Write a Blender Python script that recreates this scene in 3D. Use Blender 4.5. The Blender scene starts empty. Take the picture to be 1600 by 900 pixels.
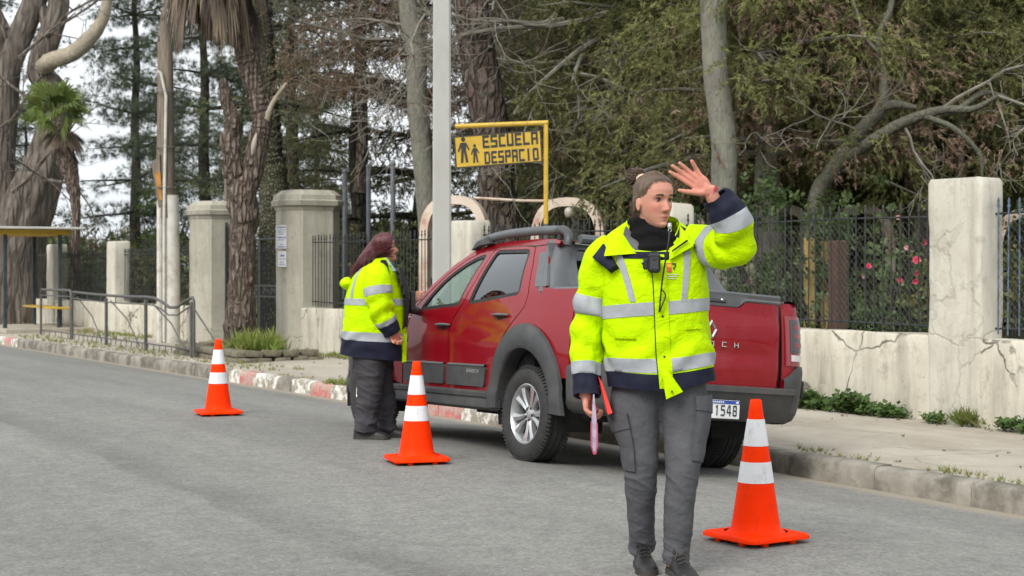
import bpy, bmesh, math, random
import numpy as np
from mathutils import Vector, Matrix, noise

random.seed(7)
rng = np.random.default_rng(7)
SC = bpy.context.scene
COL = SC.collection
PI = math.pi
R = math.radians

# ------------------------------------------------------------------ camera
FPX, HZ, CH = 2600.0, 415.0, 1.40            # focal length and horizon in photograph pixels, lens height in metres
cam_d = bpy.data.cameras.new('camera')
cam_d.sensor_width = 36.0
cam_d.lens = FPX / 1600.0 * 36.0
cam_d.shift_y = -(450.0 - HZ) / 1600.0
cam_d.clip_start = 0.1
cam_d.clip_end = 3000.0
cam_d.dof.use_dof = True
cam_d.dof.focus_distance = 8.6
cam_d.dof.aperture_fstop = 6.3
cam = bpy.data.objects.new('camera', cam_d)
cam.location = (0, 0, CH)
cam.rotation_euler = (PI / 2, 0, 0)
COL.objects.link(cam)
SC.camera = cam

# ------------------------------------------------------------------ sky, sun, exposure (overcast day)
SUN_EL, SUN_AZ = R(42), R(212)               # azimuth clockwise from +Y: behind the camera, a little to the left
world = bpy.data.worlds.new('World')
SC.world = world
world.use_nodes = True
wn, wl = world.node_tree.nodes, world.node_tree.links
wn.clear()
w_out = wn.new('ShaderNodeOutputWorld')
w_bg = wn.new('ShaderNodeBackground')
w_sky = wn.new('ShaderNodeTexSky')
w_sky.sky_type = 'NISHITA'
w_sky.sun_disc = False
w_sky.sun_elevation = SUN_EL
w_sky.sun_rotation = SUN_AZ
w_sky.air_density = 1.0
w_sky.dust_density = 4.0
w_sky.ozone_density = 1.0
w_hsv = wn.new('ShaderNodeHueSaturation')
w_hsv.inputs['Saturation'].default_value = 0.16
w_cl = wn.new('ShaderNodeMix')
w_cl.data_type = 'RGBA'
w_cl.inputs[0].default_value = 0.55           # closed cloud cover over the clear sky
w_cl.inputs[7].default_value = (9.4, 9.9, 10.3, 1)
wl.new(w_sky.outputs[0], w_hsv.inputs['Color'])
wl.new(w_hsv.outputs[0], w_cl.inputs[6])
wl.new(w_cl.outputs[2], w_bg.inputs['Color'])
w_bg.inputs['Strength'].default_value = 0.105
wl.new(w_bg.outputs[0], w_out.inputs['Surface'])

sun_d = bpy.data.lights.new('sun', 'SUN')
sun_d.energy = 1.5
sun_d.angle = R(28)
sun_d.color = (1.0, 0.965, 0.91)
sun = bpy.data.objects.new('sun', sun_d)
sd = Vector((math.sin(SUN_AZ) * math.cos(SUN_EL), math.cos(SUN_AZ) * math.cos(SUN_EL), math.sin(SUN_EL)))
sun.rotation_euler = sd.to_track_quat('Z', 'Y').to_euler()
sun.location = (-6, -12, 20)
COL.objects.link(sun)

SC.view_settings.view_transform = 'Standard'
SC.view_settings.look = 'None'
SC.view_settings.gamma = 1.0
SC.view_settings.use_curve_mapping = False
SC.view_settings.exposure = 0.68
SC.cycles.max_bounces = 5
SC.cycles.diffuse_bounces = 2
SC.cycles.glossy_bounces = 3
SC.cycles.transmission_bounces = 6
SC.cycles.transparent_max_bounces = 12
SC.cycles.use_denoising = True

# ------------------------------------------------------------------ frames of reference
TH = R(29.0)                                  # the road runs away to the left at this angle
CT, ST = math.cos(TH), math.sin(TH)
VPX = 800 - FPX * math.tan(TH)
def W(w, t, z=0.0):
    """road frame (w across to the right, t along) -> world"""
    return Vector((w * CT - t * ST, w * ST + t * CT, z))
def slope(t):
    return -0.006 * max(0.0, t - 12.0)
def depth_on(x, w):
    return FPX * w / (CT * (x - VPX))
def t_on(x, w):
    return (depth_on(x, w) - w * ST) / CT
def px(x, y, Y):
    """point at distance Y that projects to photograph pixel x, y"""
    return Vector(((x - 800) / FPX * Y, Y, CH - (y - HZ) / FPX * Y))

# ------------------------------------------------------------------ tagging
def tag(o, label=None, cat=None, group=None, kind=None):
    if label: o['label'] = label
    if cat: o['category'] = cat
    if group: o['group'] = group
    if kind: o['kind'] = kind
    return o
def empty(name, loc=(0, 0, 0), rz=0.0, label=None, cat=None, group=None):
    o = bpy.data.objects.new(name, None)
    o.empty_display_size = 0.2
    o.location = loc
    o.rotation_euler = (0, 0, rz)
    COL.objects.link(o)
    return tag(o, label, cat, group)
def link(name, me, parent=None, mats=None, loc=None, rot=None, scale=None):
    o = bpy.data.objects.new(name, me)
    if mats is not None:
        for m in (mats if isinstance(mats, (list, tuple)) else [mats]):
            me.materials.append(m)
    if parent is not None: o.parent = parent
    if loc is not None: o.location = loc
    if rot is not None: o.rotation_euler = rot
    if scale is not None: o.scale = scale
    COL.objects.link(o)
    return o
def copy_tree(o, parent=None):
    c = o.copy()
    COL.objects.link(c)
    c.parent = parent
    for ch in list(o.children):
        copy_tree(ch, c)
    return c

# ------------------------------------------------------------------ mesh builder
def catmull(pts, n):
    """resample a control polyline (tuples of any length) with n samples by centripetal-free Catmull-Rom"""
    P = np.array(pts, float)
    k = len(P)
    out = []
    for i in range(n):
        s = i / (n - 1) * (k - 1)
        j = min(int(s), k - 2)
        a = s - j
        p0 = P[j - 1] if j > 0 else 2 * P[0] - P[1]
        p1, p2 = P[j], P[j + 1]
        p3 = P[j + 2] if j + 2 < k else 2 * P[-1] - P[-2]
        out.append(0.5 * (2 * p1 + (p2 - p0) * a + (2 * p0 - 5 * p1 + 4 * p2 - p3) * a * a + (3 * p1 - p0 - 3 * p2 + p3) * a ** 3))
    return np.array(out)

class MB:
    def __init__(self):
        self.v, self.f, self.m = [], [], []
    def add(self, verts, faces, mi=0, M=None):
        b = len(self.v)
        if M is not None: verts = [M @ Vector(p) for p in verts]
        self.v.extend([tuple(p) for p in verts])
        self.f.extend([tuple(i + b for i in fc) for fc in faces])
        self.m.extend([mi] * len(faces))
        return self
    def box(self, c, s, mi=0, bevel=0.0, M=None, rz=0.0, taper=None):
        x, y, z = [k / 2 for k in s]
        if bevel <= 0:
            vs = [(sx * x, sy * y, sz * z) for sz in (-1, 1) for sy in (-1, 1) for sx in (-1, 1)]
            fs = [(0, 2, 3, 1), (4, 5, 7, 6), (0, 1, 5, 4), (2, 6, 7, 3), (0, 4, 6, 2), (1, 3, 7, 5)]
        else:
            b = min(bevel, x * .98, y * .98, z * .98)
            vs, ix = [], {}
            for sz in (-1, 1):
                for sy in (-1, 1):
                    for sx in (-1, 1):
                        ix[sx, sy, sz] = len(vs)
                        vs += [(sx * x, sy * (y - b), sz * (z - b)), (sx * (x - b), sy * y, sz * (z - b)), (sx * (x - b), sy * (y - b), sz * z)]
            fs = []
            def q(l): fs.append(tuple(l))
            for s_ in (-1, 1):
                q([ix[s_, -1, -1], ix[s_, s_ * 1 if False else 1, -1], ix[s_, 1, 1], ix[s_, -1, 1]][::(1 if s_ > 0 else -1)])
                q([ix[-1, s_, -1] + 1, ix[1, s_, -1] + 1, ix[1, s_, 1] + 1, ix[-1, s_, 1] + 1][::(-1 if s_ > 0 else 1)])
                q([ix[-1, -1, s_] + 2, ix[1, -1, s_] + 2, ix[1, 1, s_] + 2, ix[-1, 1, s_] + 2][::(1 if s_ > 0 else -1)])
            for a in (-1, 1):
                for c_ in (-1, 1):
                    o1 = (1 if a * c_ > 0 else -1)
                    q([ix[a, c_, -1], ix[a, c_, -1] + 1, ix[a, c_, 1] + 1, ix[a, c_, 1]][::o1])
                    q([ix[a, -1, c_], ix[a, 1, c_], ix[a, 1, c_] + 2, ix[a, -1, c_] + 2][::o1])
                    q([ix[-1, a, c_] + 1, ix[-1, a, c_] + 2, ix[1, a, c_] + 2, ix[1, a, c_] + 1][::o1])
            for k, i in ix.items():
                q([i, i + 1, i + 2][::(1 if k[0] * k[1] * k[2] > 0 else -1)])
        if taper:
            vs = [(p[0] * (taper if p[2] > 0 else 1), p[1] * (taper if p[2] > 0 else 1), p[2]) for p in vs]
        T = Matrix.Translation(Vector(c)) @ Matrix.Rotation(rz, 4, 'Z')
        if M is not None: T = M @ T
        return self.add(vs, fs, mi, T)
    def tube(self, pts, rad, seg=8, mi=0, cap=True, flat=None, jitter=0.0, twist=0.0):
        P = [Vector(p) for p in pts]
        n = len(P)
        if not hasattr(rad, '__len__'): rad = [rad] * n
        tan = [(P[min(i + 1, n - 1)] - P[max(i - 1, 0)]).normalized() for i in range(n)]
        a = Vector((0, 0, 1)) if abs(tan[0].z) < 0.9 else Vector((1, 0, 0))
        u = tan[0].cross(a).normalized()
        vs, fs = [], []
        for i in range(n):
            if i: u = (u - tan[i] * u.dot(tan[i])).normalized()
            w = tan[i].cross(u)
            for k in range(seg):
                an = 2 * PI * k / seg + twist * i
                r = rad[i] * (1 + (random.uniform(-jitter, jitter) if jitter else 0))
                vs.append(P[i] + u * (math.cos(an) * r) + w * (math.sin(an) * r * (flat or 1)))
        for i in range(n - 1):
            for k in range(seg):
                k2 = (k + 1) % seg
                fs.append((i * seg + k, i * seg + k2, (i + 1) * seg + k2, (i + 1) * seg + k))
        if cap:
            fs.append(tuple(range(seg))[::-1])
            fs.append(tuple(range((n - 1) * seg, n * seg)))
        return self.add(vs, fs, mi)
    def lathe(self, prof, seg=24, mi=0, M=None, close=True):
        """prof: (radius, z) from bottom to top"""
        vs, fs = [], []
        n = len(prof)
        for r, z in prof:
            for k in range(seg):
                an = 2 * PI * k / seg
                vs.append((r * math.cos(an), r * math.sin(an), z))
        for i in range(n - 1):
            for k in range(seg):
                k2 = (k + 1) % seg
                fs.append((i * seg + k, i * seg + k2, (i + 1) * seg + k2, (i + 1) * seg + k))
        if close:
            fs.append(tuple(range(seg))[::-1]); fs.append(tuple(range((n - 1) * seg, n * seg)))
        return self.add(vs, fs, mi, M)
    def prism(self, poly, d0, d1, axis='y', mi=0, M=None):
        """extrude a 2D polygon; axis y: poly is (x, z), axis z: (x, y), axis x: (y, z)"""
        def p3(p, d): return {'y': (p[0], d, p[1]), 'z': (p[0], p[1], d), 'x': (d, p[0], p[1])}[axis]
        n = len(poly)
        vs = [p3(p, d0) for p in poly] + [p3(p, d1) for p in poly]
        fs = [tuple(range(n)), tuple(range(2 * n - 1, n - 1, -1))] + [(i, i + n, (i + 1) % n + n, (i + 1) % n) for i in range(n)]
        return self.add(vs, fs, mi, M)
    def grid(self, nu, nv, fn, mi=0, wrap=False, flip=False):
        vs = [fn(i, j) for i in range(nu) for j in range(nv)]
        fs = []
        for i in range(nu - 1):
            for j in range(nv if wrap else nv - 1):
                j2 = (j + 1) % nv
                q = (i * nv + j, i * nv + j2, (i + 1) * nv + j2, (i + 1) * nv + j)
                fs.append(q[::-1] if flip else q)
        return self.add(vs, fs, mi)
    def ball(self, c, r, seg=12, rings=8, mi=0, M=None):
        c = Vector(c); r = r if hasattr(r, '__len__') else (r, r, r)
        vs = [c + Vector((0, 0, -r[2]))]
        for i in range(1, rings):
            a = -PI / 2 + PI * i / rings
            for k in range(seg):
                b = 2 * PI * k / seg
                vs.append(c + Vector((r[0] * math.cos(a) * math.cos(b), r[1] * math.cos(a) * math.sin(b), r[2] * math.sin(a))))
        vs.append(c + Vector((0, 0, r[2])))
        fs = [(0, 1 + (k + 1) % seg, 1 + k) for k in range(seg)]
        for i in range(rings - 2):
            for k in range(seg):
                k2 = (k + 1) % seg
                fs.append((1 + i * seg + k, 1 + i * seg + k2, 1 + (i + 1) * seg + k2, 1 + (i + 1) * seg + k))
        t = len(vs) - 1
        fs += [(t, t - seg + k, t - seg + (k + 1) % seg) for k in range(seg)]
        return self.add(vs, fs, mi, M)
    def mesh(self, name, mats=None, smooth=35.0, recalc=True):
        me = bpy.data.meshes.new(name)
        me.from_pydata(self.v, [], self.f)
        if mats is not None:
            for m in (mats if isinstance(mats, (list, tuple)) else [mats]): me.materials.append(m)
        if any(self.m): me.polygons.foreach_set('material_index', self.m)
        if recalc:
            bm = bmesh.new(); bm.from_mesh(me)
            bmesh.ops.recalc_face_normals(bm, faces=bm.faces)
            bm.to_mesh(me); bm.free()
        if smooth:
            me.shade_smooth()
            if smooth < 180: me.set_sharp_from_angle(angle=R(smooth))
        me.update()
        return me
    def build(self, name, mats, parent=None, smooth=35.0, loc=None, rot=None, recalc=True):
        return link(name, self.mesh(name, mats, smooth, recalc), parent, None, loc, rot)

def fbm(p, s=1.0, o=3):
    return noise.fractal(Vector(p) * s, 0.9, 2.0, o)

# ------------------------------------------------------------------ materials
class NT:
    """small helper to write node trees"""
    def __init__(self, name):
        self.mat = bpy.data.materials.new(name)
        self.mat.use_nodes = True
        self.t = self.mat.node_tree
        self.t.nodes.clear()
        self.out = self.n('ShaderNodeOutputMaterial')
        self.b = self.n('ShaderNodeBsdfPrincipled')
        self.l(self.b.outputs[0], self.out.inputs[0])
        self.tc = self.n('ShaderNodeTexCoord')
    def n(self, typ, **kw):
        nd = self.t.nodes.new(typ)
        for k, v in kw.items(): setattr(nd, k, v)
        return nd
    def l(self, a, b): self.t.links.new(a, b)
    def coord(self, stretch=(1, 1, 1), src='Object'):
        m = self.n('ShaderNodeMapping')
        m.inputs['Scale'].default_value = stretch
        self.l(self.tc.outputs[src], m.inputs[0])
        return m.outputs[0]
    def noise(self, scale, co=None, detail=4, rough=.55, dist=0.0):
        nd = self.n('ShaderNodeTexNoise')
        nd.inputs['Scale'].default_value = scale
        nd.inputs['Detail'].default_value = detail
        nd.inputs['Roughness'].default_value = rough
        nd.inputs['Distortion'].default_value = dist
        self.l(co if co is not None else self.tc.outputs['Object'], nd.inputs['Vector'])
        return nd.outputs['Fac']
    def ramp(self, fac, a, b, ca=(0, 0, 0, 1), cb=(1, 1, 1, 1)):
        r = self.n('ShaderNodeValToRGB')
        r.color_ramp.elements[0].position = a; r.color_ramp.elements[1].position = b
        r.color_ramp.elements[0].color = ca if len(ca) == 4 else (*ca, 1)
        r.color_ramp.elements[1].color = cb if len(cb) == 4 else (*cb, 1)
        self.l(fac, r.inputs[0])
        return r.outputs[0]
    def mix(self, fac, a, b, mode='MIX'):
        m = self.n('ShaderNodeMix', data_type='RGBA', blend_type=mode)
        for k, v in ((0, fac), (6, a), (7, b)):
            if hasattr(v, 'links') or hasattr(v, 'is_linked'): self.l(v, m.inputs[k])
            elif k == 0: m.inputs[0].default_value = v
            else: m.inputs[k].default_value = v if len(v) == 4 else (*v, 1)
        return m.outputs[2]
    def math(self, op, a, b=0.0):
        m = self.n('ShaderNodeMath', operation=op)
        for k, v in ((0, a), (1, b)):
            if hasattr(v, 'is_linked'): self.l(v, m.inputs[k])
            else: m.inputs[k].default_value = v
        return m.outputs[0]
    def voro(self, scale, co=None, feature='F1', rnd=1.0):
        nd = self.n('ShaderNodeTexVoronoi', feature=feature)
        nd.inputs['Scale'].default_value = scale
        nd.inputs['Randomness'].default_value = rnd
        self.l(co if co is not None else self.tc.outputs['Object'], nd.inputs['Vector'])
        return nd.outputs[0]
    def bump(self, h, strength=.3, dist=.01, prev=None):
        b = self.n('ShaderNodeBump')
        b.inputs['Strength'].default_value = strength
        b.inputs['Distance'].default_value = dist
        self.l(h, b.inputs['Height'])
        if prev is not None: self.l(prev, b.inputs['Normal'])
        self.l(b.outputs[0], self.b.inputs['Normal'])
        return b.outputs[0]
    def set(self, col=None, rough=None, metal=None, coat=None, spec=None, **kw):
        for k, v in (('Base Color', col), ('Roughness', rough), ('Metallic', metal), ('Coat Weight', coat), ('Specular IOR Level', spec)):
            if v is None: continue
            if hasattr(v, 'is_linked'): self.l(v, self.b.inputs[k])
            elif k == 'Base Color': self.b.inputs[k].default_value = (*v[:3], 1)
            else: self.b.inputs[k].default_value = v
        for k, v in kw.items(): self.b.inputs[k.replace('_', ' ')].default_value = v
        return self.mat

def mk(name, col, rough=.6, metal=0.0, var=.18, vs=6.0, bump=0.0, bs=60.0, bd=.004, coat=0.0, spec=.5, dirt=None, stretch=(1, 1, 1), ds=2.0, dl=(.45, .75)):
    """plain surface: base colour with uneven tone, optional dirt colour and fine relief"""
    t = NT(name)
    co = t.coord(stretch)
    f = t.noise(vs, co)
    lo = tuple(c * (1 - var) for c in col); hi = tuple(min(1, c * (1 + var)) for c in col)
    c = t.ramp(f, .3, .7, lo, hi)
    if dirt is not None:
        d = t.ramp(t.noise(ds, co, 6, .65), dl[0], dl[1])
        c = t.mix(d, c, dirt)
    t.set(c, rough, metal, coat, spec)
    if rough < .95 and var > 0:
        rr = t.ramp(t.noise(vs * 1.7, co), .25, .8, (max(.02, rough - .08),) * 3, (min(1, rough + .1),) * 3)
        t.l(rr, t.b.inputs['Roughness'])
    if bump: t.bump(t.noise(bs, co, 5, .6), bump, bd)
    return t.mat
# ================================================================== materials of the setting
def asphalt_mat():
    t = NT('asphalt')
    co = t.tc.outputs['Object']
    sx = t.n('ShaderNodeSeparateXYZ'); t.l(co, sx.inputs[0])
    big = t.noise(.35, co, 5, .6)
    along = t.noise(.8, t.coord((1.0, .12, 1)), 4, .6)
    c = t.ramp(big, .3, .72, (.150, .149, .141), (.186, .184, .174))
    c = t.mix(t.ramp(along, .42, .68), c, (.205, .203, .192))
    c = t.mix(1.0, c, t.ramp(t.noise(5.5, co, 5, .75), .25, .75, (.80, .80, .80), (1.2, 1.2, 1.19)), 'MULTIPLY')
    # an older lane joint running along the road, with the newer strip beside it
    wob = t.math('MULTIPLY', t.math('SUBTRACT', t.noise(.5, co, 3), .5), .5)
    xx = t.math('ADD', sx.outputs[0], wob)
    band = t.math('MULTIPLY', t.ramp(xx, .5, .5), 1.0)
    mr = t.n('ShaderNodeMapRange'); mr.interpolation_type = 'SMOOTHSTEP'
    mr.inputs['From Min'].default_value = 3.16; mr.inputs['From Max'].default_value = 3.22
    t.l(xx, mr.inputs[0])
    mr2 = t.n('ShaderNodeMapRange'); mr2.interpolation_type = 'SMOOTHSTEP'
    mr2.inputs['From Min'].default_value = 3.75; mr2.inputs['From Max'].default_value = 3.3
    t.l(xx, mr2.inputs[0])
    seam = t.math('MULTIPLY', mr.outputs[0], mr2.outputs[0])
    seam = t.math('MULTIPLY', seam, t.ramp(t.noise(1.1, co, 3), .25, .62))
    c = t.mix(t.math('MULTIPLY', seam, .75), c, (.115, .113, .110))
    # stones in the binder
    v1 = t.voro(95, co); v2 = t.voro(38, co)
    st = t.ramp(v1, .10, .5, (.70, .70, .70), (1.18, 1.17, 1.15))
    c = t.mix(.7, c, st, 'MULTIPLY')
    for sc_, k_ in ((60, .62), (24, .22)):
        vc = t.n('ShaderNodeTexVoronoi'); vc.inputs['Scale'].default_value = sc_; t.l(co, vc.inputs['Vector'])
        c = t.mix(k_, c, t.ramp(vc.outputs['Color'], .05, .95, (.62, .62, .62), (1.36, 1.36, 1.34)), 'MULTIPLY')
    pale = t.ramp(t.noise(26, co, 4, .8), .58, .72)
    c = t.mix(t.math('MULTIPLY', pale, .55), c, (.34, .335, .315))
    dark = t.ramp(t.noise(17, t.coord((1, .7, 1)), 5, .8), .60, .74)
    c = t.mix(t.math('MULTIPLY', dark, .5), c, (.07, .069, .067))
    # fine cracks
    nz = t.n('ShaderNodeTexNoise'); nz.inputs['Scale'].default_value = 1.3; t.l(co, nz.inputs['Vector'])
    wv = t.mix(.25, co, nz.outputs['Color'], 'ADD')
    cr = t.voro(.55, wv, 'DISTANCE_TO_EDGE')
    crm = t.math('MULTIPLY', t.ramp(cr, .0, .012, (1, 1, 1), (0, 0, 0)), t.ramp(t.noise(.4, co, 2), .58, .70))
    c = t.mix(t.math('MULTIPLY', crm, .3), c, (.06, .058, .055))
    # pale grit washed into the gutter
    mr3 = t.n('ShaderNodeMapRange'); mr3.inputs['From Min'].default_value = 7.72; mr3.inputs['From Max'].default_value = 7.98
    t.l(t.math('ADD', sx.outputs[0], t.math('MULTIPLY', t.noise(3, co, 4), .22)), mr3.inputs[0])
    c = t.mix(t.math('MULTIPLY', mr3.outputs[0], .75), c, (.33, .28, .21))
    t.set(c, .86, spec=.35)
    n1 = t.bump(v2, .25, .006)
    t.bump(t.noise(160, co, 3, .7), .5, .004, n1)
    return t.mat

def pavement_mat():
    t = NT('pavement_concrete')
    co = t.tc.outputs['Object']
    c = t.ramp(t.noise(1.1, co, 6, .65), .3, .7, (.33, .295, .24), (.44, .40, .335))
    c = t.mix(t.ramp(t.noise(.7, t.coord((1, .35, 1)), 5, .7), .5, .72), c, (.27, .235, .185))
    c = t.mix(t.ramp(t.noise(14, co, 5, .7), .6, .75), c, (.50, .46, .39))
    c = t.mix(t.ramp(t.noise(45, co, 3, .7), .62, .72), c, (.23, .20, .16))
    nz = t.n('ShaderNodeTexNoise'); nz.inputs['Scale'].default_value = 2.0; t.l(co, nz.inputs['Vector'])
    wv = t.mix(.3, co, nz.outputs['Color'], 'ADD')
    cr = t.voro(.8, wv, 'DISTANCE_TO_EDGE')
    c = t.mix(t.math('MULTIPLY', t.math('MULTIPLY', t.ramp(cr, .0, .010, (1, 1, 1), (0, 0, 0)), t.ramp(t.noise(.6, co, 3), .45, .6)), .6), c, (.16, .14, .11))
    t.set(c, .9, spec=.3)
    n1 = t.bump(t.noise(6, co, 6, .7), .35, .03)
    t.bump(t.noise(120, co, 3), .4, .004, n1)
    return t.mat

def plaster_mat(name='plaster', a=(.50, .465, .375), b=(.62, .585, .49), stain=(.24, .215, .165), crack=1.0, bottom=True):
    t = NT(name)
    co = t.tc.outputs['Object']
    sx = t.n('ShaderNodeSeparateXYZ'); t.l(co, sx.inputs[0])
    c = t.ramp(t.noise(1.6, co, 6, .62), .3, .7, a, b)
    c = t.mix(t.math('MULTIPLY', t.ramp(t.noise(2.2, t.coord((1.5, 1.5, .22)), 6, .7), .46, .70), .72), c, stain)
    c = t.mix(t.math('MULTIPLY', t.ramp(t.noise(7, co, 6, .75), .54, .70), .55), c, stain)
    nz = t.n('ShaderNodeTexNoise'); nz.inputs['Scale'].default_value = 2.4; nz.inputs['Detail'].default_value = 6; t.l(co, nz.inputs['Vector'])
    wv = t.mix(.38, co, nz.outputs['Color'], 'ADD')
    cr = t.voro(.95, wv, 'DISTANCE_TO_EDGE')
    region = t.ramp(t.noise(.55, co, 3, .5), .44, .56)
    line = t.math('MULTIPLY', t.ramp(cr, .002, .013, (1, 1, 1), (0, 0, 0)), region)
    patch = t.math('MULTIPLY', t.math('MULTIPLY', t.ramp(cr, .02, .14, (1, 1, 1), (0, 0, 0)), t.ramp(t.noise(2.7, co, 5, .65), .56, .62)), region)
    c = t.mix(t.math('MULTIPLY', patch, .85 * crack), c, (.27, .235, .185))
    c = t.mix(t.math('MULTIPLY', line, .9 * crack), c, (.085, .072, .055))
    # flecks of fallen paint
    fl = t.ramp(t.noise(16, co, 5, .7), .68, .72)
    c = t.mix(t.math('MULTIPLY', fl, .6), c, (.30, .265, .21))
    t.set(c, .92, spec=.25)
    hgt = t.math('SUBTRACT', t.math('MULTIPLY', t.noise(5, co, 6, .6), .5), t.math('ADD', t.math('MULTIPLY', patch, .6 * crack), t.math('MULTIPLY', line, 1.0 * crack)))
    n1 = t.bump(hgt, .55, .03)
    t.bump(t.noise(70, co, 4), .3, .004, n1)
    return t.mat

def grass_ground_mat():
    t = NT('park_ground')
    co = t.tc.outputs['Object']
    c = t.ramp(t.noise(.8, co, 6, .7), .35, .65, (.06, .075, .025), (.13, .105, .06))
    c = t.mix(t.ramp(t.noise(30, co, 4, .7), .45, .7), c, (.045, .05, .02))
    t.set(c, .95, spec=.2)
    t.bump(t.noise(40, co, 5, .7), .8, .05)
    return t.mat

M_asph, M_pave, M_plas = asphalt_mat(), pavement_mat(), plaster_mat()
M_plas2 = plaster_mat('gate_plaster', (.36, .34, .275), (.455, .435, .36), (.22, .20, .155), .3)
M_plas3 = plaster_mat('pillar_plaster', (.49, .46, .385), (.60, .575, .495), (.27, .245, .19), .22)
M_ground = grass_ground_mat()
M_kerb = mk('kerb_stone', (.27, .25, .21), .9, var=.25, vs=5, bump=.5, bs=35, bd=.010, dirt=(.12, .108, .085), ds=2.6, dl=(.43, .60))
M_kwhite = mk('kerb_white_paint', (.66, .64, .58), .85, var=.1, vs=9, bump=.6, bs=35, bd=.01, dirt=(.28, .25, .2), ds=7, dl=(.44, .54))
M_kred = mk('kerb_red_paint', (.48, .14, .13), .85, var=.2, vs=9, bump=.6, bs=35, bd=.01, dirt=(.40, .30, .25), ds=7, dl=(.42, .54))
M_iron = mk('painted_iron', (.035, .038, .038), .6, .3, var=.4, vs=14, bump=.3, bs=90, dirt=(.10, .075, .055), ds=9, dl=(.58, .72))
M_ironb = mk('blue_painted_iron', (.10, .16, .24), .6, .2, var=.4, vs=8, bump=.3, bs=90, dirt=(.05, .045, .04), ds=11, dl=(.45, .62))
M_wire = mk('galvanised_wire', (.20, .20, .195), .55, .6, var=.2)

ROT = (0, 0, TH)
def zroad(w, t):
    return (-0.085 * max(0.0, w - 5.7) if w > 5.2 else 0.0) + slope(t)
ZPAVE = -0.03

# ground sheet reaching the horizon, the park surface, the road, the pavement
m = MB()
ts = [-60, -30, 0, 6, 12, 18, 24, 30, 36, 42, 50, 60, 80, 120, 200, 420, 900]
ws = [-900, -300, -60, -30, -14]
m.grid(len(ts), 5, lambda i, j: ([-900, -420, -120, -40, -13.7][j], ts[i], -0.05 + slope(min(ts[i], 60))))
m.grid(len(ts), 6, lambda i, j: ([10.85, 14, 22, 60, 300, 900][j], ts[i], [0.02, .10, .25, .3, .3, .3][j] + slope(min(ts[i], 60))))
g = m.build('ground', M_ground, rot=ROT, smooth=60)
tag(g, kind='structure')
m = MB()
rts = [-60 + i * 1.5 for i in range(110)] + [120, 160, 240, 420]
rws = [-14, -9, -5, -2, 0, 2, 3, 4, 4.6, 5.2, 5.5, 5.8, 6.2, 6.6, 7, 7.4, 7.7, 7.9, 8.02]
m.grid(len(rts), len(rws), lambda i, j: (rws[j], rts[i], zroad(rws[j], min(rts[i], 60)) + (.006 * fbm((rws[j], rts[i], 0), .8) if 4 < rws[j] < 8 else 0)))
tag(m.build('road', M_asph, rot=ROT, smooth=80), kind='structure')
m = MB()
pws = [8.10, 8.22, 8.5, 9, 9.5, 10, 10.4, 10.66]
pts_ = [-30 + i * .5 for i in range(190)]
def zp(w, t):
    return ZPAVE + slope(t) + .03 * (w - 8.1) / 2.5 + .016 * fbm((w * 1.2, t * 1.2, 4), .9)
m.grid(len(pts_), len(pws), lambda i, j: (pws[j], pts_[i], zp(pws[j], pts_[i]) - (.03 if j == 0 else 0)))
tag(m.build('pavement', M_pave, rot=ROT, smooth=80), kind='structure')

# kerb of separate stones, some still painted red and white
kerb = empty('kerb'); kerb.rotation_euler = ROT
tag(kerb, kind='structure')
KP = ((359, 375, 1), (375, 396, 2), (396, 434, 1), (456, 487, 1), (487, 518, 2), (518, 552, 1), (552, 600, 2), (600, 650, 1), (650, 722, 2), (722, 790, 1))
def kpaint(t):
    if t > 36.2: return 2 if int((t - 36.2) / .62) % 2 else 1
    for a, b, k in KP:
        if t_on(b, 8.0) <= t < t_on(a, 8.0): return k
    return 0
cuts = [-8 + .95 * k for k in range(22)] + [t_on(x, 8.0) for x in (790, 722, 686, 650, 600, 552, 518, 487, 456, 434, 415, 396, 375, 359)] + [23.4 + .9 * k for k in range(14)] + [36.2 + .62 * k for k in range(24)]
cuts = sorted(c for c in cuts if c > -8.1)
cuts = [c for k, c in enumerate(cuts) if k == 0 or c - cuts[k - 1] > .3]
for a, b in zip(cuts[:-1], cuts[1:]):
    n = 5
    z0 = zroad(8.0, a) - .12
    prof = [(7.985, -.30), (7.99, -.10), (8.0, -.03), (8.022, -.006), (8.06, 0), (8.155, -.002), (8.175, -.02), (8.178, -.3)]
    dz = random.uniform(-.006, .004) + .008; dw = random.uniform(-.004, .004)
    mm = MB()
    L = b - a - .006
    mm.grid(n, len(prof), lambda i, j: (prof[j][0] + dw + .005 * fbm((prof[j][0] * 3 + j, a + L * i / (n - 1), 2), 2.2) - (.003 if i in (0, n - 1) and 1 < j < 6 else 0) * (1 if j < 4 else -1),
                                        a + .003 + L * i / (n - 1), prof[j][1] + dz + ZPAVE + slope(a) + (.005 * fbm((j, (a + L * i / (n - 1)) * 3, 7), 1.1) if 0 < j < 7 else 0) - (.003 if i in (0, n - 1) else 0)))
    k = len(mm.v)
    mm.f.append(tuple(range(len(prof)))[::-1]); mm.f.append(tuple(range(k - len(prof), k))); mm.m += [0, 0]
    mm.build('kerb_stone', [M_kerb, M_kwhite, M_kred][kpaint((a + b) / 2)], kerb, smooth=50)

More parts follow.
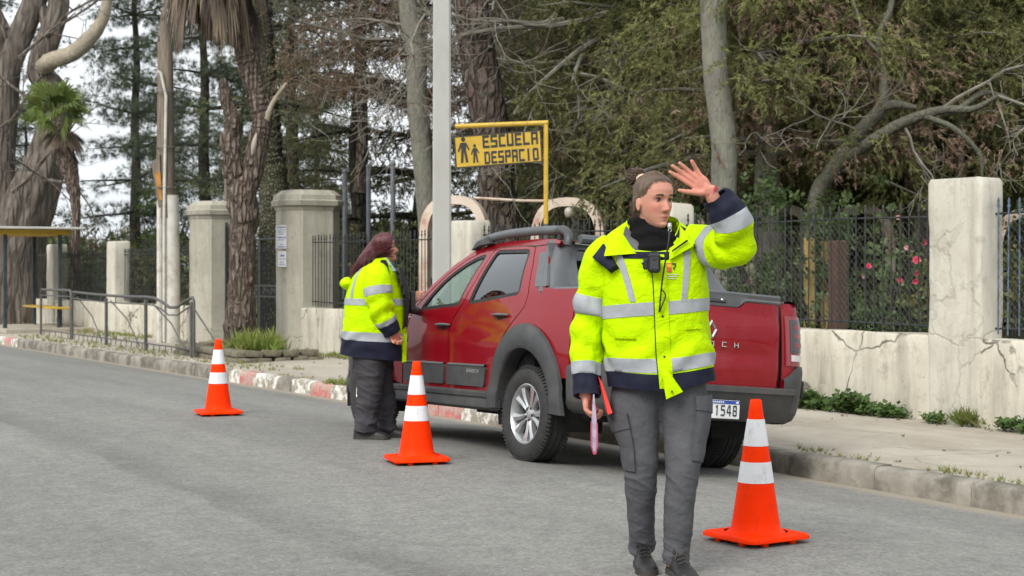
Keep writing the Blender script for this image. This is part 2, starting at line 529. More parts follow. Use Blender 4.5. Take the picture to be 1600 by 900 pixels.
# ------------------------------------------------------------------ low plastered wall with pillars, iron fence, gate
WW = 10.6
def wall_piece(t0, t1, label, htop=.77, lip=True):
    n = max(2, int((t1 - t0) / .35) + 1)
    prof = [(0, -.25), (0, .1), (0, .3), (0, .5), (0, htop - .02), (.015, htop), (.29, htop), (.305, htop - .02), (.305, -.25)]
    mm = MB()
    def f(i, j):
        t = t0 + (t1 - t0) * i / (n - 1)
        w, z = prof[j]
        k = .012 * fbm((t, z * 2, 5), 1.3) if 0 < j < 6 else 0
        return (WW + w + k, t, z + slope(t) * 1.0 + (.012 * fbm((t * 1.5, 3, j), 1) if 3 < j < 8 else 0))
    mm.grid(n, len(prof), f)
    k = len(mm.v)
    mm.f.append(tuple(range(len(prof)))[::-1]); mm.f.append(tuple(range(k - len(prof), k))); mm.m += [0, 0]
    o = mm.build('boundary_wall', M_plas, rot=ROT, smooth=40)
    return tag(o, label, 'wall', 'low plastered wall along the pavement')

def pillar(tc, wt, wd, h, label, name='wall_pillar'):
    """square rendered pillar with worn rounded edges; tc centre along the wall"""
    mm = MB()
    seg = 28; nz = 22
    wc = WW + .13
    def f(i, j):
        z = -.2 + (h + .2) * i / (nz - 1)
        a = 2 * PI * j / seg + PI / seg
        e = .20
        k = 1.0
        if i >= nz - 2: k = (1.0, .93)[i - nz + 2]
        c, s = math.cos(a), math.sin(a)
        x = wd / 2 * math.copysign(abs(c) ** e, c) * k
        y = wt / 2 * math.copysign(abs(s) ** e, s) * k
        nn = .010 * fbm((x * 2 + tc, y * 2, z * 2), 1.6)
        return (wc + x * (1 + nn / wd * 2), tc + y * (1 + nn / wt * 2), z + slope(tc) + (.012 * fbm((x * 6, y * 6, tc), 1) if i >= nz - 2 else 0) + (h / nz * .75 if i == nz - 2 else 0))
    mm.grid(nz, seg, f, wrap=True)
    k = len(mm.v)
    mm.f.append(tuple(range(k - seg, k))); mm.m.append(0)
    o = mm.build(name, M_plas3, rot=ROT, smooth=50)
    return tag(o, label, 'pillar', 'rendered pillars of the street wall')

T_R, T_H, T_M, T_G1, T_G2, T_L1, T_L2, T_L3 = 11.02, 15.7, 20.55, 26.98, 31.75, 38.2, 44.0, 50.2
pillar(T_R, .66, .30, 2.17, 'broad cream pillar beside the camellia bush, its render flaking at the top')
pillar(T_H, .60, .34, 2.12, 'pillar behind the waving officer, only its edge showing beside her face')
pillar(T_M, .60, .36, 2.08, 'stained pillar directly behind the white lamp post')
pillar(T_L1, .66, .40, 2.12, 'pale pillar left of the wooden utility pole')
pillar(T_L2, .66, .40, 2.15, 'pale pillar behind the bus shelter post, second from the gate')
pillar(T_L3, .66, .40, 2.15, 'pale pillar at the left border of the photo behind the bus shelter')
wall_piece(1.0, T_R + .25, 'cracked low wall on the far side of the broad cream pillar', .76)
wall_piece(T_R + .253, T_H, 'cracked cream wall with weeds at its foot behind the pickup')
wall_piece(T_H + .003, T_M, 'low wall hidden behind the red pickup')
wall_piece(T_M + .003, T_G1 - .42, 'low wall between the gate pillar and the lamp post')
wall_piece(T_G2 + .42, T_L1, 'low wall behind the bent railing', .70)
wall_piece(T_L1 + .003, T_L2, 'low wall behind the bus shelter bench', .70)
wall_piece(T_L2 + .003, 62, 'low wall at the left border beyond the bus shelter', .70)

# gate pillars: chamfered shafts with a stepped cap
def gate_pillar(tc, label):
    root = empty('gate_pillar', W(WW + .3, tc, slope(tc)), TH, label, 'pillar', 'tall pillars of the park gate')
    def oct_(r, ch): return [(r - ch, -r), (r, -r + ch), (r, r - ch), (r - ch, r), (-r + ch, r), (-r, r - ch), (-r, -r + ch), (-r + ch, -r)]
    def loft(prof, nm, mat, rough=.008):
        mm = MB()
        mm.grid(len(prof), 8, lambda i, j: (*[c + rough * fbm((c * 3, prof[i][0] * 3, tc + j), 1.2) for c in oct_(prof[i][1], prof[i][2])[j]], prof[i][0]), wrap=True)
        k = len(mm.v)
        mm.f.append(tuple(range(8))[::-1]); mm.f.append(tuple(range(k - 8, k))); mm.m += [0, 0]
        return mm.build(nm, mat, root, smooth=25)
    loft([(-.3, .50, .20), (.2, .495, .20)] + [(.4 + .3 * k, .475, .20) for k in range(7)] + [(2.44, .475, .2)], 'shaft', M_plas2)
    loft([(2.443, .485, .2), (2.50, .495, .2), (2.52, .53, .2), (2.60, .54, .2), (2.62, .515, .2), (2.70, .505, .2), (2.72, .48, .2), (2.79, .40, .17)], 'cap', M_plas2, .012)
    return root
gp1 = gate_pillar(T_G1, 'tall gate pillar with two white notices and a stepped cap')
gp2 = gate_pillar(T_G2, 'tall gate pillar beside the wooden utility pole')

# iron fence panels: each bar is a part
bar_h = 1.12
def bar_mesh(h, name, mat, tipb=True):
    mm = MB()
    prof = [(.0075, 0), (.0075, h - .10)]
    if tipb: prof += [(.008, h - .10), (.017, h - .075), (.008, h - .055), (.013, h - .03), (.001, h)]
    mm.lathe(prof, 6)
    return mm.mesh(name, mat, 50)
ME_BAR = bar_mesh(bar_h + .08, 'bar', M_iron)
ME_BARB = bar_mesh(bar_h + .08, 'bar', M_ironb)
ME_BALL = bar_mesh(bar_h - .02, 'bar', M_iron, False)
def fence(t0, t1, label, zb=.80, blue=False, mesh=True, gap=.122, mat=None):
    root = empty('iron_fence', W(WW + .16, t0, slope((t0 + t1) / 2)), TH, label, 'fence', 'iron fence panels on the low wall')
    L = t1 - t0
    n = int(L / gap)
    me = ME_BARB if blue else ME_BAR
    for k in range(n):
        y = (k + .5) * L / n + random.uniform(-.006, .006)
        b = link('bar', me, root, loc=(random.uniform(-.004, .004), y, zb + random.uniform(-.01, .01)))
        b.rotation_euler = (random.uniform(-.008, .008), random.uniform(-.008, .008), random.random() * 3)
    for z in (zb + .055, zb + 1.06):
        mm = MB(); nn = max(3, int(L / .6))
        mm.tube([(.014, L * i / nn, z + .008 * math.sin(i * 1.3 + t0)) for i in range(nn + 1)], .011, 6)
        mm.build('rail', M_iron, root)
    if mesh:
        mm = MB(); s = .075; x0 = .035; z0, z1 = zb + .05, zb + 1.02; H = z1 - z0
        for sg in (1, -1):
            y = -H
            while y < L + H:
                a, b_ = (y, z0), (y + H, z1)
                if sg < 0: a, b_ = (y + H, z0), (y, z1)
                # clip to the panel
                pts = []
                for (p, q) in ((a, b_),):
                    ta, tb = 0.0, 1.0
                    dy = q[0] - p[0]
                    for lo, d in ((0.0, 1), (L, -1)):
                        fa, fb = (p[0] - lo) * d, (q[0] - lo) * d
                        if fa < 0 and fb < 0: ta = 2
                        elif fa < 0: ta = max(ta, -fa / (fb - fa))
                        elif fb < 0: tb = min(tb, fa / (fa - fb))
                    if ta < tb:
                        pts = [(p[0] + dy * k, p[1] + (q[1] - p[1]) * k) for k in (ta, tb)]
                if pts:
                    mm.tube([(x0, *pts[0]), (x0 + .004 * sg, *pts[1])], .0016, 3, cap=False)
                y += s
        o = mm.build('wire_mesh', M_wire, root, smooth=0, recalc=False)
        o['kind'] = 'stuff'
    return root
fence(4.9, T_R - .30, 'blue-tinged iron fence panel at the right border of the photo', blue=True)
fence(T_R + .32, T_H - .30, 'iron fence panel with spear tips and wire mesh in front of the camellia')
fence(T_H + .31, T_M - .30, 'iron fence panel above the roof of the pickup')
fence(T_M + .31, T_G1 - .52, 'iron fence panel behind the officer with red hair', mesh=False)
fence(T_G2 + .52, T_L1 - .34, 'iron fence panel between gate pillar and pale pillar, grass showing through', .73, mesh=False)
fence(T_L1 + .34, T_L2 - .34, 'iron fence panel behind the bus shelter bench', .73, mesh=False)
fence(T_L2 + .34, T_L3 - .34, 'iron fence panel at the left border behind the bus shelter', .73, mesh=False)

# two-leaf iron gate
def gate_leaf(t0, t1, hinge_first, label):
    root = empty('gate_leaf', W(WW + .32, t0, slope(t0)), TH, label, 'gate', 'iron gate leaves')
    L = t1 - t0
    def top(y):
        k = (y / L) if hinge_first else 1 - y / L
        return 1.98 + .34 * max(0, 1 - k / .55) ** 1.6
    n = int(L / .115)
    for k in range(n + 1):
        y = L * k / n
        if 0 < k < n:
            h = top(y)
            link('bar', ME_BALL, root, loc=(0, y, .08), scale=(1.2, 1.2, (h - .08 + .10) / (bar_h - .02)))
    for y in (0.0, L):
        mm = MB(); mm.box((0, y, top(y) / 2 + .04), (.05, .05, top(y) - .02), bevel=.006); mm.build('stile', M_iron, root)
    for z in (.10, .92, 1.12):
        mm = MB(); mm.box((.002, L / 2, z), (.035, L, .04), bevel=.005); mm.build('rail', M_iron, root)
    mm = MB(); mm.tube([(0, L * i / 16, top(L * i / 16)) for i in range(17)], .022, 6); mm.build('rail', M_iron, root)
    nn = 5                                      # scrolls between the middle rails
    for k in range(nn):
        yc = (k + .5) * L / nn
        mm = MB()
        mm.tube([(0, yc + .08 * (1 - i / 26) * math.cos(i * .55), 1.02 + .08 * (1 - i / 26) * math.sin(i * .55)) for i in range(24)], .012, 5)
        mm.tube([(0, yc - .16 + .05 * (1 - i / 22) * math.cos(-i * .55), 1.02 + .05 * (1 - i / 22) * math.sin(i * .55)) for i in range(20)], .010, 5)
        mm.build('scroll', M_iron, root)
    return root
tm = (T_G1 + T_G2) / 2
gate_leaf(T_G1 + .50, tm - .02, True, 'dark iron gate leaf next to the pillar with the white notices')
gate_leaf(tm + .02, T_G2 - .50, False, 'dark iron gate leaf half hidden behind the gnarled trunk')

# two notices on the gate pillar
M_sign = mk('white_enamel', (.70, .71, .72), .5, var=.06, vs=8, dirt=(.5, .48, .42), ds=6, dl=(.6, .8))
M_ink = mk('blue_ink', (.06, .09, .30), .6, var=.1)
M_boxm = mk('beige_box', (.42, .39, .32), .7, var=.15)
def notice(w, t, z, sw, sh, rows, label, depth=.05):
    p = W(w, t, slope(T_G1) + z)
    root = empty('notice_board', p, R(4), label, 'notice', 'notices on the gate pillar')
    mm = MB(); mm.box((0, depth / 2, 0), (sw + .02, depth, sh + .02), bevel=.005); mm.build('backing', M_boxm, root)
    mm = MB(); mm.box((0, -.006, 0), (sw, .01, sh), bevel=.002); mm.build('panel', M_sign, root)
    for zz, wd, th in rows:                      # lines of print too small to read
        mm = MB(); x = -wd / 2
        while x < wd / 2 - .01:
            l = random.uniform(.012, .035)
            mm.box((x + l / 2, -.0125, zz), (l, .002, th)); x += l + .008
        mm.build('print', M_ink, root, smooth=0)
    return root
notice(WW - .24, T_G1 - .17, 1.98, .20, .40, [(.165, .15, .022), (.12, .13, .012), (.085, .14, .012), (.05, .10, .012), (-.01, .14, .022), (-.05, .12, .012), (-.13, .06, .012), (-.17, .14, .016)], 'larger white notice with blue print on the gate pillar', .10)
notice(WW - .235, T_G1 - .172, 1.60, .16, .27, [(.06, .05, .035), (.0, .08, .012), (-.05, .07, .012), (-.09, .09, .012)], 'smaller white notice below the other one on the gate pillar', .04)
# ================================================================== street furniture
M_conc = mk('white_concrete', (.40, .40, .375), .85, var=.08, vs=3, bump=.3, bs=40, dirt=(.31, .30, .27), ds=3, dl=(.5, .75), stretch=(1, 1, .3))
M_wood = mk('weathered_pole_wood', (.20, .165, .125), .9, var=.35, vs=10, bump=.8, bs=25, bd=.015, stretch=(4, 4, .25), dirt=(.10, .08, .06), ds=3)
M_polew = mk('limewash', (.58, .56, .50), .9, var=.12, vs=5, bump=.4, bs=30, dirt=(.36, .33, .27), ds=4, dl=(.5, .72))
M_yel = mk('yellow_paint', (.50, .325, .03), .55, var=.12, vs=10, dirt=(.22, .13, .03), ds=8, dl=(.56, .72))
M_signy = mk('sign_yellow', (.50, .325, .022), .5, var=.12, vs=5, dirt=(.34, .21, .03), ds=7, dl=(.52, .76))
M_black = mk('sign_black', (.018, .018, .017), .55, var=.3, vs=20)
M_steel = mk('grey_painted_steel', (.10, .10, .095), .6, .35, var=.3, vs=12, bump=.2, bs=80, dirt=(.16, .10, .065), ds=8, dl=(.55, .7))
M_shel = mk('shelter_post_paint', (.045, .055, .06), .55, .3, var=.3)
M_shroof = mk('shelter_roof_sheet', (.55, .55, .52), .6, var=.12)
M_cream = mk('cream_arch_paint', (.60, .50, .40), .7, var=.12, vs=5, bump=.2, bs=40, dirt=(.44, .25, .18), ds=3, dl=(.5, .7))
M_bulb = mk('old_bulb_glass', (.42, .39, .34), .35, var=.1)

def post_at(x, w, name, label, cat):
    return empty(name, W(w, t_on(x, w), ZPAVE + slope(t_on(x, w))), TH, label, cat)

# white concrete lamp post
lp = post_at(690.5, 8.55, 'lamp_post', 'tall square white concrete lamp post rising behind the pickup', 'lamp post')
lp.rotation_euler[2] = R(2)
mm = MB()
prof = [(-.2, .112), (0, .112), (2.2, .106), (4.4, .100), (9.0, .085)]
mm.grid(5, 8, lambda i, j: (*[(prof[i][1] * a, prof[i][1] * b) for a, b in ((1, -.8), (1, .8), (.8, 1), (-.8, 1), (-1, .8), (-1, -.8), (-.8, -1), (.8, -1))][j], prof[i][0]), wrap=True)
k = len(mm.v); mm.f += [tuple(range(8))[::-1], tuple(range(k - 8, k))]; mm.m += [0, 0]
mm.build('shaft', M_conc, lp, smooth=20)
mm = MB(); mm.tube([(0, 0, 8.8), (-.1, 0, 9.3), (-.6, 0, 9.6), (-1.5, 0, 9.7)], .04, 8); mm.build('arm', M_steel, lp)
mm = MB(); mm.ball((-1.85, 0, 9.68), (.42, .14, .09), 12, 6); mm.build('lamp_head', M_steel, lp)

# school sign on its yellow frame
M_fadered = mk('sign_chip', (.5, .1, .03), .6)
sg_z = slope(14)
sp = px(853, 415, 17.9)
se = px(709, 415, 18.1)
ang = math.atan2(sp.y - se.y, sp.x - se.x)
sign = empty('school_sign', (sp.x, sp.y, ZPAVE - .02), ang, 'yellow school warning sign hanging from a yellow tube frame', 'sign')
Ls = (sp - se).length
zb = lambda y, Y=18.0: CH - (y - HZ) / FPX * Y - ZPAVE + .02
mm = MB(); mm.tube([(0, 0, -.2), (0, 0, 1.9)], .024, 10); mm.build('post_foot', M_steel, sign)
mm = MB(); mm.tube([(0, 0, 1.9), (0, 0, zb(193) - .02), (-.02, 0, zb(193))], .025, 10); mm.tube([(.025, 0, zb(193)), (-Ls + .02, 0, zb(200, 18.3))], .027, 10); mm.build('frame', M_yel, sign)
tilt = math.atan2(zb(205) - zb(211), 1.0)
panel = MB()
pw, ph = 138 / FPX * 18.1, 50 / FPX * 18.1
zc = (zb(233) )
Mp = Matrix.Translation((-.045 - pw / 2, 0, zc)) @ Matrix.Rotation(R(-3.6), 4, 'Y')
mm = MB(); mm.box((0, 0, 0), (pw, .012, ph), bevel=.003, M=Mp); pan = mm.build('panel', M_signy, sign)
mm = MB()                                        # black border
for c, s in (((0, -.0085, ph / 2 - .006), (pw, .004, .012)), ((0, -.0085, -ph / 2 + .006), (pw, .004, .012)), ((pw / 2 - .006, -.0085, 0), (.012, .004, ph - .024)), ((-pw / 2 + .006, -.0085, 0), (.012, .004, ph - .024))):
    mm.box(c, s, M=Mp)
mm.build('border', M_black, pan, smooth=0)
# stencilled block letters on a 5 x 7 unit cell, strokes as rectangles (x0, y0, x1, y1)
G = {'E': [(0, 0, 1.3, 7), (1.3, 5.7, 4.6, 7), (1.3, 2.9, 4, 4.2), (1.3, 0, 4.6, 1.3)],
     'S': [(0, 5.7, 4.6, 7), (0, 2.9, 1.3, 5.7), (1.3, 2.9, 4.6, 4.2), (3.3, 0, 4.6, 2.9), (0, 0, 3.3, 1.3)],
     'C': [(0, 0, 1.3, 7), (1.3, 5.7, 4.6, 7), (1.3, 0, 4.6, 1.3)],
     'U': [(0, 0, 1.3, 7), (3.3, 0, 4.6, 7), (1.3, 0, 3.3, 1.3)],
     'L': [(0, 0, 1.3, 7), (1.3, 0, 4.4, 1.3)],
     'A': [(0, 0, 1.3, 7), (3.3, 0, 4.6, 7), (1.3, 5.7, 3.3, 7), (1.3, 2.5, 3.3, 3.8)],
     'D': [(0, 0, 1.3, 7), (3.4, .9, 4.6, 6.1), (1.3, 5.8, 3.9, 7), (1.3, 0, 3.9, 1.2)],
     'P': [(0, 0, 1.3, 7), (3.3, 2.9, 4.6, 7), (1.3, 5.7, 3.3, 7), (1.3, 2.9, 3.3, 4.2)],
     'I': [(1.4, 0, 2.8, 7)],
     'O': [(0, .6, 1.3, 6.4), (3.3, .6, 4.6, 6.4), (.5, 5.7, 4.1, 7), (.5, 0, 4.1, 1.3)]}
def letters(word, x0, zb_, cw, hh, root, Mx, mat, name='letter', d=.003, y=-.0092):
    for i, ch in enumerate(word):
        lm = MB()
        for n_, (a, b, c, e) in enumerate(G[ch]):
            lm.box((x0 + i * cw + (a + c) / 2 * cw / 5.6, y - n_ * .0002, zb_ + (b + e) / 2 * hh / 7), ((c - a) * cw / 5.6, d, (e - b) * hh / 7), M=Mx)
        lm.build(name, mat, root, smooth=0)
cw = .625 / 7
letters('ESCUELA', -.165, .022, cw, .135, pan, Mp, M_black)
letters('DESPACIO', -.155, -.152, .61 / 8, .135, pan, Mp, M_black)
def walker(x, z, s):
    w_ = MB()
    y = -.0095
    w_.ball((x, y, z + .155 * s), (.024 * s, .002, .026 * s), 10, 6, M=Mp)
    for n_, pl in enumerate(([(-.03, .12), (.03, .12), (.026, .03), (-.026, .03)], [(-.026, .032), (0, .032), (-.012, -.1), (-.04, -.1)], [(.0, .032), (.026, .032), (.045, -.095), (.018, -.1)],
               [(-.03, .12), (-.012, .115), (-.052, .02), (-.066, .03)], [(.03, .12), (.012, .115), (.055, .03), (.066, .045)])):
        w_.prism([(x + a * s, z + b * s) for a, b in pl], y - .0015 - n_ * .0002, y + .0015, 'y', M=Mp)
    w_.build('pictogram', M_black, pan, smooth=0)
walker(-.38, -.02, 1.0); walker(-.255, -.055, .72)

# utility pole: wooden mast strapped to a lime-washed stub, pipes beside it
up = post_at(267, 10.1, 'utility_pole', 'wooden utility pole strapped to a limewashed stub beside the gate pillar', 'utility pole')
up.rotation_euler[2] = 0
mm = MB(); mm.tube([(.02, 0, -.2), (.02, .0, 1.4), (0, 0, 2.95)], [.17, .16, .15], 14, jitter=.03); mm.build('stub', M_polew, up, smooth=60)
mm = MB(); mm.tube([(-.07, .0, 2.5), (-.075, .02, 4.2), (-.10, .0, 6.4)], [.15, .14, .12], 14, jitter=.04); mm.tube([(-.22, .05, 2.9), (-.20, .04, 4.5), (-.19, .04, 6.0)], [.09, .085, .08], 8, jitter=.05); mm.build('mast', M_wood, up, smooth=60)
mm = MB(); mm.tube([(-.21, -.05, 0), (-.21, -.05, 2.85)], .06, 8); mm.build('pipe', M_polew, up)
mm = MB(); mm.tube([(-.10, -.17, .05), (-.10, -.17, 2.4), (-.06, -.17, 4.9), (-.16, -.17, 5.35), (-.24, -.17, 5.4)], .03, 8); mm.build('conduit', M_polew, up)
mm = MB()
for z in (3.1, 3.9, 5.0): mm.tube([(-.09 + .19 * math.cos(a * PI / 8), .0 + .19 * math.sin(a * PI / 8), z) for a in range(17)], .012, 5, cap=False)
mm.build('strap', M_wire, up)
mm = MB(); mm.prism([(-.36, 3.55), (-.20, 3.75), (-.16, 2.75), (-.22, 2.7)], -.12, .03, 'y'); mm.build('meter_hood', M_wood, up)
mm = MB(); mm.prism([(-.30, 3.4), (-.18, 3.4), (-.15, 2.85), (-.2, 2.85)], -.13, -.121, 'y'); mm.build('meter_panel', mk('rust_orange', (.42, .19, .04), .8, var=.3), up)

# bus shelter
sb = empty('bus_shelter', W(9.4, t_on(45, 9.4), slope(42) + .02), TH, 'bus shelter with a flat yellow-edged roof, dark posts and a yellow bench', 'bus shelter')
ZB = depth_on(45, 9.4)
mm = MB(); mm.box((-.1, .5, 2.46), (2.3, 3.6, .05), bevel=.008); mm.build('roof_sheet', M_shroof, sb)
mm = MB(); mm.box((-.05, .6, 2.365), (1.7, 3.0, .13), bevel=.01); mm.build('roof_beam', M_yel, sb)
for x in (-.55, .75):
    for y in (-1.25, 1.45):
        mm = MB(); mm.box((x - .2, y + .4, 1.15), (.09, .09, 2.3), bevel=.01); mm.build('post', M_shel, sb)
for k in range(3):
    mm = MB(); mm.box((.28 + .17 * k, .1, .54), (.15, 2.9, .045), bevel=.008); mm.build('bench_slat', M_yel, sb)
for y in (-1.1, 1.3):
    mm = MB(); mm.box((.45, y, .26), (.06, .06, .52), bevel=.006); mm.build('bench_leg', M_shel, sb)
mm = MB(); mm.box((.2, .1, .02), (2.2, 3.5, .10), bevel=.01); mm.build('slab', M_pave, sb)

# bent pedestrian railing near the kerb
def rail_panel(x0, x1, w0, w1, label, sag, rustic=False):
    a = W(w0, t_on(x0, w0), ZPAVE + slope(t_on(x0, w0)) + .02); b = W(w1, t_on(x1, w1), ZPAVE + slope(t_on(x1, w1)) + .02)
    d = b - a; L = d.xy.length
    root = empty('railing', a, math.atan2(d.y, d.x), label, 'railing', 'pedestrian railing by the kerb')
    sl = d.z / L
    top = lambda x: .98 + sl * x + sag(x / L)
    n = 18
    mm = MB(); mm.tube([(0, 0, .02), (0, 0, top(0) - .10), (.03, 0, top(0) - .03), (.10, 0, top(.1))] + [(L * i / n, .01 * math.sin(i), top(L * i / n)) for i in range(1, n)] + [(L - .08, 0, top(L - .08)), (L - .02, 0, top(L) - .05), (L, 0, top(L) - .12), (L, 0, .02 + sl * L)], .026, 8)
    mm.build('top_rail', M_steel, root)
    mm = MB(); mm.tube([(L * i / n, .01 * math.sin(i * 2), top(L * i / n) - .13) for i in range(n + 1)], .014, 6); mm.build('rail', M_steel, root)
    mm = MB(); mm.tube([(L * i / n, 0, .13 + sl * L * i / n) for i in range(n + 1)], .014, 6); mm.build('rail', M_steel, root)
    return root, L, top, sl
r1, L1, top1, sl1 = rail_panel(113, 303, 8.75, 8.60, 'long bent grey railing with diagonal braces by the kerb', lambda k: -.05 * math.sin(PI * k) - .20 * math.exp(-((k - .86) / .09) ** 2) + .02)
for k in (0.33, .66, .985):
    x = L1 * k
    mm = MB(); mm.box((x, 0, .45 + sl1 * x), (.075, .05, .9), bevel=.008); mm.build('post', M_steel, r1)
for k in (.04, .36, .70):
    x = L1 * k
    mm = MB(); mm.tube([(x, .02, top1(x) - .1), (x + L1 * .13, .05, .55), (x + L1 * .24, .02, .08 + sl1 * x)], .013, 6); mm.build('brace', M_steel, r1)
for k in range(23):
    x = L1 * (k + .5) / 23
    mm = MB(); mm.tube([(x, 0, .02 + sl1 * x), (x, .01, .13 + sl1 * x)], .008, 5); mm.build('picket', M_steel, r1)
    if k % 3 == 0:
        mm = MB(); mm.tube([(x, 0, top1(x) - .13), (x, 0, top1(x))], .010, 5); mm.build('picket', M_steel, r1)
mm = MB(); mm.tube([(L1 + .0, 0, .80 + sl1 * L1), (L1 + .55, .3, .10 + sl1 * L1)], .013, 6); mm.build('brace', M_steel, r1)
r2, L2, top2, sl2 = rail_panel(64, 111, 8.85, 8.75, 'short rusty grey railing hoop next to the bus shelter', lambda k: .05)
for k in range(5):
    x = L2 * (k + .5) / 5
    mm = MB(); mm.tube([(x, 0, .02 + sl2 * x), (x, .0, .13 + sl2 * x)], .008, 5); mm.build('picket', M_steel, r2)

# stone-edged planter round the gnarled trunk
M_stone = mk('planter_stone', (.20, .175, .13), .95, var=.4, vs=6, bump=.8, bs=22, bd=.02, dirt=(.07, .075, .035), ds=5, dl=(.45, .65))
M_soil = mk('soil', (.16, .12, .08), 1.0, var=.4, vs=8, bump=.9, bs=20, bd=.04, dirt=(.09, .10, .04), ds=3)
TP = t_on(385, 9.45)
pl = empty('planter', W(9.45, TP, ZPAVE + slope(TP)), TH, 'low planter edged with rough stones around the gnarled trunk', 'planter')
ME_ST = []
for k in range(4):
    b_ = MB(); b_.box((0, 0, 0), (.22, .27, .105), bevel=.012)
    b_.v = [tuple(c + .016 * fbm((p[0] * 9 + k * 7, p[1] * 9, p[2] * 9 + i), 1) for i, c in enumerate(p)) for p in b_.v]
    ME_ST.append(b_.mesh('stone', M_stone, 60))
pwid, plen = .62, 1.55
def stone_run(x0, y0, x1, y1):
    d = Vector((x1 - x0, y1 - y0)); n = max(1, round(d.length / .28))
    for row in range(2):
        for k in range(n + (row % 2 == 0)):
            s = min(max((k + .5 - (.5 if row % 2 == 0 else 0)) / n, .04), .96)
            o = link('stone', random.choice(ME_ST), pl, loc=(x0 + d.x * s + random.uniform(-.015, .015), y0 + d.y * s, .03 + row * .112), scale=(1, .96, 1))
            o.rotation_euler = (random.uniform(-.05, .05), random.uniform(-.05, .05), math.atan2(d.y, d.x) - PI / 2 + random.choice((0, PI)))
stone_run(-pwid, -plen, -pwid, plen); stone_run(-pwid, -plen, pwid, -plen); stone_run(-pwid, plen, pwid, plen)
mm = MB(); mm.grid(9, 13, lambda i, j: (-pwid + 1.24 * i / 8, -plen + 2 * plen * j / 12, .12 + .05 * fbm((i * .6, j * .6, 1), 1) + .03)); mm.build('soil', M_soil, pl, smooth=80)

# cream tube arches inside the park
def arch(x0, x1, ytop, Y, label, lean=0):
    a, b = px(x0, 415, Y), px(x1, 415, Y - .25)
    wd = (b - a).xy.length
    zt = CH - (ytop - HZ) / FPX * Y
    root = empty('garden_arch', (a + b) / 2 - Vector((0, 0, CH)), math.atan2(b.y - a.y, b.x - a.x), label, 'arch', 'row of cream arches inside the park')
    zs = zt - .62
    pts = [(-wd / 2, 0, -.2), (-wd / 2, 0, .9), (-wd / 2, 0, zs)]
    for k in range(1, 20):
        an = PI - PI * k / 20
        c, s = math.cos(an), math.sin(an)
        pts.append((wd / 2 * math.copysign(abs(c) ** .75, c), 0, zs + .62 * abs(s) ** .8))
    pts += [(wd / 2, 0, zs), (wd / 2, 0, .9), (wd / 2, 0, -.2)]
    h = .066; dd = .10
    m_ = MB()
    vs, fs = [], []
    P = [Vector(p) for p in pts]
    for i, p in enumerate(P):
        tn = (P[min(i + 1, len(P) - 1)] - P[max(i - 1, 0)]).normalized()
        nr = Vector((tn.z, 0, -tn.x))
        for sx_, sy_ in ((-1, -1), (1, -1), (1, 1), (-1, 1)):
            vs.append(p + nr * h * sx_ + Vector((0, dd * sy_, 0)))
    for i in range(len(P) - 1):
        for k in range(4): fs.append((i * 4 + k, i * 4 + (k + 1) % 4, i * 4 + 4 + (k + 1) % 4, i * 4 + 4 + k))
    m_.add(vs, fs); m_.build('hoop', M_cream, root, smooth=30)
    return root, zt, wd
arch(664, 757, 313, 25.6, 'cream arch behind the white lamp post and the big pine trunk')
r_, zt_, wd_ = arch(838, 939, 316, 25.4, 'cream arch with a round bulb above the pickup roof')
mm = MB(); mm.ball((.02, -.05, zt_ - .16), (.075, .075, .09), 12, 8); mm.build('bulb', M_bulb, r_)
arch(1003, 1100, 322, 25.2, 'cream arch behind the waving officer, showing right of her face')
arch(1175, 1268, 326, 25.0, 'cream arch smothered in leaves behind the fence')
arch(1298, 1392, 327, 24.8, 'cream arch above the camellia behind the fence')
arch(1558, 1660, 333, 23.5, 'cream arch at the right border behind the blue-tinged fence')
mm = MB(); a_, b_ = px(740, 309, 25.6), px(890, 314, 25.4)
mm.tube([a_, (a_ + b_) / 2 - Vector((0, 0, .02)), b_], .022, 6)
tag(mm.build('tie_rod', M_cream), 'thin horizontal rod joining the two cream arches', 'rod')

# grey masts inside the fence
for x_, yt, Y_, lab in ((539, 270, 30.5, 'grey steel mast nearest the gate pillar'), (576, 262, 31, 'middle one of three grey steel masts'), (614, 258, 30, 'grey steel mast nearest the lamp post')):
    p = px(x_, yt, Y_)
    o = empty('flag_mast', (p.x, p.y, .0), 0, lab, 'mast', 'three grey masts behind the fence')
    mm = MB(); mm.tube([(0, 0, -.1), (0, 0, p.z)], .045, 8); mm.build('shaft', mk('mast_paint', (.17, .18, .20), .6, .2, var=.15) if x_ == 539 else bpy.data.materials['mast_paint'], o)
    mm = MB(); mm.ball((0, 0, p.z + .02), .055, 8, 6); mm.build('cap', bpy.data.materials['mast_paint'], o)
# brown steel post and timber posts behind the fence on the right
M_brown = mk('brown_post', (.085, .045, .03), .7, .1, var=.25, vs=6, dirt=(.05, .03, .02))
def sq_post(x_, y0, y1, Y_, wd, mat, nm, lab, cat='post', group=None):
    a, b = px(x_, y1, Y_), px(x_, y0, Y_)
    m_ = MB(); m_.box((0, 0, (b.z - .1) / 2), (wd, wd, b.z + .1), bevel=.008)
    o = m_.build(nm, mat, loc=(a.x, a.y, 0), rot=(0, 0, R(24)))
    return tag(o, lab, cat, group)
sq_post(1309, 376, 510, 17.2, .145, M_brown, 'steel_post', 'thick dark brown post behind the wire mesh fence')
M_ywood = mk('yellowish_timber', (.36, .25, .085), .85, var=.25, vs=7, bump=.4, bs=30, stretch=(3, 3, .4))
sq_post(1265, 372, 500, 21.0, .11, M_ywood, 'timber_post', 'yellowish timber post left of its twin behind the fence', group='yellowish timber posts')
sq_post(1291, 378, 500, 21.2, .11, M_ywood, 'timber_post', 'yellowish timber post next to the dark brown post', group='yellowish timber posts')
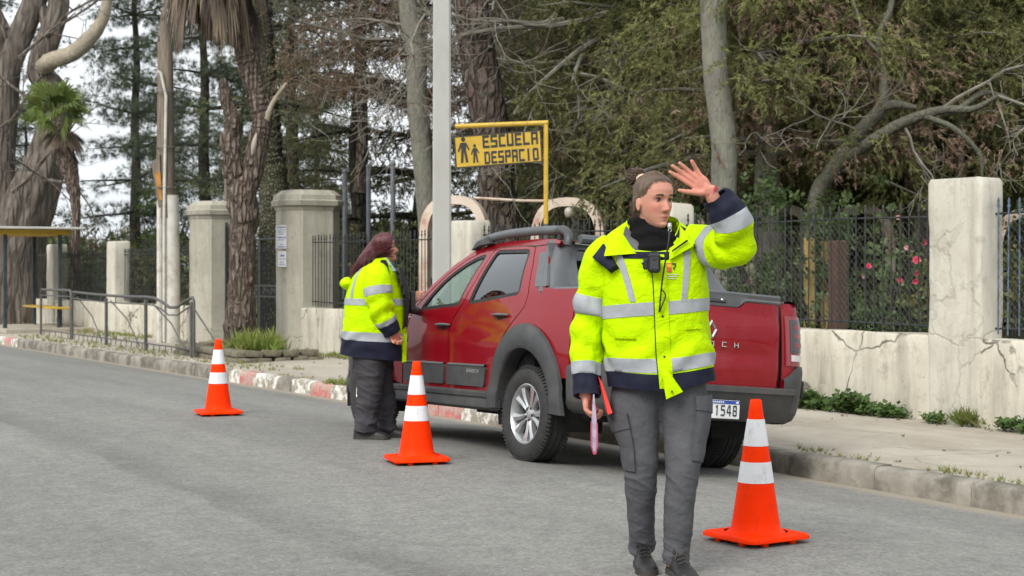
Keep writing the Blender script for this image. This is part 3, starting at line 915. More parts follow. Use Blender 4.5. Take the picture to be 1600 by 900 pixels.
o = sq_post(1495, 165, 300, 24, .10, M_wood, 'wooden_stake', 'slim wooden stake rising above the broad cream pillar'); o.rotation_euler[1] = R(1)
o = sq_post(357, 215, 400, 37, .16, M_wood, 'wooden_stake', 'slim wooden pole behind the gate beside the gnarled trunk')

# ------------------------------------------------------------------ traffic cones
def orange_mat():
    t = NT('cone_orange')
    co = t.tc.outputs['Object']
    c = t.ramp(t.noise(5, co, 4), .3, .7, (.97, .034, .001), (1.0, .046, .002))
    c = t.mix(t.math('MULTIPLY', t.ramp(t.noise(9, t.coord((1, 1, .5)), 7, .8), .55, .68), .5), c, (.42, .035, .012))
    c = t.mix(t.math('MULTIPLY', t.ramp(t.noise(30, t.coord((1, 1, .35)), 6, .8), .60, .68), .45), c, (.20, .05, .03))
    t.set(c, .5, spec=.06)
    t.bump(t.noise(60, co, 4), .12, .003)
    return t.mat
M_or = orange_mat()
def tape_mat():
    t = NT('reflective_tape')
    co = t.tc.outputs['Object']
    c = t.ramp(t.noise(6, co, 4), .3, .7, (.70, .70, .72), (.78, .78, .80))
    c = t.mix(t.math('MULTIPLY', t.ramp(t.noise(14, t.coord((1, 1, .4)), 7, .8), .54, .66), .6), c, (.40, .38, .37))
    v = t.voro(420, co)
    t.set(c, .45, spec=.6)
    t.bump(v, .15, .001)
    return t.mat
M_tape = tape_mat()
def cone_r(z): return .028 + (.135 - .028) * (1 - z / .715)
def make_cone():
    root = empty('traffic_cone', cat='traffic cone', group='orange traffic cones on the road')
    def shell(z0, z1, off, seg=40, n=6):
        return [(cone_r(z0 + (z1 - z0) * i / n) + off, z0 + (z1 - z0) * i / n) for i in range(n + 1)]
    mm = MB()
    pr = [(.150, .048), (.142, .052), (cone_r(.07) + .002, .066)] + shell(.07, .715, 0, n=16)[1:] + [(.024, .718), (.020, .713), (.018, .60)]
    mm.lathe(pr, 40, close=False); mm.build('body', M_or, root, smooth=50)
    mm = MB()
    n_ = 40; b = .205; zt = .046
    ring = []
    for k in range(n_):
        a = 2 * PI * k / n_ + PI / n_
        c, s = math.cos(a), math.sin(a); e = .22
        ring.append((math.copysign(abs(c) ** e, c), math.copysign(abs(s) ** e, s)))
    prof = [(b * .93, .018), (b, .022), (b, .036), (b * .97, .044), (.165, .050), (.14, .051)]
    mm.grid(len(prof), n_, lambda i, j: (ring[j][0] * prof[i][0] if i < 4 else (prof[i][0] * (ring[j][0] * .5 + .5 * math.cos(2 * PI * j / n_ + PI / n_))), ring[j][1] * prof[i][0] if i < 4 else (prof[i][0] * (ring[j][1] * .5 + .5 * math.sin(2 * PI * j / n_ + PI / n_))), prof[i][1]), wrap=True)
    mm.f.append(tuple(range(n_))[::-1]); mm.m.append(0)
    mm.build('base', M_or, root, smooth=40)
    for a in range(4):
        for s_ in (-.09, .09):
            f_ = MB(); c = Vector((.165, s_, .010)); c.rotate(Matrix.Rotation(a * PI / 2, 3, 'Z'))
            f_.box(c, (.035, .035, .022), bevel=.005); f_.build('foot', M_or, root)
    for z0, z1 in ((.300, .405), (.485, .620)):
        f_ = MB(); f_.lathe(shell(z0, z1, .0022), 40, close=False); f_.build('reflective_band', M_tape, root, smooth=60)
    return root
cone0 = make_cone()
for k, (x_, y_, rz, lab) in enumerate(((341, 645, 22, 'orange cone farthest along the road near the railing, smallest of three'), (651, 722.5, 18, 'orange cone beside the front door of the pickup, between the two officers'), (1181, 845, 33, 'largest orange cone near the number plate, right of the waving officer'))):
    Y = FPX * CH / (y_ - HZ)
    o = cone0 if k == 0 else copy_tree(cone0)
    o.location = ((x_ - 800) / FPX * Y, Y, zroad(*(lambda X, Y: (X * CT + Y * ST, -X * ST + Y * CT))((x_ - 800) / FPX * Y, Y)) + .001)
    o.rotation_euler = (0, 0, R(rz))
    o['label'] = lab
# ================================================================== red double-cab pickup
def paint_mat():
    t = NT('red_car_paint')
    co = t.tc.outputs['Object']
    c = t.ramp(t.noise(900, co, 2), .35, .65, (.225, .002, .008), (.28, .003, .012))
    c = t.mix(t.math('MULTIPLY', t.ramp(t.noise(3, t.coord((1, 1, 1)), 5, .7), .5, .8), .12), c, (.30, .20, .15))
    t.set(c, .36, .25, .6, .08)
    t.b.inputs['Coat Roughness'].default_value = .035
    return t.mat
M_paint = paint_mat()
M_plast = mk('grey_black_plastic', (.045, .047, .049), .48, var=.15, vs=9, bump=.12, bs=300, bd=.001, dirt=(.085, .08, .072), ds=4, dl=(.45, .8))
M_plastg = mk('satin_grey_plastic', (.10, .105, .11), .40, var=.1, vs=6, bump=.06, bs=300, bd=.001)
M_rub = mk('black_rubber', (.012, .012, .012), .6, var=.2)
M_dark = mk('dark_liner', (.010, .010, .010), .9, var=.3)
M_chrome = mk('bright_metal', (.62, .63, .64), .16, 1.0, var=.04)
M_alloy = mk('silver_alloy', (.50, .51, .52), .34, .75, var=.06, vs=10)
M_cabin = mk('cabin_trim', (.028, .028, .030), .8, var=.2)
M_seat = mk('seat_fabric', (.035, .035, .038), .9, var=.2)
def tyre_mat():
    t = NT('tyre_rubber')
    co = t.tc.outputs['Object']
    c = t.ramp(t.noise(14, co, 5, .7), .35, .7, (.022, .022, .023), (.046, .045, .044))
    t.set(c, .78, spec=.35)
    t.bump(t.noise(120, co, 3), .25, .002)
    return t.mat
M_tyre = tyre_mat()
def glass_mat(name, tint, opac, rough=.02):
    t = NT(name)
    tr = t.n('ShaderNodeBsdfTransparent'); tr.inputs[0].default_value = (*tint, 1)
    gl = t.n('ShaderNodeBsdfGlossy'); gl.inputs['Roughness'].default_value = rough; gl.inputs[0].default_value = (.9, .93, .95, 1)
    fr = t.n('ShaderNodeLayerWeight'); fr.inputs[0].default_value = .5
    sch = t.math('ADD', t.math('MULTIPLY', t.math('POWER', fr.outputs['Facing'], 5.0), .95), .045)
    m1 = t.n('ShaderNodeMixShader')
    f2 = t.math('MINIMUM', t.math('MULTIPLY', sch, opac), 1.0)
    t.l(f2, m1.inputs[0]); t.l(tr.outputs[0], m1.inputs[1]); t.l(gl.outputs[0], m1.inputs[2])
    t.l(m1.outputs[0], t.out.inputs[0])
    return t.mat
M_glass = glass_mat('clear_green_glass', (.62, .72, .66), 1.0)
M_tint = glass_mat('tinted_glass', (.10, .105, .105), 2.0)
def lens_mat():
    t = NT('tail_lamp_lens'); t.set((.20, .006, .010), .12, 0, 1.0); return t.mat
M_lens = lens_mat()
M_lensd = mk('smoked_lens', (.030, .022, .022), .12, var=.1, coat=1.0)
M_lensw = mk('clear_lens', (.55, .50, .48), .15, var=.1, coat=1.0)

CW_, CT_ = 6.80, 10.55                        # car centre line and rear axle in the road frame
roll = math.atan(.085)
zc_ = zroad(5.95, CT_) * .5 + zroad(7.72, CT_) * .5
PITCH = R(1.4)
car = empty('pickup_truck', W(CW_, CT_, zc_ + 1.8 * math.sin(PITCH)), 0, 'red double-cab pickup with grey plastic cladding, roof rails and alloy wheels', 'pickup')
# local axes: x forward along the road, y to the car's left (towards the road centre), z up
car.rotation_mode = 'XYZ'
car.rotation_euler = (Matrix.Rotation(TH + PI / 2, 3, 'Z') @ Matrix.Rotation(roll, 3, 'X') @ Matrix.Rotation(PITCH, 3, 'Y')).to_euler()
WB, TR_, RW = 2.83, .345, .345

belt_x, belt_z = [-1.1, -.1, .1, 1.085, 1.87, 2.3, 3.6], [1.22, 1.20, 1.175, 1.085, 1.035, 1.0, .86]
def belt(x): return float(np.interp(x, belt_x, belt_z))
def ys(x, z):
    """half width of the body side"""
    b = belt(x)
    y = float(np.interp(min(z, b), [.20, .34, .50, .75, .92, 1.02, 1.12, 1.24], [.835, .858, .872, .888, .884, .874, .860, .842]))
    # haunches over the wheels
    for xc in (0.0, WB):
        y += .022 * math.exp(-((x - xc) / .42) ** 2) * math.exp(-((z - .86) / .22) ** 2)
    # shallow scoop along the doors
    y -= .012 * math.exp(-((z - .70) / .10) ** 2) * math.exp(-((x - 1.3) / .55) ** 4)
    if z > b:
        d = z - b
        y -= .30 * d + .42 * d * d
    if x > 2.2: y -= .14 * ((x - 2.2) / 1.45) ** 2.4
    return y
def nrm(fn, a, b, e=.004):
    """gradient of a height function of two variables"""
    return (fn(a + e, b) - fn(a - e, b)) / (2 * e), (fn(a, b + e) - fn(a, b - e)) / (2 * e)

def round_poly(P, r, n=4):
    out = []
    m_ = len(P)
    for i in range(m_):
        a, b, c = Vector(P[i - 1]), Vector(P[i]), Vector(P[(i + 1) % m_])
        rr = min(r if not hasattr(r, '__len__') else r[i], (a - b).length * .45, (c - b).length * .45)
        if rr < 1e-4: out.append(tuple(b)); continue
        p, q = b + (a - b).normalized() * rr, b + (c - b).normalized() * rr
        for k in range(n + 1):
            s = k / n
            out.append(tuple(p * (1 - s) ** 2 + b * 2 * s * (1 - s) + q * s * s))
    return out
def inset(P, d):
    """move a counter-clockwise polygon's edges inwards by d"""
    n = len(P); out = []
    area = sum(P[i - 1][0] * P[i][1] - P[i][0] * P[i - 1][1] for i in range(n))
    sg = 1 if area > 0 else -1
    for i in range(n):
        a, b, c = Vector(P[i - 1]), Vector(P[i]), Vector(P[(i + 1) % n])
        e1, e2 = (b - a).normalized(), (c - b).normalized()
        n1, n2 = Vector((-e1.y, e1.x)) * sg, Vector((-e2.y, e2.x)) * sg
        h = (n1 + n2)
        h = h / max(.35, h.length_squared / 2) if h.length > 1e-6 else n1
        out.append(tuple(b + h * d))
    return out

def panel(name, polys, fn, mat, parent, mapper, off=0.0, thick=.02, step=.06, mirror=False):
    """sheet cut to the outline polys[0] with holes polys[1:], laid on the surface fn(a, b); mapper(a, b, h) -> xyz"""
    bm = bmesh.new()
    edges = []
    for P in polys:
        vs = [bm.verts.new((p[0], p[1], 0)) for p in P]
        for i in range(len(vs)):
            edges.append(bm.edges.new((vs[i - 1], vs[i])))
    bmesh.ops.triangle_fill(bm, use_beauty=True, use_dissolve=True, edges=edges, normal=(0, 0, 1))
    A = [p[0] for p in polys[0]]; B = [p[1] for p in polys[0]]
    for ax, lo, hi in ((0, min(A), max(A)), (1, min(B), max(B))):
        k = math.ceil(lo / step) * step
        while k < hi:
            co = (k, 0, 0) if ax == 0 else (0, k, 0)
            no = (1, 0, 0) if ax == 0 else (0, 1, 0)
            bmesh.ops.bisect_plane(bm, geom=bm.verts[:] + bm.edges[:] + bm.faces[:], dist=1e-5, plane_co=co, plane_no=no)
            k += step
    bmesh.ops.remove_doubles(bm, verts=bm.verts, dist=1e-5)
    bm.verts.index_update()
    base = [(v.co.x, v.co.y) for v in bm.verts]
    faces = [tuple(v.index for v in f.verts) for f in bm.faces]
    bed = [(e.verts[0].index, e.verts[1].index) for e in bm.edges if len(e.link_faces) == 1]
    bm.free()
    n = len(base)
    V = [mapper(a, b, fn(a, b) + off) for a, b in base]
    V += [mapper(a, b, fn(a, b) + off - thick) for a, b in base]
    Fc = list(faces) + [tuple(i + n for i in reversed(f)) for f in faces]
    nf = len(Fc)
    Fc += [(a, b, b + n, a + n) for a, b in bed]
    me = bpy.data.meshes.new(name)
    me.from_pydata([tuple(v) for v in V], [], Fc)
    bm = bmesh.new(); bm.from_mesh(me); bmesh.ops.recalc_face_normals(bm, faces=bm.faces); bm.to_mesh(me); bm.free()
    me.materials.append(mat)
    me.shade_smooth()
    me.set_sharp_from_angle(angle=R(40))
    me.update()
    return link(name, me, parent)
def side(sg): return lambda x, z, h: (x, sg * h, z)

def both(fnc):
    for sg in (1, -1): fnc(sg)

# outlines on the side view (x, z)
def arc(xc, zc, r, a0, a1, n=14):
    return [(xc + r * math.cos(R(a0 + (a1 - a0) * i / n)), zc + r * math.sin(R(a0 + (a1 - a0) * i / n))) for i in range(n + 1)]
AR = .45
rz_x, rz_z = [-.2, .1, .4, .9, 1.25, 1.45, 1.65, 1.85, 2.0, 2.1], [1.51, 1.56, 1.58, 1.59, 1.57, 1.51, 1.40, 1.24, 1.105, 1.01]
def roofz(x): return float(np.interp(x, rz_x, rz_z))
G_front = round_poly([(1.85, 1.070), (1.195, 1.105), (1.135, 1.515), (1.28, 1.495), (1.46, 1.425), (1.64, 1.315), (1.77, 1.18)], [.03, .03, .05, .1, .1, .1, .05])
G_rear = round_poly([(1.015, 1.115), (.235, 1.185), (.395, 1.525), (.985, 1.540)], [.03, .05, .06, .05])
D_front = [(1.285, .43), (1.285, .86), (1.24, .98), (1.125, 1.11), (1.07, 1.30), (1.055, 1.565), (1.25, 1.548), (1.45, 1.485), (1.65, 1.365), (1.80, 1.235), (1.95, 1.10), (2.02, 1.0), (2.08, .80), (2.10, .43)]
D_rear = [(.56, .43), (1.28, .43), (1.28, .86), (1.235, .978), (1.12, 1.105), (1.065, 1.30), (1.05, 1.565), (.55, 1.568), (.34, 1.55), (.21, 1.40), (.09, 1.18), (.10, 1.08), (.22, .98), (.36, .86), (.47, .70), (.53, .56)]
Q_rear = [(.55, .44), (.525, .56), (.465, .70), (.355, .855), (.215, .975), (.095, 1.078), (.083, 1.182), (.203, 1.402), (.332, 1.553), (.10, 1.56), (-.02, 1.42), (-.13, 1.225), (-.30, 1.212), (-.60, 1.212), (-.60, .62)] + arc(0, .36, AR, 150, 20)[::1]
Q_rear = [(.55, .44), (.525, .56), (.465, .70), (.355, .855), (.215, .975), (.095, 1.078), (.083, 1.182), (.203, 1.402), (.332, 1.553), (.10, 1.56), (-.02, 1.42), (-.13, 1.225), (-.30, 1.212), (-.60, 1.212), (-.60, .58)] + [p for p in arc(0, .36, AR, 152, 12)]
F_fend = [(2.115, .44), (2.095, .80), (2.035, .995), (2.15, .985), (2.6, .975), (3.1, .94), (3.42, .88), (3.42, .60)] + arc(WB, .36, AR, 28, 165)
roof_side = [(-.02, 1.565), (.1, 1.568), (.34, 1.563), (.55, 1.576), (1.05, 1.574), (1.25, 1.556), (1.45, 1.494), (1.66, 1.372), (1.81, 1.243), (1.96, 1.108), (2.03, 1.005), (2.12, 1.01), (2.0, 1.13), (1.85, 1.275), (1.66, 1.432), (1.46, 1.548), (1.25, 1.602), (.9, 1.622), (.4, 1.618), (.1, 1.605), (-.02, 1.585)]

def build_side(sg):
    m_ = side(sg)
    fd = panel('front_door', [inset(D_front, .003), inset(G_front, -.012)], ys, M_paint, car, m_)
    panel('window_trim', [inset(G_front, -.016), inset(G_front, .016)], ys, M_rub, fd, m_, off=-.004, thick=.02)
    panel('window_glass', [inset(G_front, .010)], ys, M_glass, fd, m_, off=-.014, thick=.004)
    rd = panel('rear_door', [inset(D_rear, .003), inset(G_rear, -.012)], ys, M_paint, car, m_)
    panel('window_trim', [inset(G_rear, -.016), inset(G_rear, .016)], ys, M_rub, rd, m_, off=-.004, thick=.02)
    panel('window_glass', [inset(G_rear, .010)], ys, M_tint, rd, m_, off=-.014, thick=.004)
    panel('rear_quarter', [Q_rear], ys, M_paint, car, m_)
    panel('front_wing', [F_fend], ys, M_paint, car, m_)
    panel('roof_side', [roof_side], ys, M_paint, car, m_, off=-.002)
    # dark cover behind the rear door, over the cab corner
    panel('pillar_cover', [round_poly([(.02, 1.232), (.12, 1.40), (.20, 1.50), (.07, 1.505), (-.045, 1.39), (-.16, 1.232)], .02)], ys, M_plastg, car, m_, off=.006, thick=.02)
    # cladding low on the doors, with a ledge on top
    def cl(poly, par):
        c_ = panel('door_cladding', [round_poly(poly, .02)], ys, M_plast, par, m_, off=.020, thick=.03)
        return c_
    cl([(1.31, .47), (1.31, .628), (2.03, .628), (2.05, .47)], fd)
    c2 = cl([(.63, .47), (.60, .62), (1.255, .628), (1.255, .47)], rd)
    for x0, x1, par in ((1.31, 2.03, fd), (.60, 1.255, rd)):
        b_ = MB(); n_ = 14
        pr = [(-.005, .012), (.020, .010), (.027, .0), (.020, -.012), (-.005, -.014)]
        b_.grid(n_ + 1, 5, lambda i, j: (x0 + .012 + (x1 - x0 - .024) * i / n_, sg * (ys(x0 + (x1 - x0) * i / n_, .63) + pr[j][0]), .63 + pr[j][1]))
        b_.build('cladding_ledge', M_plastg, par, smooth=60)
    # sill
    b_ = MB(); n_ = 16
    pr = [(-.04, .445), (.012, .44), (.022, .425), (.018, .395), (.0, .385), (.004, .365), (.002, .315), (-.03, .295), (-.20, .29)]
    b_.grid(n_ + 1, len(pr), lambda i, j: (.38 + (2.32 - .38) * i / n_, sg * (ys(.38 + 1.94 * i / n_, .45) + pr[j][0]), pr[j][1]))
    b_.build('sill', M_plast, car, smooth=35)
    # handles
    for x, z, par in ((1.375, .935, fd), (.43, 1.015, rd)):
        y = ys(x, z)
        b_ = MB(); b_.tube([(x - .115, sg * (y + .004), z + .004), (x - .09, sg * (y + .026), z + .006), (x, sg * (y + .034), z + .006), (x + .08, sg * (y + .028), z + .003), (x + .105, sg * (y + .006), z)], [.014, .019, .021, .019, .014], 8, flat=.55)
        b_.build('handle', M_plastg, par, smooth=60)
        b_ = MB(); b_.ball((x + .01, sg * (y - .002), z - .012), (.07, .008, .028), 12, 6); b_.build('handle_recess', M_rub, par)
    # door mirror
    y = ys(1.98, 1.05)
    b_ = MB(); b_.tube([(1.92, sg * (y - .04), 1.05), (1.93, sg * (y + .08), 1.06)], [.035, .03], 8); b_.ball((1.945, sg * (y + .135), 1.10), (.055, .085, .068), 14, 10)
    mr = b_.build('mirror', M_plast, car, smooth=70)
    b_ = MB(); b_.ball((1.900, sg * (y + .135), 1.10), (.010, .068, .053), 14, 8); b_.build('mirror_glass', M_lensd, mr)
    # arch flares
    for xc, nm in ((0.0, 'arch_flare'), (WB, 'arch_flare')):
        def ring(a, front):
            c, s = math.cos(a), math.sin(a)
            ri = .395
            ro = .545 + .02 * max(0, s) + .05 * max(0, -s)
            if s < .2: ro += .05 * (.2 - s) * 2
            return ri, ro
        angs = [R(-3 + (186 * i / 40)) for i in range(41)]
        b_ = MB()
        def f(i, j):
            a = angs[i]; c, s = math.cos(a), math.sin(a)
            ri, ro = ring(a, xc > 1)
            rr, dy = [(ro, .004), (ro - .006, .030), (ro - .035, .044), ((ri + ro) / 2, .050), (ri + .02, .046), (ri + .003, .036), (ri, .015), (ri + .004, -.09)][j]
            x, z = xc + rr * c * (.985), .345 + rr * s * (1.09 if s > 0 else 1.0)
            x2, z2 = xc + min(rr, .53) * c, .345 + min(rr, .53) * s * 1.09
            return (x, sg * (ys(max(-.6, x2), z2) + dy + (.012 if s < .2 else 0)), z)
        b_.grid(41, 8, f)
        b_.build(nm, M_plast, car, smooth=50)
        b_ = MB()                                    # liner
        b_.grid(25, 2, lambda i, j: (xc + .43 * math.cos(R(-20 + 220 * i / 24)), sg * (.86 - .38 * j), .36 + .47 * math.sin(R(-20 + 220 * i / 24))))
        b_.grid(2, 2, lambda i, j: (xc - .45 + .9 * i, sg * .48, .2 + .65 * j))
        b_.build('arch_liner', M_dark, car, smooth=60)
    # roof rail
    b_ = MB()
    yr = lambda x: .615 - .02 * max(0, x - .8)
    pts = [(1.42, sg * (yr(1.4) + .02), 1.595), (1.34, sg * yr(1.34), 1.63), (1.15, sg * yr(1.2), 1.66), (.85, sg * yr(.85), 1.678), (.5, sg * yr(.5), 1.682), (.2, sg * yr(.2), 1.678), (.06, sg * yr(.1), 1.67)]
    b_.tube([tuple(p) for p in catmull(pts, 22)], [.014, .02, .026] + [.028] * 19, 8, flat=1.25)
    rl = b_.build('roof_rail', M_plastg, car, smooth=60)
    b_ = MB()
    b_.prism([(1.44, 1.565), (1.30, 1.60), (1.12, 1.61), (1.17, 1.665), (1.35, 1.625)], sg * .585, sg * .645, 'y'); b_.build('rail_foot', M_plast, rl)
    b_ = MB()                                        # chunky rear foot curving down to the cab corner
    b_.tube([tuple(p) for p in catmull([(.14, sg * .615, 1.675), (.04, sg * .615, 1.672), (-.04, sg * .62, 1.645), (-.08, sg * .635, 1.60), (-.085, sg * .645, 1.55)], 10)], [.028, .030, .033, .034, .034, .034, .034, .033, .032, .03], 8, flat=1.1)
    b_.tube([(.10, sg * .60, 1.60), (.07, sg * .61, 1.67)], .022, 8); b_.tube([(.0, sg * .60, 1.58), (-.01, sg * .61, 1.65)], .018, 8)
    b_.build('rail_foot', M_plast, rl, smooth=60)
    # flush dark corner of the cab between the side cover and the rear window
    b_ = MB()
    def cc(i, j):
        z = 1.195 + .40 * i / 10
        xb = -.16 + .20 * (z - 1.2) / .36; ye = ys(.0, z)
        x, y = [(xb + .13, ye - .01), (xb + .10, ye + .004), (xb + .055, ye + .008), (xb + .035, ye - .004), (xb + .02, ye - .012), (xb - .005, ye - .016), (xb - .035, ye - .035), (xb - .045, ye - .07), (xb - .042, ye - .12), (xb - .03, ye - .15), (xb - .03, .60)][j]
        return (x, sg * y, z)
    b_.grid(11, 11, cc); b_.build('cab_corner', M_plastg, car, smooth=35)
both(build_side)

# roof, screens, cab back
def zroof(x, y): return 1.617 + .022 * (1 - (y / .62) ** 2) - .05 * max(0, (x - .95) / .5) ** 2 - .02 * max(0, (.25 - x) / .3) ** 2
b_ = MB()
xs_ = [-.03, .05, .2, .4, .6, .8, 1.0, 1.15, 1.3, 1.42]
def roofpt(i, j):
    x = xs_[i]; e = ys(x, min(roofz(x), 1.59)) - .012
    y = -e + 2 * e * j / 16
    k = abs(y) / e
    return (x, y, zroof(x, y * .62 / e) - .012 - (.045 * max(0, (k - .8) / .2) ** 2))
b_.grid(len(xs_), 17, roofpt); b_.build('roof', M_paint, car, smooth=60)
b_ = MB(); b_.grid(9, 17, lambda i, j: (1.44 + .62 * i / 8 + .10 * (1 - ((j - 8) / 8) ** 2) * (1), (-.60 - .13 * i / 8) * (1 - j / 8), 1.575 - .52 * (i / 8) - .05 * (i / 8) ** 2)); b_.build('windscreen', M_glass, car, smooth=80)
# cab back wall with rear window
def xcab(z): return -.16 + .20 * (z - 1.2) / .36
b_ = MB(); b_.grid(6, 13, lambda i, j: (xcab(1.0 + .57 * i / 5) + .012, -.74 + 1.48 * j / 12, 1.0 + .57 * i / 5)); b_.build('cab_back', M_plastg, car, smooth=60)
def xwin(y, z): return -xcab(z) + .012
panel('rear_window', [round_poly([(-.56, 1.27), (.56, 1.27), (.52, 1.53), (-.52, 1.53)], .05)], xwin, mk('rear_glass', (.004, .004, .004), .03, var=0, coat=1), car, lambda y, z, h: (-h, y, z), thick=.01)
panel('rear_window_frame', [round_poly([(-.66, 1.20), (.66, 1.20), (.60, 1.575), (-.60, 1.575)], .05), round_poly([(-.565, 1.265), (.565, 1.265), (.525, 1.535), (-.525, 1.535)], .05)], xwin, M_plastg, car, lambda y, z, h: (-h, y, z), off=.012, thick=.03)
b_ = MB(); b_.tube([(-.235, -.70, 1.245), (-.235, .70, 1.245)], .028, 10); b_.build('sports_bar', M_plastg, car)
b_ = MB()
for y in (-.62, .62): b_.ball((-.215, y, 1.222), (.035, .06, .022), 10, 6)
b_.build('bar_bracket', M_rub, car)
b_ = MB(); b_.tube([(-.15, y, 1.60 + .01 * (1 - (y / .6) ** 2)) for y in np.linspace(-.58, .58, 9)], .035, 8); b_.build('roof_spoiler', M_plastg, car)
b_ = MB(); b_.box((-.17, 0, 1.575), (.03, .22, .022), bevel=.006); b_.build('brake_lamp', M_lens, car)

# ------- rear: wrapped corners, tailgate, lamps, bumper
PATH = [(-.598, .890), (-.72, .886), (-.84, .878), (-.93, .865), (-.985, .835), (-1.015, .775), (-1.028, .66), (-1.042, .40), (-1.05, .18), (-1.052, 0)]
def wrapfn(s, z, off=0.0):
    """s in 0..1 from the left side round to the centre of the tail; s in 1..2 mirrored"""
    k = s if s <= 1 else 2 - s
    q = catmull(PATH, 61)
    f_ = k * 60; i = min(int(f_), 59); a = f_ - i
    p = q[i] * (1 - a) + q[i + 1] * a
    d = q[i + 1] - q[i]; n_ = np.array([-d[1], d[0]]) ; n_ = n_ / np.linalg.norm(n_)
    if n_[0] > 0 or (abs(n_[0]) < .05 and n_[1] < 0): n_ = -n_
    if n_[1] < -1e-3: n_ = -n_
    ins = .05 * max(0, (z - .72) / .5) ** 1.6 + .035 * max(0, (.72 - z) / .3) ** 2
    ys_ = ys(-.6, z) - ys(-.6, .75)
    blend = max(0, 1 - k / .5)
    p = p + n_ * (off - ins * (1 - blend)) + np.array([0, ys_ * blend])
    return (p[0], p[1] if s <= 1 else -p[1], z)
_q = catmull(PATH, 61)
def s_of_y(y): return float(np.interp(-y, -_q[:, 1], np.linspace(0, 1, 61))) if y < .885 else 0.0
def s_of_x(x): return float(np.interp(-x, -_q[:, 0], np.linspace(0, 1, 61)))
def wrap(name, s0, s1, z0, z1, mat, parent, off=0.0, ns=20, nz=10, edge=.012, ztop=None, zbot=None, mirror=True, thick=.03):
    res = []
    for sg in ((1, -1) if mirror else (1,)):
        b_ = MB()
        def f(i, j):
            s = s0 + (s1 - s0) * i / (ns - 1)
            a = z0 if zbot is None else zbot(i / (ns - 1)); b = z1 if ztop is None else ztop(i / (ns - 1))
            jj = min(max(j - 1, 0), nz - 1)
            z = a + (b - a) * jj / (nz - 1)
            o = off - (thick if j in (0, nz + 1) else (edge * .6 if j in (1, nz) else 0)) - (edge * .6 if i in (0, ns - 1) else 0)
            p = wrapfn(s, z, o)
            return (p[0], sg * p[1], p[2])
        b_.grid(ns, nz + 2, f)
        b_.build(name, mat, parent, smooth=50)
sT = s_of_y(.645)
wrap('rear_corner', 0, sT - .004, .50, 1.215, M_paint, car, ns=26, nz=16)
b_ = MB()                                            # tailgate
nz_ = 20; ny_ = 41
def tgp(i, j):
    s = sT + .004 + (2 - 2 * sT - .008) * i / (ny_ - 1)
    jj = min(max(j - 1, 0), nz_ - 1)
    y_ = abs(i / (ny_ - 1) * 2 - 1)
    zt = 1.150 if y_ < .46 else (1.150 + .045 * min(1, (y_ - .46) / .10))
    z = .585 + (zt - .585) * jj / (nz_ - 1)
    o = -.03 if j in (0, nz_ + 1) else 0
    o += .010 * math.exp(-((z - 1.02) / .10) ** 2) - .010 * math.exp(-((z - .82) / .05) ** 2) * (1 - y_ ** 4)
    o += .014 * max(0, (z - 1.10) / .1)
    if i in (0, ny_ - 1): o -= .02
    return wrapfn(s, z, o)
b_.grid(ny_, nz_ + 2, tgp); tg = b_.build('tailgate', M_paint, car, smooth=50)
b_ = MB()                                            # dark capping along the top of the tailgate with a handle recess
def capf(i, j):
    s = sT + .004 + (2 - 2 * sT - .008) * i / 40
    y_ = abs(i / 20 - 1)
    z0_ = 1.154 if y_ < .46 else (1.154 + .045 * min(1, (y_ - .46) / .10))
    pr = [(z0_, -.02), (z0_, .003), (z0_ + .012, .010), (1.225, .004), (1.250, .016), (1.262, .012), (1.265, -.01), (1.262, -.08), (1.20, -.08)]
    z, o = pr[j]
    return wrapfn(s, z, o)
b_.grid(41, 9, capf); b_.build('tailgate_capping', M_plastg, tg, smooth=40)
b_ = MB(); b_.box((-1.015, .0, 1.195), (.03, .26, .038), bevel=.01); b_.build('tailgate_handle', M_plast, tg)
b_ = MB(); b_.ball((-1.033, -.085, 1.198), (.006, .010, .010), 8, 6); b_.build('lock', M_chrome, tg)
# emblem: a diamond ring
b_ = MB()
def dia(r1, r2, d): return [(0, r1), (r2, 0), (0, -r1), (-r2, 0)]
for (a1, a2), (c1, c2) in (((.068, .048), (.045, .026)),):
    for k in range(4):
        o1, o2 = [(0, a1), (a2, 0), (0, -a1), (-a2, 0)][k], [(0, a1), (a2, 0), (0, -a1), (-a2, 0)][(k + 1) % 4]
        i1, i2 = [(0, c1), (c2, 0), (0, -c1), (-c2, 0)][k], [(0, c1), (c2, 0), (0, -c1), (-c2, 0)][(k + 1) % 4]
        m1, m2 = [(p[0] * .5 + q[0] * .5, p[1] * .5 + q[1] * .5) for p, q in ((o1, i1), (o2, i2))]
        vs = []
        for (p, dx) in ((o1, 0), (o2, 0), (m2, -.012), (m1, -.012), (i1, 0), (i2, 0)):
            X = wrapfn(1.0, .985 + p[1], .010)
            vs.append((X[0] + dx - .001, p[0], .985 + p[1]))
        b_.add(vs, [(0, 1, 2, 3), (3, 2, 5, 4)])
b_.build('emblem', M_chrome, tg, smooth=10)
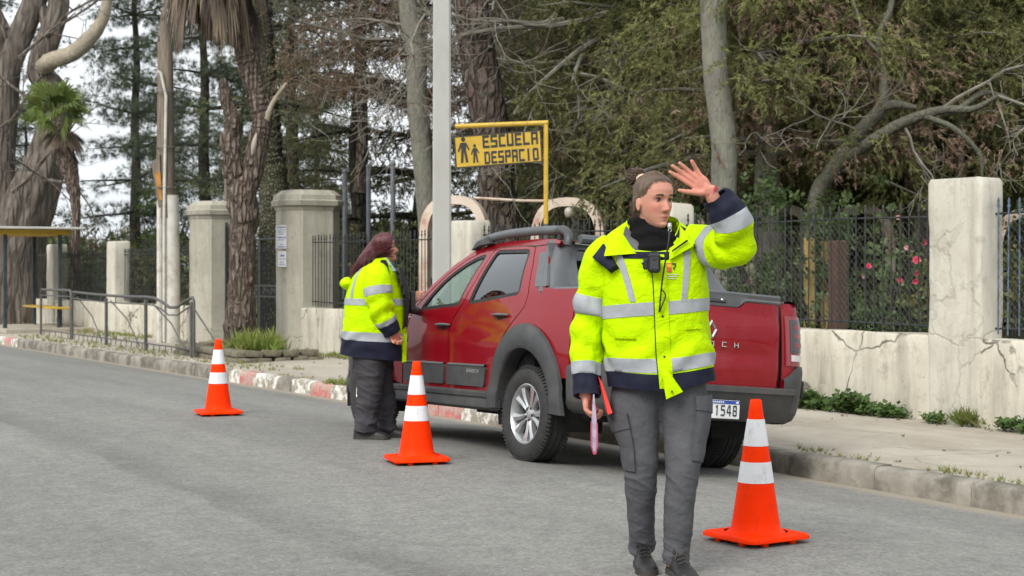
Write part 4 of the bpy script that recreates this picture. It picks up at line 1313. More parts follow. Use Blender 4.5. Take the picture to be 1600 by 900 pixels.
# raised model letters (car, drawn from rectangles)
GL = {'O': [(0, 0, 1, 7), (4, 0, 5, 7), (1, 6, 4, 7), (1, 0, 4, 1)], 'R': [(0, 0, 1, 7), (1, 6, 4, 7), (4, 3.6, 5, 7), (1, 3, 4, 4), (3.4, 0, 4.8, 3)], 'C': [(0, 0, 1, 7), (1, 6, 5, 7), (1, 0, 5, 1)], 'H': [(0, 0, 1, 7), (4, 0, 5, 7), (1, 3, 4, 4)]}
for i, ch in enumerate('OROCH'):
    b_ = MB()
    yc = (2 - i) * .108
    for n_, (a, b, c, d) in enumerate(GL[ch]):
        h = .034; wdt = .040
        for_y = yc + wdt / 2 - (a + c) / 2 * wdt / 5
        z = .885 + ((b + d) / 2 - 3.5) * h / 7
        s = s_of_y(abs(for_y)); X = wrapfn(s, z, .0)
        b_.box((X[0] - .004 - n_ * .0002, for_y, z), (.012, (c - a) * wdt / 5, (d - b) * h / 7), M=None)
    b_.build('letter', M_chrome, tg, smooth=0)
# the same word small on the rear door cladding of the left side
for sg in (1, -1):
    for i, ch in enumerate('OROCH'):
        b_ = MB()
        x0 = (.905 - i * .042) if sg > 0 else (.735 + i * .042)
        for n_, (a, b, c, d) in enumerate(GL[ch]):
            h = .026; wdt = .026
            xx = x0 - sg * (a + c) / 2 * wdt / 5
            z = .575 + (b + d) / 2 * h / 7
            b_.box((xx, sg * (ys(xx, z) + .0215 + n_ * .0002), z), ((c - a) * wdt / 5, .003, (d - b) * h / 7))
        b_.build('letter', mk('grey_lettering', (.28, .28, .28), .5) if 'grey_lettering' not in bpy.data.materials else bpy.data.materials['grey_lettering'], car, smooth=0)
# tail lamps wrapped round the corners
sA, sB = s_of_x(-.88), s_of_y(.672)
tl0 = len(bpy.data.objects)
def lamp(sg):
    def wp(name, s0, s1, z0, z1, mat, par, off, ns=12, nz=8):
        b_ = MB()
        def f(i, j):
            s = s0 + (s1 - s0) * i / (ns - 1); jj = min(max(j - 1, 0), nz - 1)
            z = z0 + (z1 - z0) * jj / (nz - 1)
            sw = s
            o = off - (.03 if j in (0, nz + 1) else 0) - (.012 if i in (0, ns - 1) else 0)
            p = wrapfn(sw, z, o); return (p[0], sg * p[1], p[2])
        b_.grid(ns, nz + 2, f)
        return b_.build(name, mat, par, smooth=50)
    l_ = wp('tail_lamp', sA, sB, .765, 1.125, M_lens, car, .012)
    wp('lamp_inset', sA + .055, sB - .02, .86, 1.10, M_lensd, l_, .0175)
    for z in (.90, .965, 1.03): wp('lamp_segment', sA + .075, sB - .05, z, z + .035, M_lens, l_, .0205, 8, 4)
    wp('reversing_lens', sA + .07, sB - .03, .80, .845, M_lensw, l_, .019, 8, 4)
both(lamp)
# bumper
wrap('bumper_corner', 0, s_of_y(.66), .40, .765, M_plast, car, off=.030, ns=22, nz=10, ztop=lambda k: .66 + .105 * min(1, k / .45) - (.0 if k < .8 else .10 * (k - .8) / .2))
b_ = MB()
def bumpf(i, j):
    s = s_of_y(.74) + (2 - 2 * s_of_y(.74)) * i / 40
    pr = [(.600, -.06), (.600, .045), (.590, .065), (.555, .070), (.545, .055), (.50, .040), (.385, .030), (.350, .010), (.345, -.10)]
    z, o = pr[j]
    return wrapfn(s, z, o)
b_.grid(41, 9, bumpf); bp = b_.build('rear_bumper', M_plast, car, smooth=30)
b_ = MB()
def bumpl(sg):
    b2 = MB()
    pr = [(.42, .030), (.37, .012), (.34, -.04), (.335, -.12)]
    b2.grid(16, 4, lambda i, j: (lambda p: (p[0], sg * p[1], p[2]))(wrapfn(s_of_y(.745) * i / 15, pr[j][0], pr[j][1])))
    b2.build('bumper_skirt', M_plast, bp, smooth=40)
    b2 = MB(); b2.box((-.955, sg * .845, .60), (.11, .02, .13), bevel=.008, rz=sg * R(-40)); b2.build('bumper_recess', M_rub, bp)
both(bumpl)
# number plate
M_plate = mk('plate_white', (.72, .73, .74), .4, var=.05)
M_pblue = mk('plate_blue', (.02, .06, .33), .4, var=.05)
M_pblk = mk('plate_black', (.015, .015, .018), .5, var=0)
b_ = MB(); b_.box((-1.086, -.045, .430), (.008, .40, .13), bevel=.003); npl = b_.build('number_plate', M_plate, bp)
b_ = MB(); b_.box((-1.0915, -.045, .481), (.003, .394, .024)); b_.build('plate_band', M_pblue, npl, smooth=0)
b_ = MB(); x_ = .06
for k in range(7): b_.box((-1.0935, .010 - k * .018, .481), (.001, .011, .011))
b_.box((-1.0935, -.22, .481), (.001, .022, .014)); b_.build('plate_print', M_plate, npl, smooth=0)
GN = {'1': [(2, 0, 3, 7), (1, 5.2, 2, 6.2)], '5': [(0, 6, 4.4, 7), (0, 3.4, 1, 6), (1, 3.4, 4.4, 4.4), (3.6, .9, 4.6, 3.6), (0, 0, 4.0, 1)], '4': [(3, 0, 4, 7), (0, 1.8, 3, 2.8), (4, 1.8, 4.8, 2.8), (.0, 2.8, 1, 4.2), (.8, 4.2, 1.8, 5.6), (1.6, 5.6, 2.6, 7)],
      '8': [(0, .5, 1, 3.3), (3.6, .5, 4.6, 3.3), (.2, 3.7, 1.2, 6.6), (3.4, 3.7, 4.4, 6.6), (.6, 6, 4, 7), (.6, 3, 4, 4), (.6, 0, 4, 1)], 'A': GL['R'], 'S': G['S'], 'B': [(0, 0, 1, 7), (1, 6, 4, 7), (1, 3, 4, 4), (1, 0, 4, 1), (4, .6, 5, 3.3), (3.8, 3.7, 4.8, 6.4)]}
for i, ch in enumerate('BAS1548'):
    if i < 3 and i != 2: continue                    # the first characters are hidden behind the officer in the photograph
    b_ = MB()
    yl = .135 - i * .0515 - (.01 if i > 2 else 0)
    if i == 2: continue
    for n_, (a, b, c, d) in enumerate(GN[ch]):
        b_.box((-1.0922 - n_ * .0001, yl - (a + c) / 2 * .0075, .422 + ((b + d) / 2 - 3.5) * .0108), (.002, (c - a) * .0075, (d - b) * .0108))
    b_.build('plate_digit', M_pblk, npl, smooth=0)
# bed and underbody
b_ = MB()
b_.box((-.58, 0, .62), (.80, 1.40, .05)); b_.box((-.58, .71, .90), (.78, .03, .58)); b_.box((-.58, -.71, .90), (.78, .03, .58)); b_.box((-.965, 0, .90), (.03, 1.30, .56))
b_.build('load_bed', M_dark, car, smooth=0)
for sg in (1, -1):
    b_ = MB(); b_.grid(12, 5, lambda i, j: (-.14 - .84 * i / 11, sg * [.845, .835, .80, .72, .70][j] * (1 - .06 * (i / 11) ** 4), [1.200, 1.222, 1.232, 1.230, 1.17][j])); b_.build('bed_rail', M_plastg, car, smooth=60)
b_ = MB(); b_.box((1.3, 0, .36), (3.6, 1.30, .16), bevel=.03); b_.box((-.6, 0, .43), (.7, 1.1, .14), bevel=.03); b_.tube([(0, -.74, .345), (0, .74, .345)], .05, 8); b_.tube([(WB, -.74, .345), (WB, .74, .345)], .04, 8); b_.build('underbody', M_dark, car, smooth=30)
b_ = MB(); b_.box((1.3, 0, .62), (2.3, 1.56, .36), bevel=.05); b_.box((.02, 0, .95), (.2, 1.5, .4)); b_.box((2.1, 0, .85), (.25, 1.5, .3), bevel=.04); b_.build('cabin_floor', M_cabin, car)
b_ = MB(); b_.tube([(-.70, .45, .36), (-1.0, .45, .33)], .035, 10); b_.build('exhaust_pipe', M_steel, car)
# hood, nose
b_ = MB(); b_.grid(10, 15, lambda i, j: (2.04 + 1.42 * i / 9, (-.80 + .10 * (i / 9) ** 2) * (1 - j / 7), 1.03 - .05 * (i / 9) - .09 * (i / 9) ** 4 + .02 * (1 - ((j - 7) / 7) ** 2) - .02 * abs((j - 7) / 7) ** 6)); b_.build('bonnet', M_paint, car, smooth=60)
b_ = MB(); b_.grid(9, 15, lambda i, j: (3.42 + .20 * (1 - abs((j - 7) / 7) ** 2.6) + (.02 if i in (2, 3, 4) else 0), (-.79) * (1 - j / 7), .88 - .56 * i / 8)); fb = b_.build('front_bumper', M_plast, car, smooth=60)
b_ = MB(); b_.box((3.66, 0, .74), (.03, .9, .14), bevel=.01); b_.build('grille', M_chrome, fb)
for sg in (1, -1):
    b_ = MB(); b_.ball((3.50, sg * .64, .77), (.10, .16, .09), 12, 8); b_.build('headlamp', M_lensw, car)
# seats, wheel, dash
def seat(y, x):
    b_ = MB(); b_.box((x + .25, y, .80), (.5, .50, .16), bevel=.05); b_.box((x - .02, y, 1.06), (.14, .48, .55), bevel=.06); b_.box((x - .07, y, 1.40), (.09, .26, .17), bevel=.04); b_.build('seat', M_seat, car)
seat(.38, 1.2); seat(-.38, 1.2)
b_ = MB(); b_.box((.30, 0, .98), (.14, 1.35, .45), bevel=.06); b_.box((.52, 0, .74), (.5, 1.35, .14), bevel=.05); b_.build('rear_bench', M_seat, car)
Ms = Matrix.Translation((1.72, .36, 1.03)) @ Matrix.Rotation(R(-62), 4, 'Y')
b_ = MB(); b_.tube([Ms @ Vector((.185 * math.cos(a * PI / 12), .185 * math.sin(a * PI / 12), 0)) for a in range(25)], .016, 8, cap=False); b_.tube([Ms @ Vector((-.18, 0, 0)), Ms @ Vector((.18, 0, 0))], .02, 6); b_.ball(Ms @ Vector((0, 0, 0)), .05, 8, 6); b_.build('steering_wheel', M_cabin, car, smooth=60)
b_ = MB(); b_.box((1.98, 0, 1.0), (.30, 1.5, .12), bevel=.04); b_.build('dashboard', M_cabin, car)

# wheels
def wheel_parts(root):
    b_ = MB()                                       # tyre as a lathe about local y with grooves
    prof = [(.212, -.075), (.225, -.098), (.255, -.112), (.295, -.113), (.322, -.104), (.336, -.092), (.343, -.078), (.3435, -.050), (.336, -.048), (.336, -.041), (.345, -.039), (.345, -.004), (.337, -.003), (.337, .003), (.345, .004), (.345, .039), (.336, .041), (.336, .048), (.3435, .050), (.343, .078), (.336, .092), (.322, .104), (.295, .113), (.255, .112), (.225, .098), (.212, .075)]
    b_.lathe(prof, 72, M=Matrix.Rotation(-PI / 2, 4, 'X'), close=False)
    ty = b_.build('tyre', M_tyre, root, smooth=30)
    b_ = MB()
    for k in range(72):                              # shoulder lugs
        for s_ in (-1, 1):
            a = 2 * PI * (k + (.5 if s_ > 0 else 0)) / 72
            Mx = Matrix.Rotation(a, 4, 'Y') @ Matrix.Translation((.341, s_ * .088, 0)) @ Matrix.Rotation(s_ * R(38), 4, 'Z')
            b_.box((0, 0, 0), (.016, .032, .015), M=Mx)
    b_.build('tread_lugs', M_tyre, ty, smooth=0)['kind'] = 'stuff'
    b_ = MB()
    b_.lathe([(.205, -.07), (.215, -.072), (.222, -.085), (.222, -.092), (.214, -.094), (.206, -.086), (.198, -.06), (.190, -.03), (.188, .06)], 48, M=Matrix.Rotation(PI / 2, 4, 'X'), close=False)
    b_.lathe([(.0, -.062), (.03, -.064), (.036, -.060), (.060, -.052), (.066, -.035), (.066, .0)], 32, M=Matrix.Rotation(PI / 2, 4, 'X'), close=False)
    rm = b_.build('rim', M_alloy, root, smooth=40)
    b_ = MB()
    b_.lathe([(.02, -.0), (.19, -.0), (.19, .05)], 32, M=Matrix.Rotation(PI / 2, 4, 'X'), close=False)
    b_.lathe([(.02, -.02), (.135, -.02), (.135, .0)], 32, M=Matrix.Rotation(PI / 2, 4, 'X'), close=False)
    b_.build('brake_disc', M_dark, root, smooth=40)
    for k in range(5):
        b2 = MB()
        a = 2 * PI * k / 5 + .25
        Mx = Matrix.Rotation(a, 4, 'Y')
        for s_ in (-1, 1):                            # each spoke is a pair of blades with a valley between
            P = [(.052, s_ * .004, s_ * .024), (.12, s_ * .008, s_ * .046), (.204, s_ * .022, s_ * .094)]
            vs = []
            for r_, za, zb_ in P:
                d = .066 + .016 * (r_ - .05) / .15
                vs += [(r_, d - .012, za), (r_, d, (za + zb_) / 2), (r_, d - .010, zb_), (r_, d - .045, zb_), (r_, d - .045, za)]
            fs = []
            for i in range(2):
                for j in range(5): fs.append((i * 5 + j, i * 5 + (j + 1) % 5, i * 5 + 5 + (j + 1) % 5, i * 5 + 5 + j))
            fs += [(0, 1, 2, 3, 4), (14, 13, 12, 11, 10)]
            b2.add(vs, fs, M=Mx)
        b2.build('spoke', M_alloy, rm, smooth=30)
        b2 = MB(); b2.lathe([(.009, .052), (.009, .064), (.0, .065)], 8, M=Mx @ Matrix.Translation((.046, 0, .0)) @ Matrix.Rotation(-PI / 2, 4, 'X')); b2.build('wheel_nut', M_dark, rm)
wh0 = None
for xw in (0.0, WB):
    for sg in (1, -1):
        wr = bpy.data.objects.new('wheel', None); COL.objects.link(wr); wr.parent = car
        wr.location = (xw, sg * .775, .345 - 1.8 * math.sin(PITCH) + xw * math.sin(PITCH))
        wr.rotation_euler = (0, random.random() * 2 if (xw or sg < 0) else .2, 0 if sg > 0 else PI)
        if wh0 is None:
            wheel_parts(wr); wh0 = wr
        else:
            for ch in list(wh0.children): copy_tree(ch, wr)
# ================================================================== people
def hivis_mat():
    t = NT('hi_vis_yellow')
    co = t.tc.outputs['Object']
    c = t.ramp(t.noise(7, co, 5), .3, .7, (.44, .68, .0), (.53, .80, .0))
    c = t.mix(t.math('MULTIPLY', t.ramp(t.noise(10, co, 6, .7), .60, .78), .22), c, (.33, .45, .005))
    t.set(c, .7, spec=.08)
    n1 = t.bump(t.noise(11, t.coord((1.2, 1.2, 1.7)), 5, .6, .6), .55, .030)
    t.bump(t.noise(420, co, 2), .15, .001, n1)
    return t.mat
M_hv = hivis_mat()
M_hv2 = mk('hi_vis_inner', (.52, .78, .0), .7, var=.08, spec=.1)
def cloth(name, col, rough=.85, var=.2, fold=.3, weave=500, scale=14):
    t = NT(name)
    co = t.tc.outputs['Object']
    c = t.ramp(t.noise(9, co, 5), .3, .7, tuple(k * (1 - var) for k in col), tuple(k * (1 + var) for k in col))
    t.set(c, rough, spec=.18)
    n1 = t.bump(t.noise(scale, co, 5, .6), fold, .022)
    t.bump(t.noise(weave, co, 2), .2, .001, n1)
    return t.mat
M_navy = cloth('navy_fabric', (.013, .014, .030), .7)
M_trou = cloth('charcoal_trouser', (.088, .089, .096), .85, .15, .5)
M_trou2 = cloth('dark_trouser', (.056, .052, .058), .85, .2, .5)
M_gait = cloth('black_fleece', (.006, .0055, .0065), .95, .25, .5, 300, 18)
M_grey = cloth('grey_lining', (.10, .10, .105), .8)
M_dkgrey = cloth('dark_grey_sweater', (.045, .047, .05), .95)
M_shoe = mk('black_shoe', (.014, .014, .015), .55, var=.3, vs=20, bump=.3, bs=60, bd=.003, dirt=(.05, .045, .04), ds=8, dl=(.5, .75))
M_sole = mk('shoe_sole', (.02, .02, .02), .8, var=.3, dirt=(.08, .07, .06))
def refl_mat():
    t = NT('silver_tape')
    co = t.tc.outputs['Object']
    c = t.ramp(t.noise(12, co, 5, .6), .3, .7, (.30, .315, .335), (.38, .395, .415))
    t.set(c, .65, .0, spec=.15)
    n1 = t.bump(t.noise(14, co, 4), .25, .018)
    t.bump(t.voro(600, co), .1, .0006, n1)
    return t.mat
M_refl = refl_mat()
M_pipe = mk('pale_piping', (.62, .66, .42), .6, var=.08)
def skin_mat(name):
    t = NT(name)
    at = t.n('ShaderNodeAttribute'); at.attribute_name = 'tone'
    co = t.tc.outputs['Object']
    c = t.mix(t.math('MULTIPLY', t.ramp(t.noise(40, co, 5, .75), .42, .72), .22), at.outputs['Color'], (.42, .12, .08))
    t.set(c, .62, spec=.28)
    t.b.inputs['Subsurface Weight'].default_value = .10
    t.b.inputs['Subsurface Radius'].default_value = (.9, .35, .2)
    t.b.inputs['Subsurface Scale'].default_value = .006
    t.bump(t.noise(260, co, 3), .12, .0012)
    return t.mat
M_skin = skin_mat('skin')
def hair_mat(name, a, b):
    t = NT(name)
    st = t.n('ShaderNodeAttribute'); st.attribute_name = 'strand'
    f = t.noise(1.0, st.outputs['Vector'], 3, .6)
    c = t.ramp(f, .3, .72, a, b)
    t.set(c, .42, spec=.5)
    t.bump(f, .7, .004)
    return t.mat
M_hairA = hair_mat('brown_hair', (.034, .022, .014), (.20, .132, .088))
M_hairB = hair_mat('dark_red_hair', (.034, .008, .010), (.15, .026, .032))
M_eye = mk('eye_white', (.55, .50, .47), .25, var=0)
M_iris = mk('eye_iris', (.02, .012, .008), .15, var=0)
M_brow = mk('brow_hair', (.065, .040, .028), .8, var=.2)
M_blkp = mk('black_device', (.014, .015, .017), .38, var=.15, coat=.3)
M_silver = mk('whistle_metal', (.62, .62, .60), .25, .7, var=.05)

def remesh(mb, voxel, smooth_it=2, fac=.5):
    me = mb.mesh('tmp', None, 0)
    o = bpy.data.objects.new('tmp', me); COL.objects.link(o)
    md = o.modifiers.new('r', 'REMESH'); md.mode = 'VOXEL'; md.voxel_size = voxel; md.use_smooth_shade = True
    if smooth_it:
        ms = o.modifiers.new('s', 'SMOOTH'); ms.factor = fac; ms.iterations = smooth_it
    dg = bpy.context.evaluated_depsgraph_get(); dg.update()
    out = bpy.data.meshes.new_from_object(o.evaluated_get(dg))
    bpy.data.objects.remove(o); bpy.data.meshes.remove(me)
    out.shade_smooth()
    return out
def co_of(me):
    a = np.empty(len(me.vertices) * 3, np.float32); me.vertices.foreach_get('co', a); return a.reshape(-1, 3)
def limb(mb, P, rad, seg=12):
    P = [Vector(p) for p in P]
    if not hasattr(rad, '__len__'): rad = [rad] * len(P)
    n = max(3, len(P) * 4)
    q = catmull([(*p, r) for p, r in zip(P, rad)], n)
    mb.tube([tuple(k[:3]) for k in q], [float(k[3]) for k in q], seg)
    mb.ball(P[0], rad[0], 12, 8); mb.ball(P[-1], rad[-1], 12, 8)

# ------- head
H_h = [0, .03, .08, .15, .22, .32, .42, .52, .62, .72, .82, .90, .96, 1.0]
H_w = [.010, .022, .033, .043, .0515, .0600, .0660, .0705, .0735, .0745, .070, .057, .038, .004]
H_f = [.052, .070, .078, .0785, .079, .0815, .0825, .0815, .0855, .084, .073, .054, .033, .004]
H_b = [-.010, .0, .015, .035, .052, .072, .085, .093, .098, .097, .088, .068, .043, .004]
HH = .240
def head_pt(h, phi, off=0.0, feat=True):
    w, f, b = (float(np.interp(h, H_h, k)) for k in (H_w, H_f, H_b))
    w += off; f += off; b += off
    s, c = math.sin(phi), math.cos(phi)
    x = w * math.copysign(abs(s) ** .92, s)
    y = -f * abs(c) ** .80 if c > 0 else b * abs(c) ** .9
    z = h * HH + off * (h - .5) * 1.6
    if feat and c > 0:
        g = lambda x0, h0, sx, sh: math.exp(-((abs(x) - x0) / sx) ** 2 - ((h - h0) / sh) ** 2)
        d = 0.0
        # nose: bridge, tip, wings
        nz = max(0, min(1, (.565 - h) / .20)) if h > .345 else max(0, (h - .285) / .06)
        d += .0275 * nz * math.exp(-(x / (.0080 + .003 * nz)) ** 2)
        d += .007 * g(.0135, .335, .006, .03)
        d -= .0115 * g(.031, .522, .0165, .046)            # sockets
        d += .0035 * g(.028, .590, .024, .030)             # brow
        d += .0060 * g(0, .225, .020, .024) + .0055 * g(0, .175, .018, .024) - .0050 * g(0, .199, .021, .008)
        d += .0060 * g(0, .075, .018, .05) - .0035 * g(0, .128, .022, .025)
        d += .0045 * g(.043, .40, .020, .07)               # cheekbones
        y -= d
    return (x, y, z)
def head_mesh(mb, M):
    nh, npz = 84, 96
    hs = [1 - (1 - i / (nh - 1)) for i in range(nh)]
    mb2 = MB()
    mb2.grid(nh, npz, lambda i, j: head_pt(hs[i], -PI + 2 * PI * j / npz), wrap=True)
    mb2.f.append(tuple(range(npz))[::-1]); mb2.f.append(tuple(range((nh - 1) * npz, nh * npz))); mb2.m += [0, 0]
    mb.add(mb2.v, mb2.f, 0, M)
    for sg in (-1, 1):                                      # ears
        e = MB(); e.ball((sg * .0745, .016, .108), (.0075, .017, .028), 12, 8); e.ball((sg * .075, .013, .088), (.006, .010, .013), 10, 6)
        mb.add(e.v, e.f, 0, M)
def hand_mesh(mb, M, tips, side, curl=.0, spread=1.0):
    """tips: little..index finger tip positions and thumb; hand frame: +z fingers, palm faces -y, side = sign of the thumb's x"""
    base = {'index': (side * .027, .0, .092), 'middle': (side * .008, -.0, .097), 'ring': (-side * .012, .0, .092), 'little': (-side * .030, .002, .081)}
    L = MB()
    for k, b in base.items():
        limb(L, [(side * .006 + b[0] * .35, 0, .004), (b[0] * .85, .0, .05), b], [.0155, .0145, .0105], 10)
        t = Vector(tips[k]); b = Vector(b)
        if len(tips[k]) == 3 and curl == 0:
            m1 = b.lerp(t, .45) + Vector((0, .006, 0)); m2 = b.lerp(t, .76) + Vector((0, .003, 0))
            limb(L, [b, m1, m2, t], [.0115, .0104, .0096, .0080], 10)
        else:
            d = (t - b).normalized(); ln = {'index': .078, 'middle': .086, 'ring': .080, 'little': .062}[k]
            a = 0.0; p = b.copy(); P = [p.copy()]
            for seg, fr in ((.46, 1.0), (.30, 1.25), (.24, .9)):
                a += curl * fr
                p = p + Vector((d.x * math.cos(a), -math.sin(a), d.z * math.cos(a))) * ln * seg
                P.append(p.copy())
            limb(L, P, [.0102, .0094, .0086, .0072], 10)
    limb(L, [(side * .012, -.004, .012), (side * .034, -.010, .040)], [.017, .0155], 10)
    th = tips['thumb']
    a = Vector((side * .034, -.010, .040)); b = Vector(th)
    limb(L, [a, a.lerp(b, .55) + Vector((side * .004, 0, .004)), b], [.0140, .0112, .0085], 10)
    L.ball((0, -.002, .050), (.036, .013, .045), 14, 8)
    mb.add(L.v, L.f, 0, M)
def frame(o, z, ynear):
    """matrix with local z along z and local y as near as possible to ynear"""
    z = Vector(z).normalized(); y = Vector(ynear); y = (y - z * y.dot(z)).normalized(); x = y.cross(z)
    return Matrix(((x.x, y.x, z.x, o[0]), (x.y, y.y, z.y, o[1]), (x.z, y.z, z.z, o[2]), (0, 0, 0, 1)))

def paint_skin(me, Mh, base, lips, blush, hands=()):
    V = co_of(me)
    Mi = np.array(Mh.inverted())
    L = V @ Mi[:3, :3].T + Mi[:3, 3]
    h = L[:, 2] / HH; ax = np.abs(L[:, 0]); fr = (L[:, 1] < -.03) & (h > -.05) & (h < 1.05) & (ax < .09)
    C = np.tile(np.array([*base, 1.0], np.float32), (len(V), 1))
    def mixin(w, col):
        w = np.clip(w, 0, 1)[:, None]; C[:, :3] = C[:, :3] * (1 - w) + np.array(col, np.float32) * w
    g = lambda x0, h0, sx, sh: np.exp(-((ax - x0) / sx) ** 2 - ((h - h0) / sh) ** 2) * fr
    mixin(.42 * g(.045, .37, .024, .09), blush)
    mixin(.45 * g(0, .35, .014, .06), blush)
    mixin(.85 * (g(0, .222, .017, .022) + g(0, .178, .015, .022)), lips)
    mixin(.6 * g(.031, .52, .019, .036), [base[0] * .55, base[1] * .5, base[2] * .5])  # shade of sockets, nose sides and nostrils put into the skin colour
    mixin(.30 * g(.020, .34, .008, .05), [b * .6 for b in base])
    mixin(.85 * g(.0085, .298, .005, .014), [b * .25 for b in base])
    mixin(.9 * np.exp(-((h - .2) / .007) ** 2 - (ax / .020) ** 2) * fr, [b * .3 for b in lips])  # shade between the lips drawn as a dark line in the colour
    for c, r in hands:
        d = np.linalg.norm(V - np.array(c, np.float32), axis=1)
        mixin(.55 * np.clip(1 - d / r, 0, 1) * 2, [min(1, base[0] * 1.12), base[1] * .92, base[2] * .92])
    at = me.attributes.new('tone', 'FLOAT_COLOR', 'POINT')
    at.data.foreach_set('color', C.ravel())

def strand_attr(me, S):
    at = me.attributes.new('strand', 'FLOAT_VECTOR', 'POINT'); at.data.foreach_set('vector', np.array(S, np.float32).ravel())

def face_parts(body, Mh, brow=True, look=0.0):
    for sg in (-1, 1):
        c = Vector((sg * .0315, -.0608, .524 * HH))
        b_ = MB(); b_.ball((0, 0, 0), (.0128, .0115, .0080), 14, 10, M=Mh @ Matrix.Translation(c)); e = b_.build('eye', M_eye, body, smooth=80)
        b_ = MB(); b_.ball((look * .004, -.0088, 0), (.0058, .0042, .0058), 12, 8, M=Mh @ Matrix.Translation(c)); b_.build('iris', M_iris, e, smooth=80)
        P = [(sg * (.0315 + x), -.0712 - .004 * (1 - (x / .016) ** 2) - (.002 if sg * x < 0 else -.001), .524 * HH + .0068 - .006 * (x / .016) ** 2) for x in np.linspace(-.0155, .0165, 7)]
        b_ = MB(); b_.tube([Mh @ Vector(p) for p in P], [.0016, .0025, .0030, .0031, .0030, .0026, .0018], 6); b_.build('eyelash', M_iris, body, smooth=60)
        P = [Mh @ Vector((lambda q: (q[0], q[1] - .002, q[2]))(head_pt(.600 + .022 * (1 - ((k - 2.5) / 3.2) ** 2) - (.01 if k > 4 else 0), math.asin(max(-1, min(1, sg * (.013 + .0068 * k) / .0735)))))) for k in range(6)]
        b_ = MB(); b_.tube(P, [.0028, .0038, .0040, .0036, .0028, .0016], 6); b_.build('eyebrow', M_brow, body, smooth=60)

# ------- garments as surfaces that can be patched
class Torso:
    def __init__(self, rows, q, fold=.008, seed=0, e=.82, hem=None):
        """rows: (v, uL, uR, front half depth, back half depth) from hem to neck in photograph pixels"""
        self.T = []
        for v, a, b, f, k, cy in rows:
            p, r = q(a, v, 0), q(b, v, 0)
            self.T.append((p.z, (p.x + r.x) / 2, cy, (r.x - p.x) / 2, f, k))
        self.T = np.array(self.T); self.fold = fold; self.seed = seed; self.e = e; self.hem = hem
        self.z0, self.z1 = self.T[0, 0], self.T[-1, 0]
        self.zs = np.linspace(self.z0, self.z1, 160)
        dense = catmull(self.T, 120)
        o = np.argsort(dense[:, 0]); self.D = dense[o]
    def __call__(self, z, phi, off=0.0):
        cx, cy, a, f, b = (float(np.interp(z, self.D[:, 0], self.D[:, k])) for k in (1, 2, 3, 4, 5))
        s, c = math.sin(phi), math.cos(phi)
        e = self.e
        a += off; f += off; b += off
        x = a * math.copysign(abs(s) ** e, s); y = -f * abs(c) ** e if c > 0 else b * abs(c) ** e
        k = (z - self.z0) / (self.z1 - self.z0)
        fd = self.fold * (1.0 - .5 * k)
        sd_ = self.seed
        d = fd * (1.2 * noise.noise(Vector((x * 3 + sd_, y * 3, z * 5.5))) + .7 * noise.noise(Vector((x * 6 + 9 + sd_, y * 6, z * 13 + x * 5))))
        d += fd * .8 * math.sin(z * 42 + 5 * math.sin(phi * 2 + sd_)) * math.exp(-((z - (self.z0 + .16)) / .10) ** 2)
        n = Vector((s, -c, 0))
        dz = self.hem(phi, k) if self.hem else 0
        return Vector((cx + x, cy + y, z + dz)) + n * d
class Sleeve:
    def __init__(self, ctrl, fold=.008, seed=0, elbow=.5, n=80):
        """ctrl: (x, y, z, radius)"""
        self.C = catmull(ctrl, n); self.n = n
        P = [Vector(p[:3]) for p in self.C]
        self.tan = [(P[min(i + 1, n - 1)] - P[max(i - 1, 0)]).normalized() for i in range(n)]
        u = self.tan[0].cross(Vector((0, 1, 0))).normalized()
        self.U = []
        for i in range(n):
            u = (u - self.tan[i] * u.dot(self.tan[i])).normalized(); self.U.append(u.copy())
        self.P = P; self.fold = fold; self.seed = seed; self.elbow = elbow
        self.len = sum((P[i + 1] - P[i]).length for i in range(n - 1))
    def __call__(self, s, phi, off=0.0):
        f_ = min(max(s, 0), 1) * (self.n - 1); i = min(int(f_), self.n - 2); a = f_ - i
        p = self.P[i].lerp(self.P[i + 1], a); t = self.tan[i].lerp(self.tan[i + 1], a); u = self.U[i].lerp(self.U[i + 1], a).normalized()
        r = self.C[i][3] * (1 - a) + self.C[i + 1][3] * a + off
        w = t.cross(u).normalized()
        d = u * math.cos(phi) + w * math.sin(phi)
        z = s * self.len
        fd = self.fold
        k = fd * (.9 * noise.noise(Vector((z * 7 + self.seed, d.x * 1.3, d.z * 1.3 + d.y))) + .6 * noise.noise(Vector((z * 17, d.x * 2 + self.seed, d.y * 2 + d.z))))
        k += fd * .9 * math.sin(z * 62 + 2.2 * math.sin(phi + self.seed)) * math.exp(-((s - self.elbow) / .16) ** 2)
        k += fd * .8 * math.sin(z * 75 + 2.5 * math.sin(phi * 1 + 1 + self.seed)) * max(0, s - .72) * 1.2
        return p + d * (r + k)
def skin_of(fn, s0, s1, ns, nphi=64, off=0.0, p0=-PI, p1=PI, mb=None):
    mb = mb or MB(); wrap_ = abs(p1 - p0 - 2 * PI) < 1e-6
    mb.grid(ns, nphi, lambda i, j: fn(s0 + (s1 - s0) * i / (ns - 1), p0 + (p1 - p0) * j / (nphi if wrap_ else nphi - 1), off), wrap=wrap_)
    return mb
